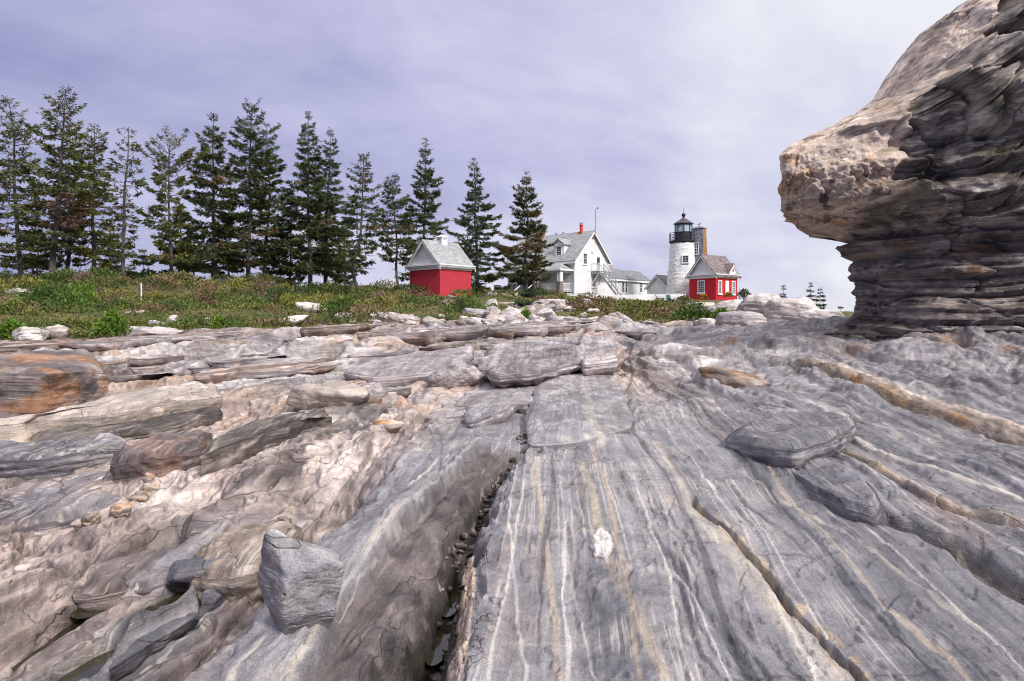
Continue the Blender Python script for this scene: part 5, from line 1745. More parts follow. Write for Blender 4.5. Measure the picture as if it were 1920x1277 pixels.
def make_chair(p, rz, label):
    t = empty('garden_chair', p, rz)
    tag(t, label, 'chair', 'green garden chairs on the lawn')
    for k in range(5):
        x = -0.26 + 0.13 * k
        h = 1.02 - 0.05 * abs(k - 2) ** 1.3
        MB().bar((x * 0.8, 0.12, 0.30), (x * 1.1, 0.48, h), 0.115, 0.022).build('back_slat', M['green'], t)
    for k in range(5):
        y = -0.42 + 0.125 * k
        MB().box(-0.27, 0.27, y, y + 0.11, 0.36 - 0.02 * k, 0.385 - 0.02 * k).build('seat_slat', M['green'], t)
    for s in (-1, 1):
        MB().box(s * 0.31 - 0.03, s * 0.31 + 0.03, -0.46, -0.36, -0.15, 0.52).build('leg', M['green'], t)
        MB().bar((s * 0.28, -0.42, 0.34), (s * 0.28, 0.50, -0.05), 0.04, 0.13).build('leg', M['green'], t)
        MB().box(s * 0.36 - 0.07, s * 0.36 + 0.07, -0.52, 0.30, 0.522, 0.55).build('armrest', M['green'], t)


def ground_z(x, y):
    return float(hill_z(np.array([x]), np.array([y]))[0])


build_fence()
for px, rz, lb in ((1236.5, R(70), 'green slatted garden chair seen side on before the white fence'),
                   (1256, R(20), 'green slatted garden chair facing the sea, nearer the lighthouse')):
    p = at(px, 567.5, 80.5)
    make_chair(p, rz, lb)
tp = at(1246.5, 567.5, 80.3)
tt = empty('garden_table', tp, R(20))
tag(tt, 'low green slatted table between the two garden chairs', 'table')
for k in range(4):
    MB().box(-0.36, 0.36, -0.26 + 0.135 * k, -0.14 + 0.135 * k, 0.45, 0.48).build('table_slat', M['green'], tt)
for sx in (-0.3, 0.3):
    for sy in (-0.2, 0.2):
        MB().box(sx - 0.03, sx + 0.03, sy - 0.03, sy + 0.03, -0.15, 0.448).build('leg', M['green'], tt)
pp = at(265, 553, 52)
o = MB().tube([(0, 0, -0.6), (0, 0, at(265, 531, 52).z - pp.z)], 0.045, 8).build('marker_post', M['trim'], None, False, pp)
tag(o, 'thin white marker post standing in the scrub below the spruces', 'post')

# ------------------------------------------------------------------ spruces
def leaf_cards(rs, pos, dirs, ln, wd, droop=0.0):
    """pointed four-cornered sprays: pos (n,3), dirs (n,3), length and width per card"""
    n = len(pos)
    d = dirs / np.maximum(np.linalg.norm(dirs, axis=1)[:, None], 1e-6)
    r = rs.normal(size=(n, 3))
    side = np.cross(d, r)
    side /= np.maximum(np.linalg.norm(side, axis=1)[:, None], 1e-6)
    L, W = ln[:, None], wd[:, None]
    mid = pos + d * L * 0.45
    mid2 = mid.copy()
    mid2[:, 2] += 0.0
    tip = pos + d * L
    tip[:, 2] -= droop * ln
    v = np.stack([pos, mid + side * W * 0.5, tip, mid - side * W * 0.5], 1).reshape(-1, 3)
    f = np.arange(n * 4).reshape(n, 4)
    return v, f


TREES = 'spruces along the crest of the headland'


def spruce(px, py, Y, toppx, toppy, prof, label, seed, start=0.15, nb=120, dens=1.0, tint=(0.045, 0.062, 0.022), brown=0.10, lean2=0.0, trunk_r=0.0125, flat=0.0,
           barecol=None, tuft=0.0, card=1.0, name='spruce_tree', mid=None, deadlow=14, cat='tree'):
    rs = np.random.RandomState(seed)
    B = np.array(at(px, py, Y)[:])
    T = np.array(at(toppx, toppy, Y + rs.uniform(-0.5, 0.5))[:])
    B[2] -= 0.35
    H = T[2] - B[2]
    t = empty(name, Vector(B))
    tag(t, label, cat, TREES)
    ppm = F / Y
    # trunk axis
    nseg = 14
    fs = np.linspace(0, 1, nseg)
    ax = (T - B)[None, :] * fs[:, None]
    wob = np.stack([np.interp(fs, np.linspace(0, 1, 6), np.r_[0, rs.normal(size=4) * 0.010 * H, 0]),
                    np.interp(fs, np.linspace(0, 1, 6), np.r_[0, rs.normal(size=4) * 0.010 * H, 0]), np.zeros(nseg)], 1)
    if mid is not None:      # a crooked stem: sideways offset in photo columns at given fractions
        wob[:, 0] += np.interp(fs, mid[0], np.array(mid[1]) / ppm)
    ax = ax + wob

    def axis(f):
        return np.stack([np.interp(f, fs, ax[:, k]) for k in range(3)], -1)
    rad = trunk_r * H * (1 - fs) ** 1.0 + 0.02
    rad[0] *= 1.35
    MB().tube([tuple(p) for p in ax], list(rad), 8).build('trunk', M['bark'], t, True)
    # branches
    pf, pw = np.array([p[0] for p in prof]), np.array([p[1] / ppm for p in prof])
    nw = max(4, int((1 - start) * H / 0.62))          # whorls
    wh = np.sort(start + (1 - start) * (np.arange(nw) + rs.uniform(0.2, 0.8, nw)) / nw)
    per = max(3, int(round(nb / nw)))
    nb = nw * per
    f = np.repeat(wh, per) + rs.normal(size=nb) * 0.006
    f = np.clip(f, start, 0.992)
    az = np.tile(np.arange(per) * 2 * np.pi / per, nw) + np.repeat(rs.uniform(0, 6.28, nw), per) + rs.normal(size=nb) * 0.35
    gust = 1.0 + 0.35 * pn2(f * 9, np.full(nb, seed * 1.7), 5)
    Ln = np.interp(f, pf, pw) * np.clip(rs.normal(0.80, 0.22, nb), 0.25, 1.30) * gust
    Ln = np.maximum(Ln, 0.15)
    rise = np.interp(f, [0, 0.35, 0.75, 1.0], [-0.22, -0.06, 0.22, 0.9]) + rs.normal(size=nb) * 0.10
    wood = MB()
    base = axis(f)
    out = np.stack([np.cos(az), np.sin(az), np.zeros(nb)], -1)

    def onbranch(i, s):
        z = rise[i] * s - 0.30 * s * (1 - flat) * np.interp(f[i], [0, 0.6, 1], [1, 0.6, 0]) + 0.26 * s ** 3
        p = base[i] + out[i] * (Ln[i] * s)[:, None]
        p[:, 2] += Ln[i] * z
        return p
    for i in range(nb):
        if Ln[i] > 0.45:
            q = onbranch(np.full(4, i), np.array([0, 0.35, 0.7, 0.95]))
            wood.tube([tuple(p) for p in q], [0.012 + 0.014 * Ln[i], 0.010 + 0.008 * Ln[i], 0.012, 0.006], 3)
    # bare dead snags under the crown
    for k in range(deadlow):
        ff = rs.uniform(0.07, max(start + 0.16, 0.25))
        p = axis(np.array([ff]))[0]
        a = rs.uniform(0, 6.28)
        l = rs.uniform(0.5, 2.6)
        d = np.array([math.cos(a), math.sin(a), rs.uniform(-0.35, 0.15)])
        q = [p, p + d * l * 0.5 + np.array([0, 0, -0.05]), p + d * l + np.array([0, 0, rs.uniform(-0.2, 0.1)])]
        wood.tube([tuple(x) for x in q], [0.035, 0.022, 0.008], 3)
        q2 = [q[1], q[1] + np.array([math.cos(a + 0.8), math.sin(a + 0.8), -0.1]) * l * 0.4]
        wood.tube([tuple(x) for x in q2], [0.018, 0.006], 3)
    wood.build('limbs', M['bark'], t)
    # sprays of needles
    npt = np.maximum(3, (Ln * 23.0 * dens)).astype(int)
    idx = np.repeat(np.arange(nb), npt)
    n = len(idx)
    s = rs.uniform(0, 1, n) ** (0.62 if tuft <= 0 else 0.40)
    s = np.interp(s, [0, 1], [0.18 + 0.25 * tuft, 1.0])
    pos = onbranch(idx, s)
    lat = np.stack([-np.sin(az[idx]), np.cos(az[idx]), np.zeros(n)], -1)
    sl = rs.choice([-1, 1], n)
    off = rs.uniform(0, 1, n) * (0.10 + 0.34 * Ln[idx] * (1.08 - s)) * sl
    pos = pos + lat * off[:, None]
    pos[:, 2] += rs.normal(size=n) * 0.05 - 0.05 * np.abs(off)
    d = out[idx] * 0.8 + lat * (sl * rs.uniform(0.1, 1.0, n))[:, None] + rs.normal(size=(n, 3)) * 0.30
    d[:, 2] += 0.12 + rise[idx] * 0.4
    reps = 3
    pos = np.repeat(pos, reps, 0) + rs.normal(size=(n * reps, 3)) * np.array([0.07, 0.07, 0.035])
    d = np.repeat(d, reps, 0) + rs.normal(size=(n * reps, 3)) * np.array([0.45, 0.45, 0.22])
    hang = rs.uniform(0, 1, n * reps) < 0.22
    d[hang, 2] -= rs.uniform(0.5, 1.4, hang.sum())
    ln = rs.uniform(0.24, 0.56, n * reps) * card
    ln[hang] *= 0.6
    wd = rs.uniform(0.085, 0.15, n * reps) * card
    tp = np.repeat(np.interp(f[idx], [0, 0.75, 1], [1, 0.9, 0.5]), reps)
    ln, wd = ln * tp, wd * tp
    v, fc = leaf_cards(rs, pos, d, ln, wd, 0.12)
    bcol = np.array(tint)[None, :] * rs.uniform(0.65, 1.45, nb)[:, None]
    bcol = bcol * np.array([0.98, 1.03, 0.95])
    isb = rs.uniform(0, 1, nb) < brown * 0.6
    bcol[isb] = np.array([0.165, 0.120, 0.055]) * rs.uniform(0.7, 1.3, (isb.sum(), 1))
    if barecol is not None:     # a dead reddish patch: fraction range and colour
        m = (f > barecol[0]) & (f < barecol[1]) & (np.cos(az - barecol[2]) > 0.1)
        bcol[m] = np.array([0.13, 0.075, 0.055]) * rs.uniform(0.7, 1.2, (m.sum(), 1))
    c = np.repeat(bcol[idx], reps, 0) * rs.uniform(0.70, 1.35, (n * reps, 1))
    c[:, 1] *= rs.uniform(0.92, 1.10, n * reps)
    me = np_mesh('needles', v, fc, M['needles'], np.repeat(c, 4, 0), smooth=False)
    link('crown', me, t)
    return t


CONE = lambda w: [(0, w * 0.65), (0.12, w * 0.9), (0.25, w), (0.45, w * 0.84), (0.65, w * 0.58), (0.82, w * 0.34), (0.94, w * 0.13), (1.0, 0.02 * w)]
OLV, DKG, YEL, BLU = (0.098, 0.100, 0.038), (0.070, 0.083, 0.031), (0.124, 0.124, 0.036), (0.070, 0.088, 0.040)
spruce(42, 543, 62, 16, 186, [(0, 30), (0.2, 48), (0.45, 62), (0.6, 50), (0.7, 34), (0.8, 40), (0.92, 26), (1, 8)], 'tall sparse spruce at the left border with leaning trunk', 11, 0.14, 110, 0.75, OLV, 0.10)
spruce(98, 533, 60, 123, 172, [(0, 30), (0.2, 55), (0.4, 70), (0.55, 56), (0.65, 28), (0.78, 46), (0.88, 34), (0.96, 20), (1, 6)], 'tallest spruce with thick pale trunk and a dead reddish bough', 12, 0.20, 125, 0.75, OLV, 0.14, trunk_r=0.017, barecol=(0.33, 0.44, -0.3))
spruce(122, 527, 66, 146, 236, [(0, 30), (0.3, 42), (0.6, 46), (0.75, 40), (0.86, 24), (1, 5)], 'spruce with slender top standing close behind the tallest one', 13, 0.18, 90, 0.75, OLV, 0.10)
spruce(174, 532, 66, 177, 231, [(0, 42), (0.25, 54), (0.45, 52), (0.6, 34), (0.75, 34), (0.88, 24), (1, 5)], 'spruce with narrow spiky top and bushy lower boughs', 14, 0.16, 110, 0.85, YEL, 0.08)
spruce(233, 530, 62, 241, 241, [(0, 20), (0.22, 34), (0.42, 36), (0.55, 24), (0.68, 36), (0.8, 24), (0.9, 20), (1, 5)], 'thin half bare spruce with a spindly open top', 15, 0.20, 70, 0.55, OLV, 0.16, tuft=0.4)
spruce(314, 538, 64, 318, 270, [(0, 16), (0.2, 40), (0.4, 44), (0.55, 36), (0.68, 30), (0.78, 50), (0.86, 46), (0.94, 30), (1, 12)], 'spruce with a dense rounded cap over an open stem', 16, 0.22, 100, 0.85, YEL, 0.05, tuft=0.5, flat=0.6)
spruce(338, 542, 68, 336, 395, [(0, 20), (0.4, 42), (0.7, 34), (1, 8)], 'short bushy spruce filling the gap beside the round capped one', 17, 0.25, 55, 0.9, DKG, 0.05)
spruce(397, 538, 66, 401, 213, CONE(62), 'broad dense spruce with a rusty tinted crown left of the twin tops', 18, 0.12, 150, 1.15, DKG, 0.22)
spruce(466, 538, 68, 473, 195, [(0, 36), (0.2, 50), (0.45, 54), (0.6, 44), (0.75, 38), (0.88, 28), (1, 5)], 'very tall spruce with pointed dark crown, third from the tallest', 19, 0.16, 140, 1.0, DKG, 0.12)
spruce(498, 536, 70, 500, 234, [(0, 30), (0.3, 46), (0.55, 44), (0.75, 30), (1, 5)], 'spruce whose top shows just right of the very tall pointed one', 20, 0.18, 105, 0.95, DKG, 0.10)
spruce(581, 545, 68, 578, 208, CONE(58), 'full pointed spruce with brown cones in its tip', 21, 0.13, 150, 1.1, DKG, 0.14)
spruce(548, 545, 72, 545, 380, [(0, 30), (0.4, 44), (0.7, 30), (1, 6)], 'low spruce squeezed in before the full pointed one', 22, 0.2, 60, 0.9, DKG, 0.2)
spruce(610, 550, 70, 621, 241, CONE(52), 'light green spruce with reddish tip beside the full pointed one', 23, 0.14, 130, 0.95, BLU, 0.10)
spruce(686, 560, 62, 683, 290, [(0, 22), (0.2, 36), (0.4, 40), (0.6, 38), (0.8, 28), (0.92, 18), (1, 5)], 'spruce with a crooked bowed trunk', 24, 0.2, 95, 0.7, DKG, 0.08, mid=([0, 0.12, 0.25, 0.4, 1], [0, -18, -22, -6, 0]))
spruce(748, 545, 72, 737, 327, [(0, 20), (0.25, 40), (0.5, 40), (0.75, 28), (1, 5)], 'small slender stemmed spruce left of the plain red shed', 25, 0.28, 90, 0.85, DKG, 0.08, trunk_r=0.011)
spruce(793, 552, 78, 797, 260, CONE(50), 'tall dense spruce rising behind the plain red shed', 26, 0.14, 135, 1.0, DKG, 0.05)
spruce(894, 555, 80, 888, 298, CONE(52), 'dark green spruce between the plain red shed and the white porch', 27, 0.06, 145, 1.05, BLU, 0.03)
spruce(985, 552, 80, 988, 323, CONE(56), 'rusty brown spruce hiding the left end of the white house', 28, 0.15, 140, 1.05, (0.082, 0.084, 0.036), 0.38)
# low dark evergreens between the stems
for i, (px, py, Y, tx, ty, w, lb) in enumerate([
        (72, 535, 74, 70, 430, 40, 'low dark evergreen between the two leftmost trunks'),
        (205, 535, 74, 206, 425, 38, 'low dark evergreen left of the half bare spruce'),
        (270, 540, 75, 268, 470, 30, 'low dark evergreen right of the half bare spruce'),
        (430, 542, 74, 432, 395, 40, 'low evergreen behind the broad rusty spruce'),
        (525, 546, 76, 523, 430, 34, 'low evergreen right of the twin tops'),
        (648, 552, 76, 646, 420, 32, 'low evergreen left of the crooked trunk'),
        (365, 542, 76, 362, 430, 30, 'low evergreen left of the broad rusty spruce')]):
    spruce(px, py, Y, tx, ty, [(0, w * 0.8), (0.3, w), (0.6, w * 0.75), (0.85, w * 0.4), (1, 4)], lb, 60 + i, 0.12, 60, 0.9, DKG, 0.12, deadlow=6)
# far ones, tiny over the rocks at the right
for i, (px, py, Y, tx, ty, w, lb) in enumerate([
        (1469, 600, 120, 1469, 534, 8, 'tiny far spruce alone above the pale rocks'),
        (1520, 600, 118, 1520, 529, 12, 'far spruce, left one of the pair above the pale rocks'),
        (1538, 600, 117, 1537, 539, 12, 'far spruce, right one of the pair above the pale rocks'),
        (1576, 604, 125, 1576, 574, 10, 'faint far treetop next to the foot of the crag'),
        (15, 545, 110, 14, 507, 16, 'far little spruce at the left border beneath the trees'),
        (245, 540, 110, 247, 487, 12, 'far little spruce seen past the half bare trunk'),
        (560, 552, 110, 541, 505, 16, 'far little spruce seen between the dark trunks')]):
    spruce(px, py, Y, tx, ty, [(0, w), (0.3, w), (0.7, w * 0.5), (1, 1.5)], lb, 80 + i, 0.10, 45, 0.6, BLU, 0.0, deadlow=0, card=1.2)
spruce(990, 580, 60, 990, 541, [(0, 26), (0.3, 24), (0.6, 15), (1, 2)], 'small bushy young spruce among the slabs before the porch', 95, 0.02, 70, 1.6, (0.035, 0.065, 0.035), 0.0, deadlow=0, card=0.6)


# ------------------------------------------------------------------ scrub and bushes
G_ = [(0.075, 0.110, 0.024), (0.115, 0.125, 0.034), (0.150, 0.138, 0.052), (0.175, 0.130, 0.072), (0.050, 0.072, 0.024), (0.175, 0.170, 0.045), (0.150, 0.105, 0.075), (0.095, 0.112, 0.032)]


def mound_cards(rs, c, rx, ry, h, n, size, col, var=0.35):
    """leaf sprays through a dome-shaped bush, thick at its surface"""
    a = rs.uniform(0, 2 * np.pi, n)
    q = np.sqrt(rs.uniform(0, 1, n))
    up = np.sqrt(np.maximum(1 - q * q, 0))
    dep = rs.uniform(0.72, 1.08, n)
    lump = 1 + 0.16 * np.sin(a * 3 + rs.uniform(0, 6)) + 0.12 * np.sin(a * 7 + rs.uniform(0, 6))
    p = np.stack([c[0] + rx * q * np.cos(a) * dep * lump, c[1] + ry * q * np.sin(a) * dep * lump, c[2] + h * up * dep + rs.normal(size=n) * 0.03], -1)
    d = np.stack([np.cos(a) * q, np.sin(a) * q, up + 0.5], -1) + rs.normal(size=(n, 3)) * 0.6
    ln = rs.uniform(0.7, 1.3, n) * size
    v, f = leaf_cards(rs, p, d, ln, ln * rs.uniform(0.35, 0.6, n), 0.1)
    cc = np.array(col)[None, :] * 1.2 * rs.uniform(1 - var, 1 + var, (n, 1)) * np.array([1, 1, 1])[None, :]
    cc[:, 0] *= rs.uniform(0.85, 1.2, n)
    return v, f, np.repeat(cc, 4, 0)


def pack(parts):
    vs, fs, cs, k = [], [], [], 0
    for v, f, c in parts:
        vs.append(v)
        fs.append(f + k)
        cs.append(c)
        k += len(v)
    return np.concatenate(vs), np.concatenate(fs), np.concatenate(cs)


def build_scrub():
    rs = np.random.RandomState(3)
    parts = []
    N = 1050
    px = rs.uniform(-160, 1420, N * 3)
    Yd = 29 + 50 * rs.uniform(0, 1, N * 3) ** 1.25
    X = (px - 960) / F * Yd
    tb = turf_edge(X, Yd)
    a = X / Yd
    keep = (Yd > tb - 1.5) & ~((a > 0.23) & (Yd > 66)) & ~((a > 0.28) & (Yd > 58))
    # thin out round the porch rocks and the rubble
    rub = (a > -0.06) & (a < 0.085) & (Yd < 70)
    keep &= ~(rub & (rs.uniform(0, 1, N * 3) < 0.86))
    X, Yd = X[keep][:N], Yd[keep][:N]
    Z = hill_z(X, Yd)
    kind = fbm2(X * 0.16, Yd * 0.10, 3, 700)
    kind2 = fbm2(X * 0.6, Yd * 0.4, 2, 704)
    for i in range(len(X)):
        f = X[i] / Yd[i]
        right = f > 0.06
        r = rs.uniform(0.45, 1.25)
        h = rs.uniform(0.25, 0.80) * (1.5 if rs.uniform() < 0.15 else 1.0) * (0.75 if right else 1.0) * (0.55 + 0.45 * min(1.0, max(0.0, (Yd[i] - 30) / 14)))
        t = kind[i] * 1.3 + 0.5 * kind2[i] + rs.normal() * 0.22
        if right:
            ids = 1 if t < -0.25 else 2 if t < 0.30 else 3 if t < 0.42 else 7
            if rs.uniform() < 0.25:
                ids = 1
        else:
            ids = 0 if t < -0.45 else 4 if t < -0.25 else 7 if t < -0.02 else 1 if t < 0.25 else 5 if t < 0.36 else 2 if t < 0.62 else 3 if t < 0.8 else 6
            if rs.uniform() < 0.06:
                ids = 5
        parts.append(mound_cards(rs, (X[i], Yd[i], Z[i] - 0.1), r, r * 0.9, h, int(44 * r * r + 34), 0.15 + 0.10 * (Yd[i] > 50), G_[ids]))
    # taller thickets, and a belt of brush under the trees
    for i in range(190):
        if i < 90:
            pxx, Yc = rs.uniform(-120, 740), rs.uniform(31, 60)
            q = min(1.0, (Yc - 26) / 22)
            w, h, ids = rs.uniform(0.7, 2.1), rs.uniform(0.6, 1.7) * q, rs.choice([0, 1, 4, 4, 7, 5, 3, 6])
        elif i < 140:
            pxx, Yc = rs.uniform(-120, 780), rs.uniform(60, 80)
            w, h, ids = rs.uniform(1.2, 2.6), rs.uniform(0.7, 1.6), rs.choice([1, 4, 2, 7, 4])
        else:
            pxx, Yc = rs.uniform(1050, 1300), rs.uniform(50, 68)
            w, h, ids = rs.uniform(0.6, 1.3), rs.uniform(0.35, 0.7), rs.choice([2, 3, 1, 6])
        xx = (pxx - 960) / F * Yc
        if Yc < float(turf_edge(np.array([xx]), np.array([Yc]))[0]) + 0.5:
            continue
        zz = float(hill_z(np.array([xx]), np.array([Yc]))[0])
        parts.append(mound_cards(rs, (xx, Yc, zz - 0.15), w, w * 0.9, h, int(150 * w * w + 60), 0.20, G_[ids], 0.45))
    # grass blades at the seaward edge
    n = 15000
    px = rs.uniform(-160, 1420, n)
    Yg = rs.uniform(28, 60, n)
    X = (px - 960) / F * Yg
    k = (Yg > turf_edge(X, Yg) - 0.8) & (Yg < turf_edge(X, Yg) + 7)
    X, Yg = X[k], Yg[k]
    Z = hill_z(X, Yg) - 0.03
    d = np.stack([rs.normal(size=len(X)) * 0.5, rs.normal(size=len(X)) * 0.5, np.ones(len(X))], -1)
    v, f = leaf_cards(rs, np.stack([X, Yg, Z], -1), d, rs.uniform(0.2, 0.5, len(X)), rs.uniform(0.04, 0.08, len(X)), 0.15)
    c = np.array([(0.13, 0.125, 0.035)]) * rs.uniform(0.6, 1.4, (len(X), 1))
    parts.append((v, f, np.repeat(c, 4, 0)))
    v, f, c = pack(parts)
    me = np_mesh('scrub', v, f, M['leaves'], c, smooth=False)
    tag(link('scrub', me), 'low mixed scrub and grass in greens and browns covering the headland', 'scrub', kind='stuff')


build_scrub()


def bush(px, py, Y, wpx, hpx, col, label, seed, n=900, size=0.17, name='bush', stems=True, z=None):
    rs = np.random.RandomState(seed)
    p = at(px, py, Y)
    w, h = wpx / 2 * Y / F, hpx * Y / F
    t = empty(name, p)
    tag(t, label, 'bush', 'bushes on the headland')
    parts = []
    k = 5
    for i in range(k):
        q = (i - (k - 1) / 2) / k * 1.5
        hh = h * (1 - 0.55 * q * q * 2) * rs.uniform(0.85, 1.12)
        parts.append(mound_cards(rs, (q * w, rs.uniform(-0.3, 0.3) * w, -0.15), w * 0.52, w * 0.45, hh + 0.15, n // k, size, np.array(col) * rs.uniform(0.82, 1.2), 0.4))
    v, f, c = pack(parts)
    link('leaves', np_mesh('leaves', v, f, M['leaves'], c, smooth=False), t)
    s = MB()
    for i in range(7):
        a = rs.uniform(0, 6.28)
        r = rs.uniform(0.2, 0.7)
        s.tube([(0.05 * math.cos(a), 0.05 * math.sin(a), -0.3), (r * w * 0.6 * math.cos(a), r * w * 0.4 * math.sin(a), h * 0.5), (r * w * math.cos(a), r * w * 0.6 * math.sin(a), h * 0.85)], [0.03, 0.02, 0.008], 4)
    s.build('stems', M['bark'], t)
    return t


BR, MDG, DGR, OLI, RED, YLW = (0.095, 0.169, 0.022), (0.068, 0.119, 0.024), (0.041, 0.074, 0.022), (0.121, 0.135, 0.035), (0.162, 0.101, 0.061), (0.176, 0.189, 0.034)
for i, b_ in enumerate([
        (100, 582, 43, 130, 52, MDG, 'large dark green bush left of the tall grass', 1500),
        (145, 577, 45, 70, 42, BR, 'bright green bush leaning against the large dark one', 900),
        (214, 626, 29.5, 62, 40, BR, 'round bright green bush beside the pale boulders', 1000),
        (30, 600, 39, 90, 40, OLI, 'olive bush at the left border above the boulders', 900),
        (18, 632, 29, 60, 32, BR, 'low green bush in the lower left corner of the scrub', 700),
        (410, 611, 34.5, 22, 16, BR, 'very small round green bush alone on the rock edge', 350),
        (385, 585, 47, 66, 38, RED, 'bare brownish twiggy bush in the middle of the scrub', 700),
        (470, 590, 46, 110, 34, MDG, 'wide mid green bush under the twin topped spruces', 1200),
        (545, 585, 50, 60, 34, YLW, 'yellow green bush under the full pointed spruce', 800),
        (640, 596, 46, 80, 40, MDG, 'green bush right of the big pale slab in the grass', 1000),
        (735, 588, 56, 110, 46, OLI, 'big rounded olive bush at the left foot of the red shed', 1500),
        (790, 590, 54, 90, 34, MDG, 'green bush in front of the red shed corner', 1100),
        (872, 598, 50, 96, 40, MDG, 'dense green bush right of the red shed above the rubble', 1300),
        (985, 606, 44.5, 30, 24, BR, 'little bright green bush growing out of the rubble', 500),
        (1010, 566, 74, 40, 30, DGR, 'dark juniper bush by the porch steps', 600),
        (1060, 580, 62, 60, 24, OLI, 'olive bush left of the brown turf slope', 700),
        (1110, 577, 63, 100, 24, RED, 'rusty low bush on the slope below the white house', 900),
        (1215, 590, 60, 120, 26, OLI, 'wide olive bush on the slope below the green chairs', 1200),
        (1300, 602, 48, 70, 32, MDG, 'green bush below the bright red house', 1000),
        (1352, 608, 43, 44, 28, BR, 'green bush tucked against the pale rock ridge', 700),
        (1395, 560, 83, 26, 18, DGR, 'small dark bush at the right corner of the bright red house', 500),
        (1282, 566, 78, 26, 12, OLI, 'small olive bush between the chairs and the red house', 400)]):
    bush(*b_[:7], 900 + i, b_[7], 0.17 if b_[2] < 40 else 0.22)
for px, py, Y, lb in ((1319, 561, 82, 'clump of orange flowers at the foot of the bright red house'), (1366, 557, 82.5, 'smaller orange flower clump under the right windows')):
    rs = np.random.RandomState(int(px))
    v1 = mound_cards(rs, (0, 0, -0.1), 0.55, 0.35, 0.55, 260, 0.16, (0.07, 0.10, 0.02))
    v2 = mound_cards(rs, (0, 0, 0.0), 0.50, 0.32, 0.58, 200, 0.13, (0.60, 0.27, 0.02))
    v, f, c = pack([v1, v2])
    o = link('flower_clump', np_mesh('flower_clump', v, f, M['leaves'], c, smooth=False), None, at(px, py, Y))
    tag(o, lb, 'flowers')

# ------------------------------------------------------------------ loose and standing rocks
_ico = {}


def ico(n):
    if n not in _ico:
        import bmesh
        bm = bmesh.new()
        bmesh.ops.create_icosphere(bm, subdivisions=n, radius=1.0)
        bm.verts.ensure_lookup_table()
        v = np.array([x.co[:] for x in bm.verts])
        f = np.array([[w.index for w in x.verts] for x in bm.faces])
        bm.free()
        _ico[n] = (v, f)
    return _ico[n]


def rock_mesh(dims, seed, palette, lay=(0, 0, 1), sub=4, planes=16, sharp=14, tone=0.5, layer=0.05, var=0.30, stain=0.0, vein=0.3, rough=1.0, boxy=0.6):
    """an angular, weathered lump: many bevelled faces, bedding grooves, chips and grain"""
    rs = np.random.RandomState(seed)
    v, f = ico(sub)
    N = rs.normal(size=(planes, 3))
    N /= np.linalg.norm(N, axis=1)[:, None]
    D = rs.uniform(0.80, 1.06, planes)
    # six box-like faces, a little askew
    for a in range(3):
        for s in (-1, 1):
            q = np.zeros(3)
            q[a] = s
            q = q + rs.normal(size=3) * 0.16
            N = np.vstack([N, q / np.linalg.norm(q)])
            D = np.append(D, boxy * rs.uniform(0.92, 1.1) + (1 - boxy) * 0.9)
    dots = np.maximum(v @ N.T, 1e-4) / D[None, :]
    r = (dots ** sharp).sum(1) ** (-1.0 / sharp)
    d = np.array(dims) / 2.0
    p = v * r[:, None]
    p = p / np.abs(p).max(0)[None, :] * d[None, :]
    m = float(np.cbrt(d.prod()))
    sx, sy, sz = rs.uniform(0, 50, 3)
    x, y, z = p[:, 0] + sx, p[:, 1] + sy, p[:, 2] + sz
    k = 0.9 / m
    n1 = fbm3(x * k, y * k, z * k, 4, seed % 97)
    n2 = fbm3(x * k * 3, y * k * 3, z * k * 3, 4, seed % 89 + 3)
    lay = np.array(lay, float)
    lay /= np.linalg.norm(lay)
    w = p @ lay + 0.14 * m * n1 + 0.03 * m * n2
    lt = max(0.035, layer * 1.0)
    q = w / lt + 0.3
    c0 = np.floor(q)
    t = q - c0
    h = rnd(c0.astype(np.int64), np.zeros(c0.shape, np.int64), seed % 71)
    prof = (1 - np.abs(2 * t - 1) ** 3) * (0.3 + 0.7 * h)
    nrm = v / np.maximum(np.array(dims)[None, :], 1e-3)
    nrm /= np.linalg.norm(nrm, axis=1)[:, None]
    side = 1 - np.abs(nrm @ lay)
    p = p + nrm * ((0.10 * n1 + 0.05 * n2 * rough) * m + min(lt * 0.55, 0.05 * m + 0.01) * (prof - 0.5) * ss(side, 0.1, 0.6))[:, None]
    tt = tone + var * (0.8 * (h - 0.5) + 0.5 * pn2(w / lt * 3.1, x * k * 0.6, 7) + 0.45 * n1 + 0.35 * n2)
    c = pal(palette, tt)
    if vein:
        g = np.abs(pn2(w / lt * 0.8, y * k * 0.7 + x * k * 0.7, seed % 61))
        c = mixc(c, (0.62, 0.57, 0.52), (1 - ss(g, 0.03, 0.12)) * vein)
    if stain:
        c = mixc(c, (0.45, 0.22, 0.08), ss(fbm3(x * k * 1.6, y * k * 1.6, z * k * 1.6, 3, 9), 0.05, 0.5) * stain)
    st = np.stack([w, x, z], -1)
    return np_mesh('rock', p, f, M['rock'], np.clip(c, 0.012, 0.85), st)


def shelf_z(x, y):
    return float(rock_field(np.array([x]), np.array([y]))[0][0])


def shelf_at(px, py):
    """where the line of sight meets the shelf itself"""
    d = at(px, py, 1.0)
    Ys = np.exp(np.linspace(math.log(2.0), math.log(40), 700))
    z = rock_field(d.x * Ys, Ys)[0]
    b = np.nonzero(d.z * Ys <= z)[0]
    i = b[0] if len(b) else len(Ys) - 1
    return np.array([d.x * Ys[i], Ys[i], z[i]])


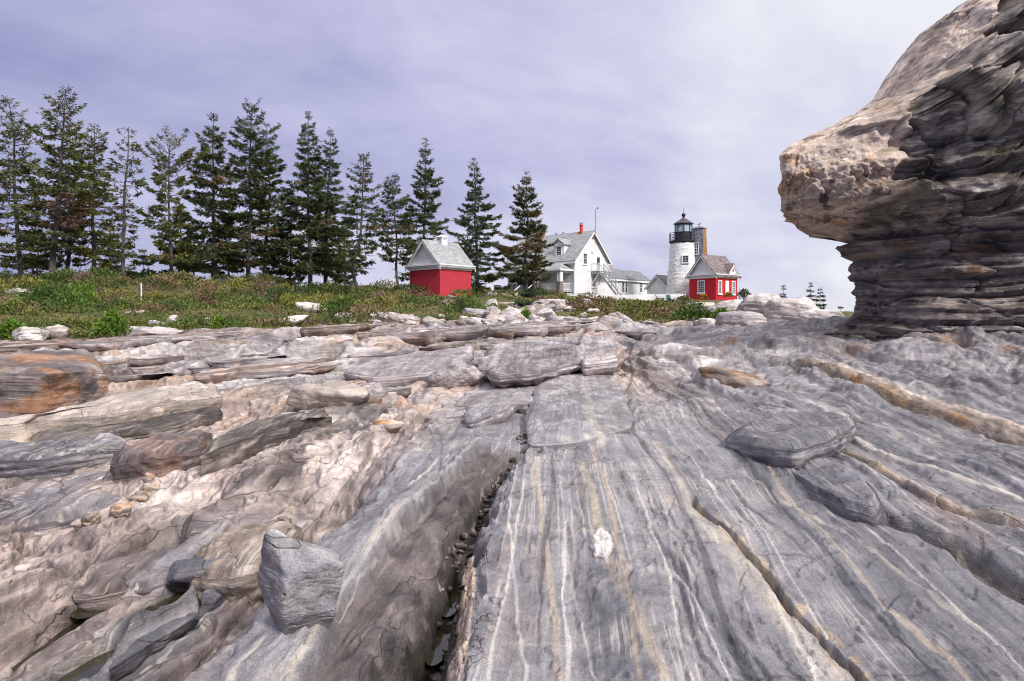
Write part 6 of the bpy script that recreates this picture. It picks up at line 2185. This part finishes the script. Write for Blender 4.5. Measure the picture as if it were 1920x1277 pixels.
def rock_at(l, r, top, bot, label, seed, palette, depth=0.8, Y=None, rz=0.0, tilt=(0, 0), sink=0.15, hk=0.85, cat='rock', group=None, name='rock', **kw):
    """a rock standing where the photograph shows its foot (bot), as wide and as high as it appears"""
    px = (l + r) / 2
    if Y is None:
        g = shelf_at(px, bot)
        Y = g[1]
    w, h = (r - l) * Y / F, (bot - top) * Y / F * hk
    p = at(px, bot, Y)
    dp = w * depth
    me = rock_mesh((w, dp, h * (1 + sink)), seed, palette, **kw)
    o = link(name, me)
    o.location = (p.x * (1 + 0.42 * dp / Y), Y + 0.42 * dp, p.z + h * (1 - sink) / 2)
    o.rotation_euler = (tilt[0], tilt[1], rz)
    tag(o, label, cat, group)
    return o


def rock_bar(p, q, w, h, label, seed, palette, up=0.3, group=None, **kw):
    """a long bed of rock lying from photo point p to photo point q"""
    a, b = shelf_at(*p), shelf_at(*q)
    d = b - a
    L = float(np.linalg.norm(d))
    me = rock_mesh((L, w, h), seed, palette, **kw)
    o = link('rock', me)
    c = (a + b) / 2
    za, zb_ = shelf_z(a[0], a[1]), shelf_z(b[0], b[1])
    zm = shelf_z(c[0], c[1])
    dz = np.clip(zb_ - za, -0.25 * L, 0.25 * L)
    o.location = (c[0], c[1], (za + zb_ + 2 * zm) / 4 + h * (up - 0.1))
    o.rotation_euler = (0, -math.atan2(dz, math.hypot(d[0], d[1])), math.atan2(d[1], d[0]))
    tag(o, label, 'rock', group)
    return o


def bed_block(pts, label, *a, group=None, **k):
    """a standing bed surveyed as (photo column, row, height of the top above the shelf)"""
    P = np.array([ground_at(*q) for q in pts])
    off = np.median(rock_field(P[:, 0], P[:, 1])[0] - macro(P[:, 0], P[:, 1])) * (P[:, 1].mean() < 14)
    P = np.array([ground_at(x, y, h + off) for x, y, h in pts])
    c, V, F_, col, st = bed_shape(P, *a, **k)
    o = link('rock', np_mesh('rock', V, F_, M['rock'], col, st), None, tuple(c))
    return tag(o, label, 'rock', group)


def bed_shape(P, seed, palette, tone=0.4, layer=0.08, var=0.3, bedmix=0.0, under=0.10, stain=0.0, vein=0.2, rim=0.05, bump=0.02, wob=0.03, deep=0.18, n=150, nr=22, ns=30):
    """a bed of rock standing proud of the shelf: flat banded top inside the outline P, layered and undercut sides below"""
    c = P.mean(0)
    A = np.c_[P[:, :2] - c[:2], np.ones(len(P))]
    pl, *_ = np.linalg.lstsq(A, P[:, 2], rcond=None)
    c[2] = pl[2]
    # outline resampled by angle-ordered arc length, corners slightly rounded
    Q = np.vstack([P, P[:1]])
    s = np.r_[0, np.cumsum(np.linalg.norm(np.diff(Q[:, :2], axis=0), axis=1))]
    q = np.linspace(0, s[-1], n, endpoint=False)
    B = np.stack([np.interp(q, s, Q[:, k]) for k in range(3)], -1)
    for _ in range(2):
        B = (B + np.roll(B, 1, 0) + np.roll(B, -1, 0)) / 3
    size = s[-1] / 4
    out = B[:, :2] - c[:2]
    on = out / np.linalg.norm(out, axis=1)[:, None]
    w = wob * size * (fbm2(B[:, 0] * 2.5 / size, B[:, 1] * 2.5 / size, 3, seed) + 0.5 * fbm2(B[:, 0] * 9 / size, B[:, 1] * 9 / size, 3, seed + 5))
    B[:, :2] += on * w[:, None]
    gz = rock_field(B[:, 0], B[:, 1])[0]
    rings = []
    drop = []
    for k in range(nr):
        rho = (k + 0.02) / (nr - 1)
        p = c[None, :] + (B - c[None, :]) * rho
        p[:, 2] -= rim * ss(np.array([rho]), 0.86, 1.0)[0]
        rings.append(p)
        drop.append(np.zeros(n))
    bot = np.minimum(gz, B[:, 2] - 0.02) - deep
    for k in range(1, ns + 1):
        f = k / ns
        p = B.copy()
        p[:, 2] = (B[:, 2] - rim) * (1 - f) + bot * f
        d = B[:, 2] - p[:, 2]
        qz = (d + 0.25 * layer * fbm2(p[:, 0] * 2 / size, p[:, 1] * 2 / size, 2, seed + 9)) / layer
        ci = np.floor(qz)
        t = qz - ci
        h = rnd(ci.astype(np.int64), np.zeros(n, np.int64), seed)
        prot = ss(t, 0, 0.15) * (1 - 0.7 * ss(t, 0.5, 1.0)) * (0.25 + 0.75 * h) * (0.6 + 0.6 * pn2(ci * 2.7, q * 2.2 / size, seed + 2))
        o = prot * (min(0.55 * layer, 0.035) if layer < 1 else 0) - under * size * 0.30 * ss(np.array([f]), 0.25, 0.95)[0]
        p[:, :2] += on * (o + rim * 0.5)[:, None]
        rings.append(p)
        drop.append(d)
    V = np.concatenate(rings)
    D = np.concatenate(drop)
    k = 1.6 / size
    x, y, z = V[:, 0], V[:, 1], V[:, 2]
    n1, n2 = fbm3(x * k, y * k, z * k * 2, 4, seed % 90), fbm3(x * k * 4, y * k * 4, z * k * 6, 3, seed % 83)
    top = (D == 0)
    u = x - 0.094 * y
    wv = 0.15 * n1 * size
    lam = pn2((u + 0.3 * wv) * 14, y * 0.4, seed % 77) * 0.5 + pn2((u + 0.3 * wv) * 5, y * 0.3, seed % 73) * 0.6
    V[:, 2] += np.where(top, bump * (1.2 * n1 + 0.5 * n2 + 0.5 * lam), 0)
    V[:, :2] += np.repeat(on[None], nr + ns, 0).reshape(-1, 2) * np.where(top, 0, bump * (n1 + 0.7 * n2))[:, None]
    qz = (D + 0.3 * layer * n1) / layer
    h = rnd(np.floor(qz).astype(np.int64), np.zeros(len(D), np.int64), seed)
    fine = pn2(qz * 3.3, (x + y) * 0.5, seed % 67)
    tt = tone + var * np.where(top, 0.55 * lam + 0.5 * n1 + 0.3 * n2, 0.7 * (h - 0.5) + 0.45 * fine + 0.4 * n1 + 0.3 * n2)
    col = pal(palette, tt)
    if vein:
        g = np.abs(pn2(np.where(top, (u + 0.4 * wv) * 9, qz * 0.9), (x + y) * 0.6, seed % 61))
        col = mixc(col, (0.62, 0.56, 0.50), (1 - ss(g, 0.02, 0.09)) * vein)
    if stain:
        col = mixc(col, (0.40, 0.19, 0.08), ss(fbm3(x * k * 1.8, y * k * 1.8, z * k * 1.8, 4, 9), -0.05, 0.5) * stain)
    if bedmix:
        cb = rock_field(x, y)[1]
        col = mixc(col, cb, np.where(top, bedmix, bedmix * 0.35))
    st = np.stack([np.where(top, u, D * 1.0 + 0.2 * wv), y, z], -1)
    F_ = []
    i = np.arange(n)
    j = (i + 1) % n
    for r in range(nr + ns - 1):
        F_.append(np.stack([r * n + i, (r + 1) * n + i, (r + 1) * n + j, r * n + j], -1))
    V = V - c[None, :]
    F_ = np.concatenate(F_)
    a = P[1, :2] - P[0, :2]
    b = P[2, :2] - P[1, :2]
    area = 0.5 * np.sum(B[:, 0] * np.roll(B[:, 1], -1) - np.roll(B[:, 0], -1) * B[:, 1])
    if area < 0:
        F_ = F_[:, ::-1]
    return c, V, F_, np.clip(col, 0.012, 0.85), st


GR = 'standing rocks on the shore'
# near rocks
rock_at(488, 640, 985, 1190, 'big square grey boulder wedged in the gully at lower left', 131, PAL_R, 0.85, None, R(22), (R(7), R(4)), 0.25, 0.92, sub=5, tone=0.70, layer=0.5, var=0.16, vein=0.0, boxy=1.0, planes=5, sharp=44, rough=0.8, group=GR)
rock_bar((190, 1300), (372, 1170), 0.15, 0.17, 'dark smooth rounded stone bar pointing up from the bottom edge', 102, PAL_R, 0.35, GR, tone=0.20, layer=0.5, var=0.10, vein=0.0, sub=5, boxy=1.0, planes=5, sharp=20)
rock_bar((362, 1165), (500, 1085), 0.13, 0.15, 'second dark stone bar, between the first bar and the square boulder', 103, PAL_R, 0.35, GR, tone=0.20, layer=0.5, var=0.10, vein=0.0, sub=5, boxy=1.0, planes=5, sharp=20)
bed_block([(140, 1078, .06), (230, 1046, .10), (350, 1014, .12), (470, 984, .10), (555, 966, .07), (535, 992, .10), (470, 1030, .12), (380, 1062, .13), (280, 1088, .12), (170, 1106, .08)], 'long brown driftwood-like rock with ragged open end', 106, PAL_L, 0.26, 0.05, 0.4, 0.45, 0.35, 0.0, 0.15, 0.05, 0.025, wob=0.05, group=GR)
bed_block([(365, 1060, .18), (385, 1010, .24), (440, 982, .26), (540, 960, .20), (556, 990, .22), (500, 1050, .22), (440, 1078, .18)], 'tan weathered hump with a dark rim left of the square boulder', 105, PAL_T, 0.25, 0.16, 0.3, 0.0, 0.2, 0, 0.1, 0.06, 0.03, group=GR)
bed_block([(-70, 985, .02), (60, 978, .03), (180, 955, .05), (292, 925, .06), (276, 872, .14), (180, 880, .17), (60, 905, .14), (-70, 932, .10)], 'swooping grey gneiss hump with cream and rusty streaks at the left border', 108, PAL_R, 0.40, 0.10, 0.5, 0.15, 0.0, 0.15, 0.7, 0.06, 0.035, wob=0.05, group=GR)
bed_block([(374, 846, .20), (480, 810, .24), (585, 774, .24), (620, 780, .18), (604, 760, .24), (480, 786, .28), (390, 828, .24)], 'dark purple block with a flat shaded face in the left middle', 109, PAL_C, 0.40, 0.40, 0.30, 0.0, 0.05, 0, 0.35, 0.04, 0.03, wob=0.03, group=GR)
bed_block([(215, 862, .22), (300, 845, .28), (374, 822, .32), (392, 800, .34), (300, 812, .32), (225, 835, .28)], 'brown rock adjoining the dark purple block on its left', 110, PAL_L, 0.20, 0.25, 0.25, 0.0, 0.08, 0.25, 0.15, 0.06, 0.03, group=GR)
bed_block([(-80, 806, .28), (100, 777, .28), (230, 764, .28), (330, 747, .28), (410, 736, .24), (402, 714, .30), (280, 727, .32), (140, 757, .32), (40, 783, .32), (-80, 796, .32)], 'long tan slab running in from the left border', 111, PAL_T, 0.66, 0.35, 0.22, 0.0, 0.05, 0.05, 0.0, 0.07, 0.03, group=GR)
bed_block([(50, 842, .10), (200, 818, .13), (320, 793, .13), (414, 768, .12), (402, 748, .18), (250, 775, .20), (70, 808, .18)], 'dark layered bed lying under the long tan slab', 112, PAL_C, 0.42, 0.05, 0.45, 0.0, 0.15, 0, 0.25, 0.04, 0.03, group=GR)
bed_block([(-80, 858, .20), (80, 852, .20), (240, 832, .16), (225, 815, .22), (60, 826, .26), (-80, 832, .26)], 'dark grey bed below the long tan slab at the left border', 113, PAL_R, 0.28, 0.08, 0.4, 0.1, 0.2, 0, 0.5, 0.05, 0.03, group=GR)
bed_block([(-80, 694, .70), (60, 692, .70), (150, 684, .66), (198, 694, .48), (172, 655, .72), (60, 655, .78), (-80, 668, .78)], 'massive brown and rust faced rock at the left border', 114, PAL_L, 0.24, 0.8, 0.30, 0.0, 0.03, 0.7, 0.05, 0.08, 0.04, group=GR)
bed_block([(1366, 818, .12), (1400, 790, .22), (1470, 770, .26), (1590, 766, .24), (1602, 788, .20), (1560, 816, .22), (1490, 838, .22), (1420, 832, .18)], 'thick layered slab with dark undercut front in the right middle', 117, PAL_R, 0.36, 0.09, 0.35, 0.45, 0.35, 0, 0.3, 0.05, 0.02, group=GR)
bed_block([(1470, 882, .0), (1550, 868, .10), (1618, 886, .17), (1650, 928, .17), (1640, 952, .14), (1590, 940, .14), (1520, 912, .06)], 'rounded grey knob ending in a pale rim over a dark hollow', 119, PAL_R, 0.46, 0.2, 0.2, 0.45, 0.5, 0, 0.1, 0.07, 0.012, wob=0.01, group=GR)
bed_block([(992, 828, .08), (984, 780, .10), (1008, 718, .12), (1060, 694, .12), (1152, 698, .12), (1192, 782, .10), (1182, 802, .08), (1090, 822, .08)], 'raised rectangular slab of pale banded rock in the centre', 122, PAL_R, 0.62, 0.10, 0.3, 0.55, 0.12, 0, 0.5, 0.03, 0.015, wob=0.015, group=GR)
bed_block([(648, 694, .16), (720, 668, .26), (800, 655, .30), (886, 648, .36), (882, 672, .30), (800, 692, .22), (700, 702, .16)], 'long flat layered slab at the left of the central stack', 143, PAL_F, 0.34, 0.06, 0.4, 0.0, 0.3, 0, 0.25, 0.05, 0.04, group=GR)
rock_at(318, 420, 1058, 1105, 'small dark wedge of rock below the tan hump', 104, PAL_R, 0.9, None, R(20), (0, 0), 0.3, 0.9, tone=0.25, layer=0.2, vein=0.0, var=0.12, planes=6, sharp=36, boxy=0.75, group=GR)
for i, (px, py, w) in enumerate([(262, 945, 34), (285, 925, 30), (225, 970, 40), (170, 985, 36), (280, 905, 26), (150, 992, 26)]):
    rock_at(px - w / 2, px + w / 2, py - w * 0.7, py, ['knobbly rusty quartz lump, topmost of the lumps at the hump\'s end', 'knobbly orange quartz lump right of the others', 'broad quartz lump in the middle of the row', 'pale quartz lump near the left end of the row', 'small quartz lump tucked up under the hump', 'smallest quartz lump ending the row at left'][[4, 1, 2, 3, 0, 5].index(i)], 120 + i, PAL_T, 0.9, None, 0.3 * i, (0, 0), 0.3, 0.9, tone=0.50, layer=0.05, stain=0.6, sub=4, rough=2.2, group='quartz lumps along the end of the grey hump')
rock_at(692, 755, 788, 812, 'small bright orange rock lying by itself', 115, PAL_T, 0.8, None, 0.4, (0, 0), 0.2, 1.0, tone=0.5, layer=0.2, stain=1.0, vein=0, sub=4)
bed_block([(1110, 1006, .02), (1126, 984, .025), (1139, 996, .025), (1149, 1022, .02), (1136, 1044, .012), (1114, 1038, .012)], 'white quartz chunk set in the grey slab', 116, np.array([(0.40, 0.36, 0.34), (0.56, 0.52, 0.50), (0.68, 0.65, 0.63)]), 0.7, 0.1, 0.3, 0, 0, 0, 0, 0.01, 0.006, wob=0.06, deep=0.05)
rock_at(1310, 1440, 684, 726, 'orange edged lens of rock on the upper right slabs', 130, PAL_T, 0.6, None, R(-20), (0, R(6)), 0.3, 0.8, tone=0.35, layer=0.1, stain=0.6, sub=4, group=GR)
# the stacked outcrop in the centre
bed_block([(893, 676, .40), (925, 648, .52), (1005, 640, .62), (1085, 628, .70), (1092, 668, .55), (1010, 690, .46), (935, 698, .36)], 'large dark undercut slab leaning in the central stack', 140, PAL_F, 0.27, 0.055, 0.5, 0.0, 0.75, 0, 0.3, 0.05, 0.05, wob=0.06, group=GR)
bed_block([(1078, 655, .50), (1090, 622, .70), (1150, 614, .74), (1168, 650, .55), (1150, 668, .48), (1095, 676, .44)], 'upright block with an orange stained edge at the right of the central stack', 142, PAL_F, 0.46, 0.06, 0.45, 0.0, 0.45, 0.35, 0.4, 0.04, 0.04, wob=0.05, group=GR)
rock_at(790, 905, 676, 728, 'banded curved block beneath the long flat slab', 144, PAL_F, 0.6, None, R(10), (R(2), R(-20)), 0.2, 0.85, tone=0.44, layer=0.05, sub=5, lay=(0.8, 0.1, 0.5), vein=0.5, group=GR)
rock_at(545, 700, 715, 760, 'smooth pale tan boulder half sunk in the left middle', 146, PAL_T, 0.6, None, R(-5), (0, R(3)), 0.3, 0.9, tone=0.70, layer=0.3, vein=0, var=0.14, sub=5, boxy=0.6, group=GR)


def build_ledges():
    """the broken edges of the beds across the middle of the shore: low lens-shaped plates with shadowed, undercut rims"""
    rs = np.random.RandomState(21)
    parts, k = [], 0
    tries = 0
    vs, fs, cs, ts = [], [], [], []
    while k < 64 and tries < 3000:
        tries += 1
        Y = 11 + 22 * rs.uniform() ** 1.2
        X = rs.uniform(-0.82, 0.16) * Y
        u = X - 0.094 * Y
        if Y < 10.5 and u > -2.2 or Y > float(turf_edge(np.array([X]), np.array([Y]))[0]) - 2.5:
            continue
        if any(((u - a) / (b + 0.2)) ** 2 + ((Y - c) / (d * 0.8)) ** 2 < 1 for a, c, b, d in _seat):
            continue
        s = (0.6 + Y / 16) * rs.uniform(0.6, 1.35)
        L, W, h = s * rs.uniform(1.2, 3.0), s * rs.uniform(0.40, 0.90), s * rs.uniform(0.03, 0.10)
        m = rs.randint(6, 9)
        a = np.sort(rs.uniform(0, 2 * np.pi, m) * 0.35 + np.arange(m) / m * 2 * np.pi)
        rr = rs.uniform(0.75, 1.15, m)
        du, dv = W * rr * np.cos(a), L * rr * np.sin(a) * 0.8
        px, py = X + du + 0.094 * dv, Y + dv
        z0 = float(np.median(rock_field(px, py)[0]))
        side = -1 if u < 0 else 1
        pz = z0 + h * (0.75 - side * 0.5 * du / W + 0.25 * rs.normal() * dv / L)
        P = np.stack([px, py, pz], -1)
        r = rs.uniform()
        palt = PAL_F if r < 0.6 else PAL_L if r < 0.85 else PAL_C
        c, V, F_, col, st = bed_shape(P, 400 + k, palt, rs.uniform(0.36, 0.62), 0.02 + 0.03 * s, 0.4, rs.uniform(0.55, 0.9), 0.30, rs.choice([0, 0.1, 0.5], p=[0.5, 0.3, 0.2]), 0.3, 0.006 * s + 0.008, 0.015 + 0.015 * s, wob=0.07, deep=0.12, n=60, nr=10, ns=11)
        vs.append(V + c[None, :])
        fs.append(F_ + sum(len(q) for q in vs[:-1]))
        cs.append(col)
        ts.append(st)
        k += 1
    me = np_mesh('rock_ledges', np.concatenate(vs), np.concatenate(fs), M['rock'], np.concatenate(cs), np.concatenate(ts))
    tag(link('rock_ledges', me), 'broken shelving beds of the shore rock', kind='structure')


build_ledges()
# pale ridge at the right, before the sky
PW = np.array([(0.16, 0.13, 0.12), (0.34, 0.29, 0.26), (0.50, 0.44, 0.41), (0.61, 0.56, 0.53), (0.70, 0.66, 0.63), (0.76, 0.73, 0.71)])
for i, (l, r, tp, bt, Y, lb) in enumerate([
        (1286, 1345, 561, 590, 52, 'pale rounded boulder right under the bright red house'),
        (1325, 1420, 555, 605, 49, 'broad pale rock below the right windows of the red house'),
        (1390, 1470, 548, 612, 46, 'tall pale hump with grey furrows in the ridge'),
        (1440, 1535, 556, 618, 43, 'smooth pale shoulder of rock in the middle of the ridge'),
        (1500, 1580, 580, 622, 40, 'low pale tongue of rock ending at the foot of the crag'),
        (1345, 1440, 585, 622, 40, 'shadowed grey rock in front of the tall pale hump'),
        (1460, 1530, 596, 640, 33, 'crumpled dark grey rock below the smooth pale shoulder')]):
    rock_at(l - 8, r + 8, tp - 2, bt, lb, 160 + i, PW if i < 5 else PAL_F, 0.7, Y, R([5, -12, 10, -8, 4, 15, -10][i]), (0, R([3, -4, 6, 8, 10, 0, 5][i])), 0.2, 1.0, tone=0.66 if i < 5 else 0.42, layer=0.30, sub=5, vein=0.0, stain=0.10, var=0.26, group='pale ridge of rock at the right', planes=20)
# pale rocks in the grass
for i, (l, r, tp, bt, Y, pl, tn, lb) in enumerate([
        (27, 88, 612, 636, 27.5, PW, 0.70, 'flat pale boulder, left one of the pair under the olive bush'),
        (78, 130, 609, 632, 28.5, PW, 0.66, 'flat pale boulder, right one of the pair under the olive bush'),
        (34, 80, 626, 642, 26.5, PW, 0.74, 'small white slab in front of the pair of pale boulders'),
        (14, 62, 539, 560, 50, PW, 0.55, 'pale rock half hidden in scrub under the leftmost spruce'),
        (238, 280, 580, 597, 40, PW, 0.70, 'white slanting rock in the grass right of the round bush'),
        (312, 332, 590, 610, 36, PW, 0.72, 'upright little white rock at the edge of the scrub'),
        (278, 310, 600, 612, 35, PW, 0.62, 'small pale slab next to the upright little white rock'),
        (378, 394, 596, 608, 36, PAL_F, 0.6, 'little round grey stone left of the tiny bush'),
        (240, 345, 612, 636, 29.5, PAL_F, 0.50, 'long grey ledge at the foot of the scrub'),
        (546, 632, 566, 594, 46, PW, 0.68, 'big pale slab lying in the scrub under the spruces'),
        (503, 580, 592, 612, 38, PW, 0.64, 'flat pale slab at the lower edge of the scrub'),
        (655, 690, 575, 596, 48, PAL_F, 0.6, 'grey stones heaped left of the olive bush'),
        (700, 792, 586, 610, 41, PAL_F, 0.62, 'broad grey slab under the big olive bush'),
        (812, 838, 588, 602, 44, PW, 0.80, 'bright white rock below the red shed corner'),
        (1025, 1062, 560, 590, 54, PW, 0.60, 'large pale leaning slab before the porch, upper one'),
        (1000, 1052, 556, 582, 56, PW, 0.58, 'pale rock behind the large leaning slab'),
        (955, 1045, 572, 590, 52, PAL_T, 0.35, 'long brown flat slab below the young spruce'),
        (917, 960, 566, 580, 58, PAL_T, 0.5, 'brown slab left of the young spruce'),
        (982, 1004, 570, 606, 46, PW, 0.60, 'narrow slab leaning like a plank in the rubble'),
        (930, 982, 575, 606, 45, PW, 0.76, 'whitish angular rock at the left of the rubble'),
        (1100, 1125, 578, 586, 50, PW, 0.85, 'small white rock on the brown turf'),
        (1138, 1162, 586, 600, 47, PW, 0.6, 'grey white stone lower on the brown turf'),
        (1116, 1160, 588, 628, 40, PW, 0.55, 'pale plank shaped slab tilted to the right in the rubble'),
        (1306, 1342, 594, 622, 38, PW, 0.66, 'pale upright stone before the green bush under the red house'),
        (905, 935, 546, 562, 72, PAL_F, 0.55, 'grey rocks at the foot of the porch pier'),
        (940, 1000, 548, 560, 74, PAL_T, 0.6, 'tan bedrock strip under the porch')]):
    rock_at(l, r, tp, bt, lb, 200 + i, pl, [0.9, 0.7, 0.8][i % 3], Y, R((i * 37) % 30 - 15), (0, R(30) if 'plank' in lb else R((i * 53) % 16 - 8)), 0.25, 1.0, tone=tn, layer=0.16, sub=4, vein=0.1, var=0.30, stain=0.12, planes=20, sharp=30, boxy=0.8, rough=1.6)


def build_crevice_rubble():
    """chips and cobbles jammed in the bottom of the wet crevice"""
    rs = np.random.RandomState(31)
    vs, fs, cs, ts, k = [], [], [], [], 0
    L_ = LN['trough']
    protos = []
    for q in range(6):
        me = rock_mesh((1.0, rs.uniform(0.6, 0.9), rs.uniform(0.4, 0.7)), 700 + q, [PAL_C, PAL_L, PAL_C, PAL_T, PAL_L, PAL_C][q], sub=2, tone=[0.3, 0.25, 0.5, 0.6, 0.4, 0.2][q], layer=0.2, vein=0.1, planes=9, sharp=26)
        n = len(me.vertices)
        co = np.empty(n * 3, np.float32)
        me.vertices.foreach_get('co', co)
        cc = np.empty(n * 4, np.float32)
        me.attributes['col'].data.foreach_get('color', cc)
        protos.append((co.reshape(-1, 3), cc.reshape(-1, 4)[:, :3]))
        bpy.data.meshes.remove(me)
    tri = ico(2)[1]
    for i in range(260):
        v = rs.uniform(2.6, 8.6)
        u = float(np.interp(v, L_.v, L_.u)) + rs.normal() * 0.045 - 0.02
        x = u + 0.094 * v
        z = shelf_z(x, v)
        s = rs.lognormal(-3.0, 0.45)
        a, b = rs.uniform(0, 6.28), rs.normal() * 0.4
        co, cc = protos[rs.randint(6)]
        ca, sa, cb, sb = math.cos(a), math.sin(a), math.cos(b), math.sin(b)
        Rm = np.array([[ca, -sa, 0], [sa, ca, 0], [0, 0, 1]]) @ np.array([[cb, 0, sb], [0, 1, 0], [-sb, 0, cb]])
        V = (co * s) @ Rm.T + np.array([x, v, z + 0.12 * s])
        vs.append(V)
        fs.append(tri + k)
        cs.append(cc * rs.uniform(0.35, 0.8))
        ts.append(V)
        k += len(V)
    me = np_mesh('crevice_rubble', np.concatenate(vs), np.concatenate(fs), M['rock'], np.concatenate(cs), np.concatenate(ts), smooth=False)
    tag(link('crevice_rubble', me), 'dark chips and cobbles jammed in the wet crevice', 'rubble', kind='stuff')


build_crevice_rubble()


def spot(X, Y):
    px = 960 + F * X / Y
    for lim, s in ((420, 'below the leftmost trees'), (640, 'below the twin topped spruces'), (760, 'below the big olive bush'), (830, 'below the plain red shed'), (900, 'below the dense green bush'),
                   (960, 'left of the young spruce'), (1010, 'below the young spruce'), (1070, 'below the white porch'), (1140, 'below the big gable'), (1220, 'below the brown turf slope'), (1300, 'below the green chairs')):
        if px < lim:
            return s
    return 'before the pale ridge'


def build_rubble():
    """broken stones between the smooth shelf and the turf; a few shapes, each stone an object of its own"""
    rs = np.random.RandomState(8)
    protos = []
    for k in range(10):
        d = (rs.uniform(0.8, 1.3), rs.uniform(0.6, 1.0), rs.uniform(0.35, 0.7))
        protos.append(rock_mesh(d, 300 + k, [PAL_F, PW, PAL_T, PAL_F, PAL_F][k % 5], sub=3, tone=[0.5, 0.6, 0.5, 0.35, 0.6][k % 5], layer=0.12, var=0.3, vein=0.15, planes=12, sharp=18))
    n = 0
    first = None
    while n < 170:
        px = rs.uniform(640, 1420) if rs.uniform() < 0.85 else rs.uniform(180, 640)
        if rs.uniform() < 0.5:
            px = rs.normal(1000, 110)
        Y = rs.uniform(33, 47)
        X = (px - 960) / F * Y
        tb = float(turf_edge(np.array([X]), np.array([Y]))[0])
        if not (tb - 7.5 < Y < tb + 2.5):
            continue
        z = max(shelf_z(X, Y), float(hill_z(np.array([X]), np.array([Y]))[0]))
        s = min(1.5, rs.lognormal(-0.75, 0.45))
        if n == 0:
            kp = 0
            o = link('stone', protos[0])
            first = o
        else:
            o = first.copy()
            kp = rs.randint(10)
            o.data = protos[kp]
            COL.objects.link(o)
        o.location = (X, Y, z + 0.10 * s)
        o.rotation_euler = (rs.normal() * 0.25, rs.normal() * 0.25, rs.uniform(0, 6.28))
        o.scale = (s, s, s)
        far_ = 'at the turf' if Y > tb - 0.5 else 'midway in the rubble' if Y > tb - 4 else 'low on the bare rock'
        tag(o, '%s %s stone %s, %s' % ('large' if s > 0.75 else 'middling' if s > 0.45 else 'small', ['grey', 'pale', 'tan', 'dark', 'light grey'][kp % 5], far_, spot(X, Y)), 'stone', 'loose stones in the rubble belt')
        n += 1



    # larger broken slabs climbing through the turf towards the porch
    big = []
    for k in range(8):
        d = (rs.uniform(0.9, 1.4), rs.uniform(0.6, 1.0), rs.uniform(0.35, 0.65))
        big.append(rock_mesh(d, 340 + k, [PW, PAL_F, PW, PAL_F, PAL_T, PW, PAL_F, PAL_F][k], sub=4, tone=[0.62, 0.5, 0.7, 0.36, 0.5, 0.55, 0.6, 0.3][k], layer=0.10, var=0.4, vein=0.2, planes=7, sharp=34, boxy=0.85, lay=(0.2, 0.1, 1)))
    n = 0
    while n < 74:
        if n < 46:
            px, Y = rs.normal(990, 62), rs.uniform(42, 66)
        else:
            px, Y = rs.uniform(640, 1360), rs.uniform(38, 48)
        X = (px - 960) / F * Y
        if n >= 46 and abs(Y - float(turf_edge(np.array([X]), np.array([Y]))[0])) > 3.5:
            continue
        z = float(hill_z(np.array([X]), np.array([Y]))[0])
        if Y < float(turf_edge(np.array([X]), np.array([Y]))[0]):
            z = max(z, shelf_z(X, Y))
        s = rs.uniform(0.7, 1.9) if n < 46 else rs.uniform(0.7, 1.5)
        kb = rs.randint(8)
        o = link('boulder', big[kb])
        o.location = (X, Y, z + 0.12 * s)
        o.rotation_euler = (rs.normal() * 0.22, rs.normal() * 0.30, rs.uniform(0, 6.28))
        o.scale = (s, s, s * rs.uniform(0.8, 1.2))
        shade = ['pale', 'grey', 'white', 'dark', 'tan', 'cream', 'light grey', 'charcoal'][kb]
        tag(o, ('%s %s slab %s in the jumble, %s' % ('big' if s > 1.3 else 'smaller', shade, 'high' if Y > 56 else 'halfway up' if Y > 49 else 'low', spot(X, Y))) if n < 46 else
            '%s %s boulder on the turf edge, %s' % ('big' if s > 1.1 else 'smaller', shade, spot(X, Y)), 'boulder', 'broken slabs below the porch' if n < 46 else 'boulders along the turf edge')
        n += 1


build_rubble()
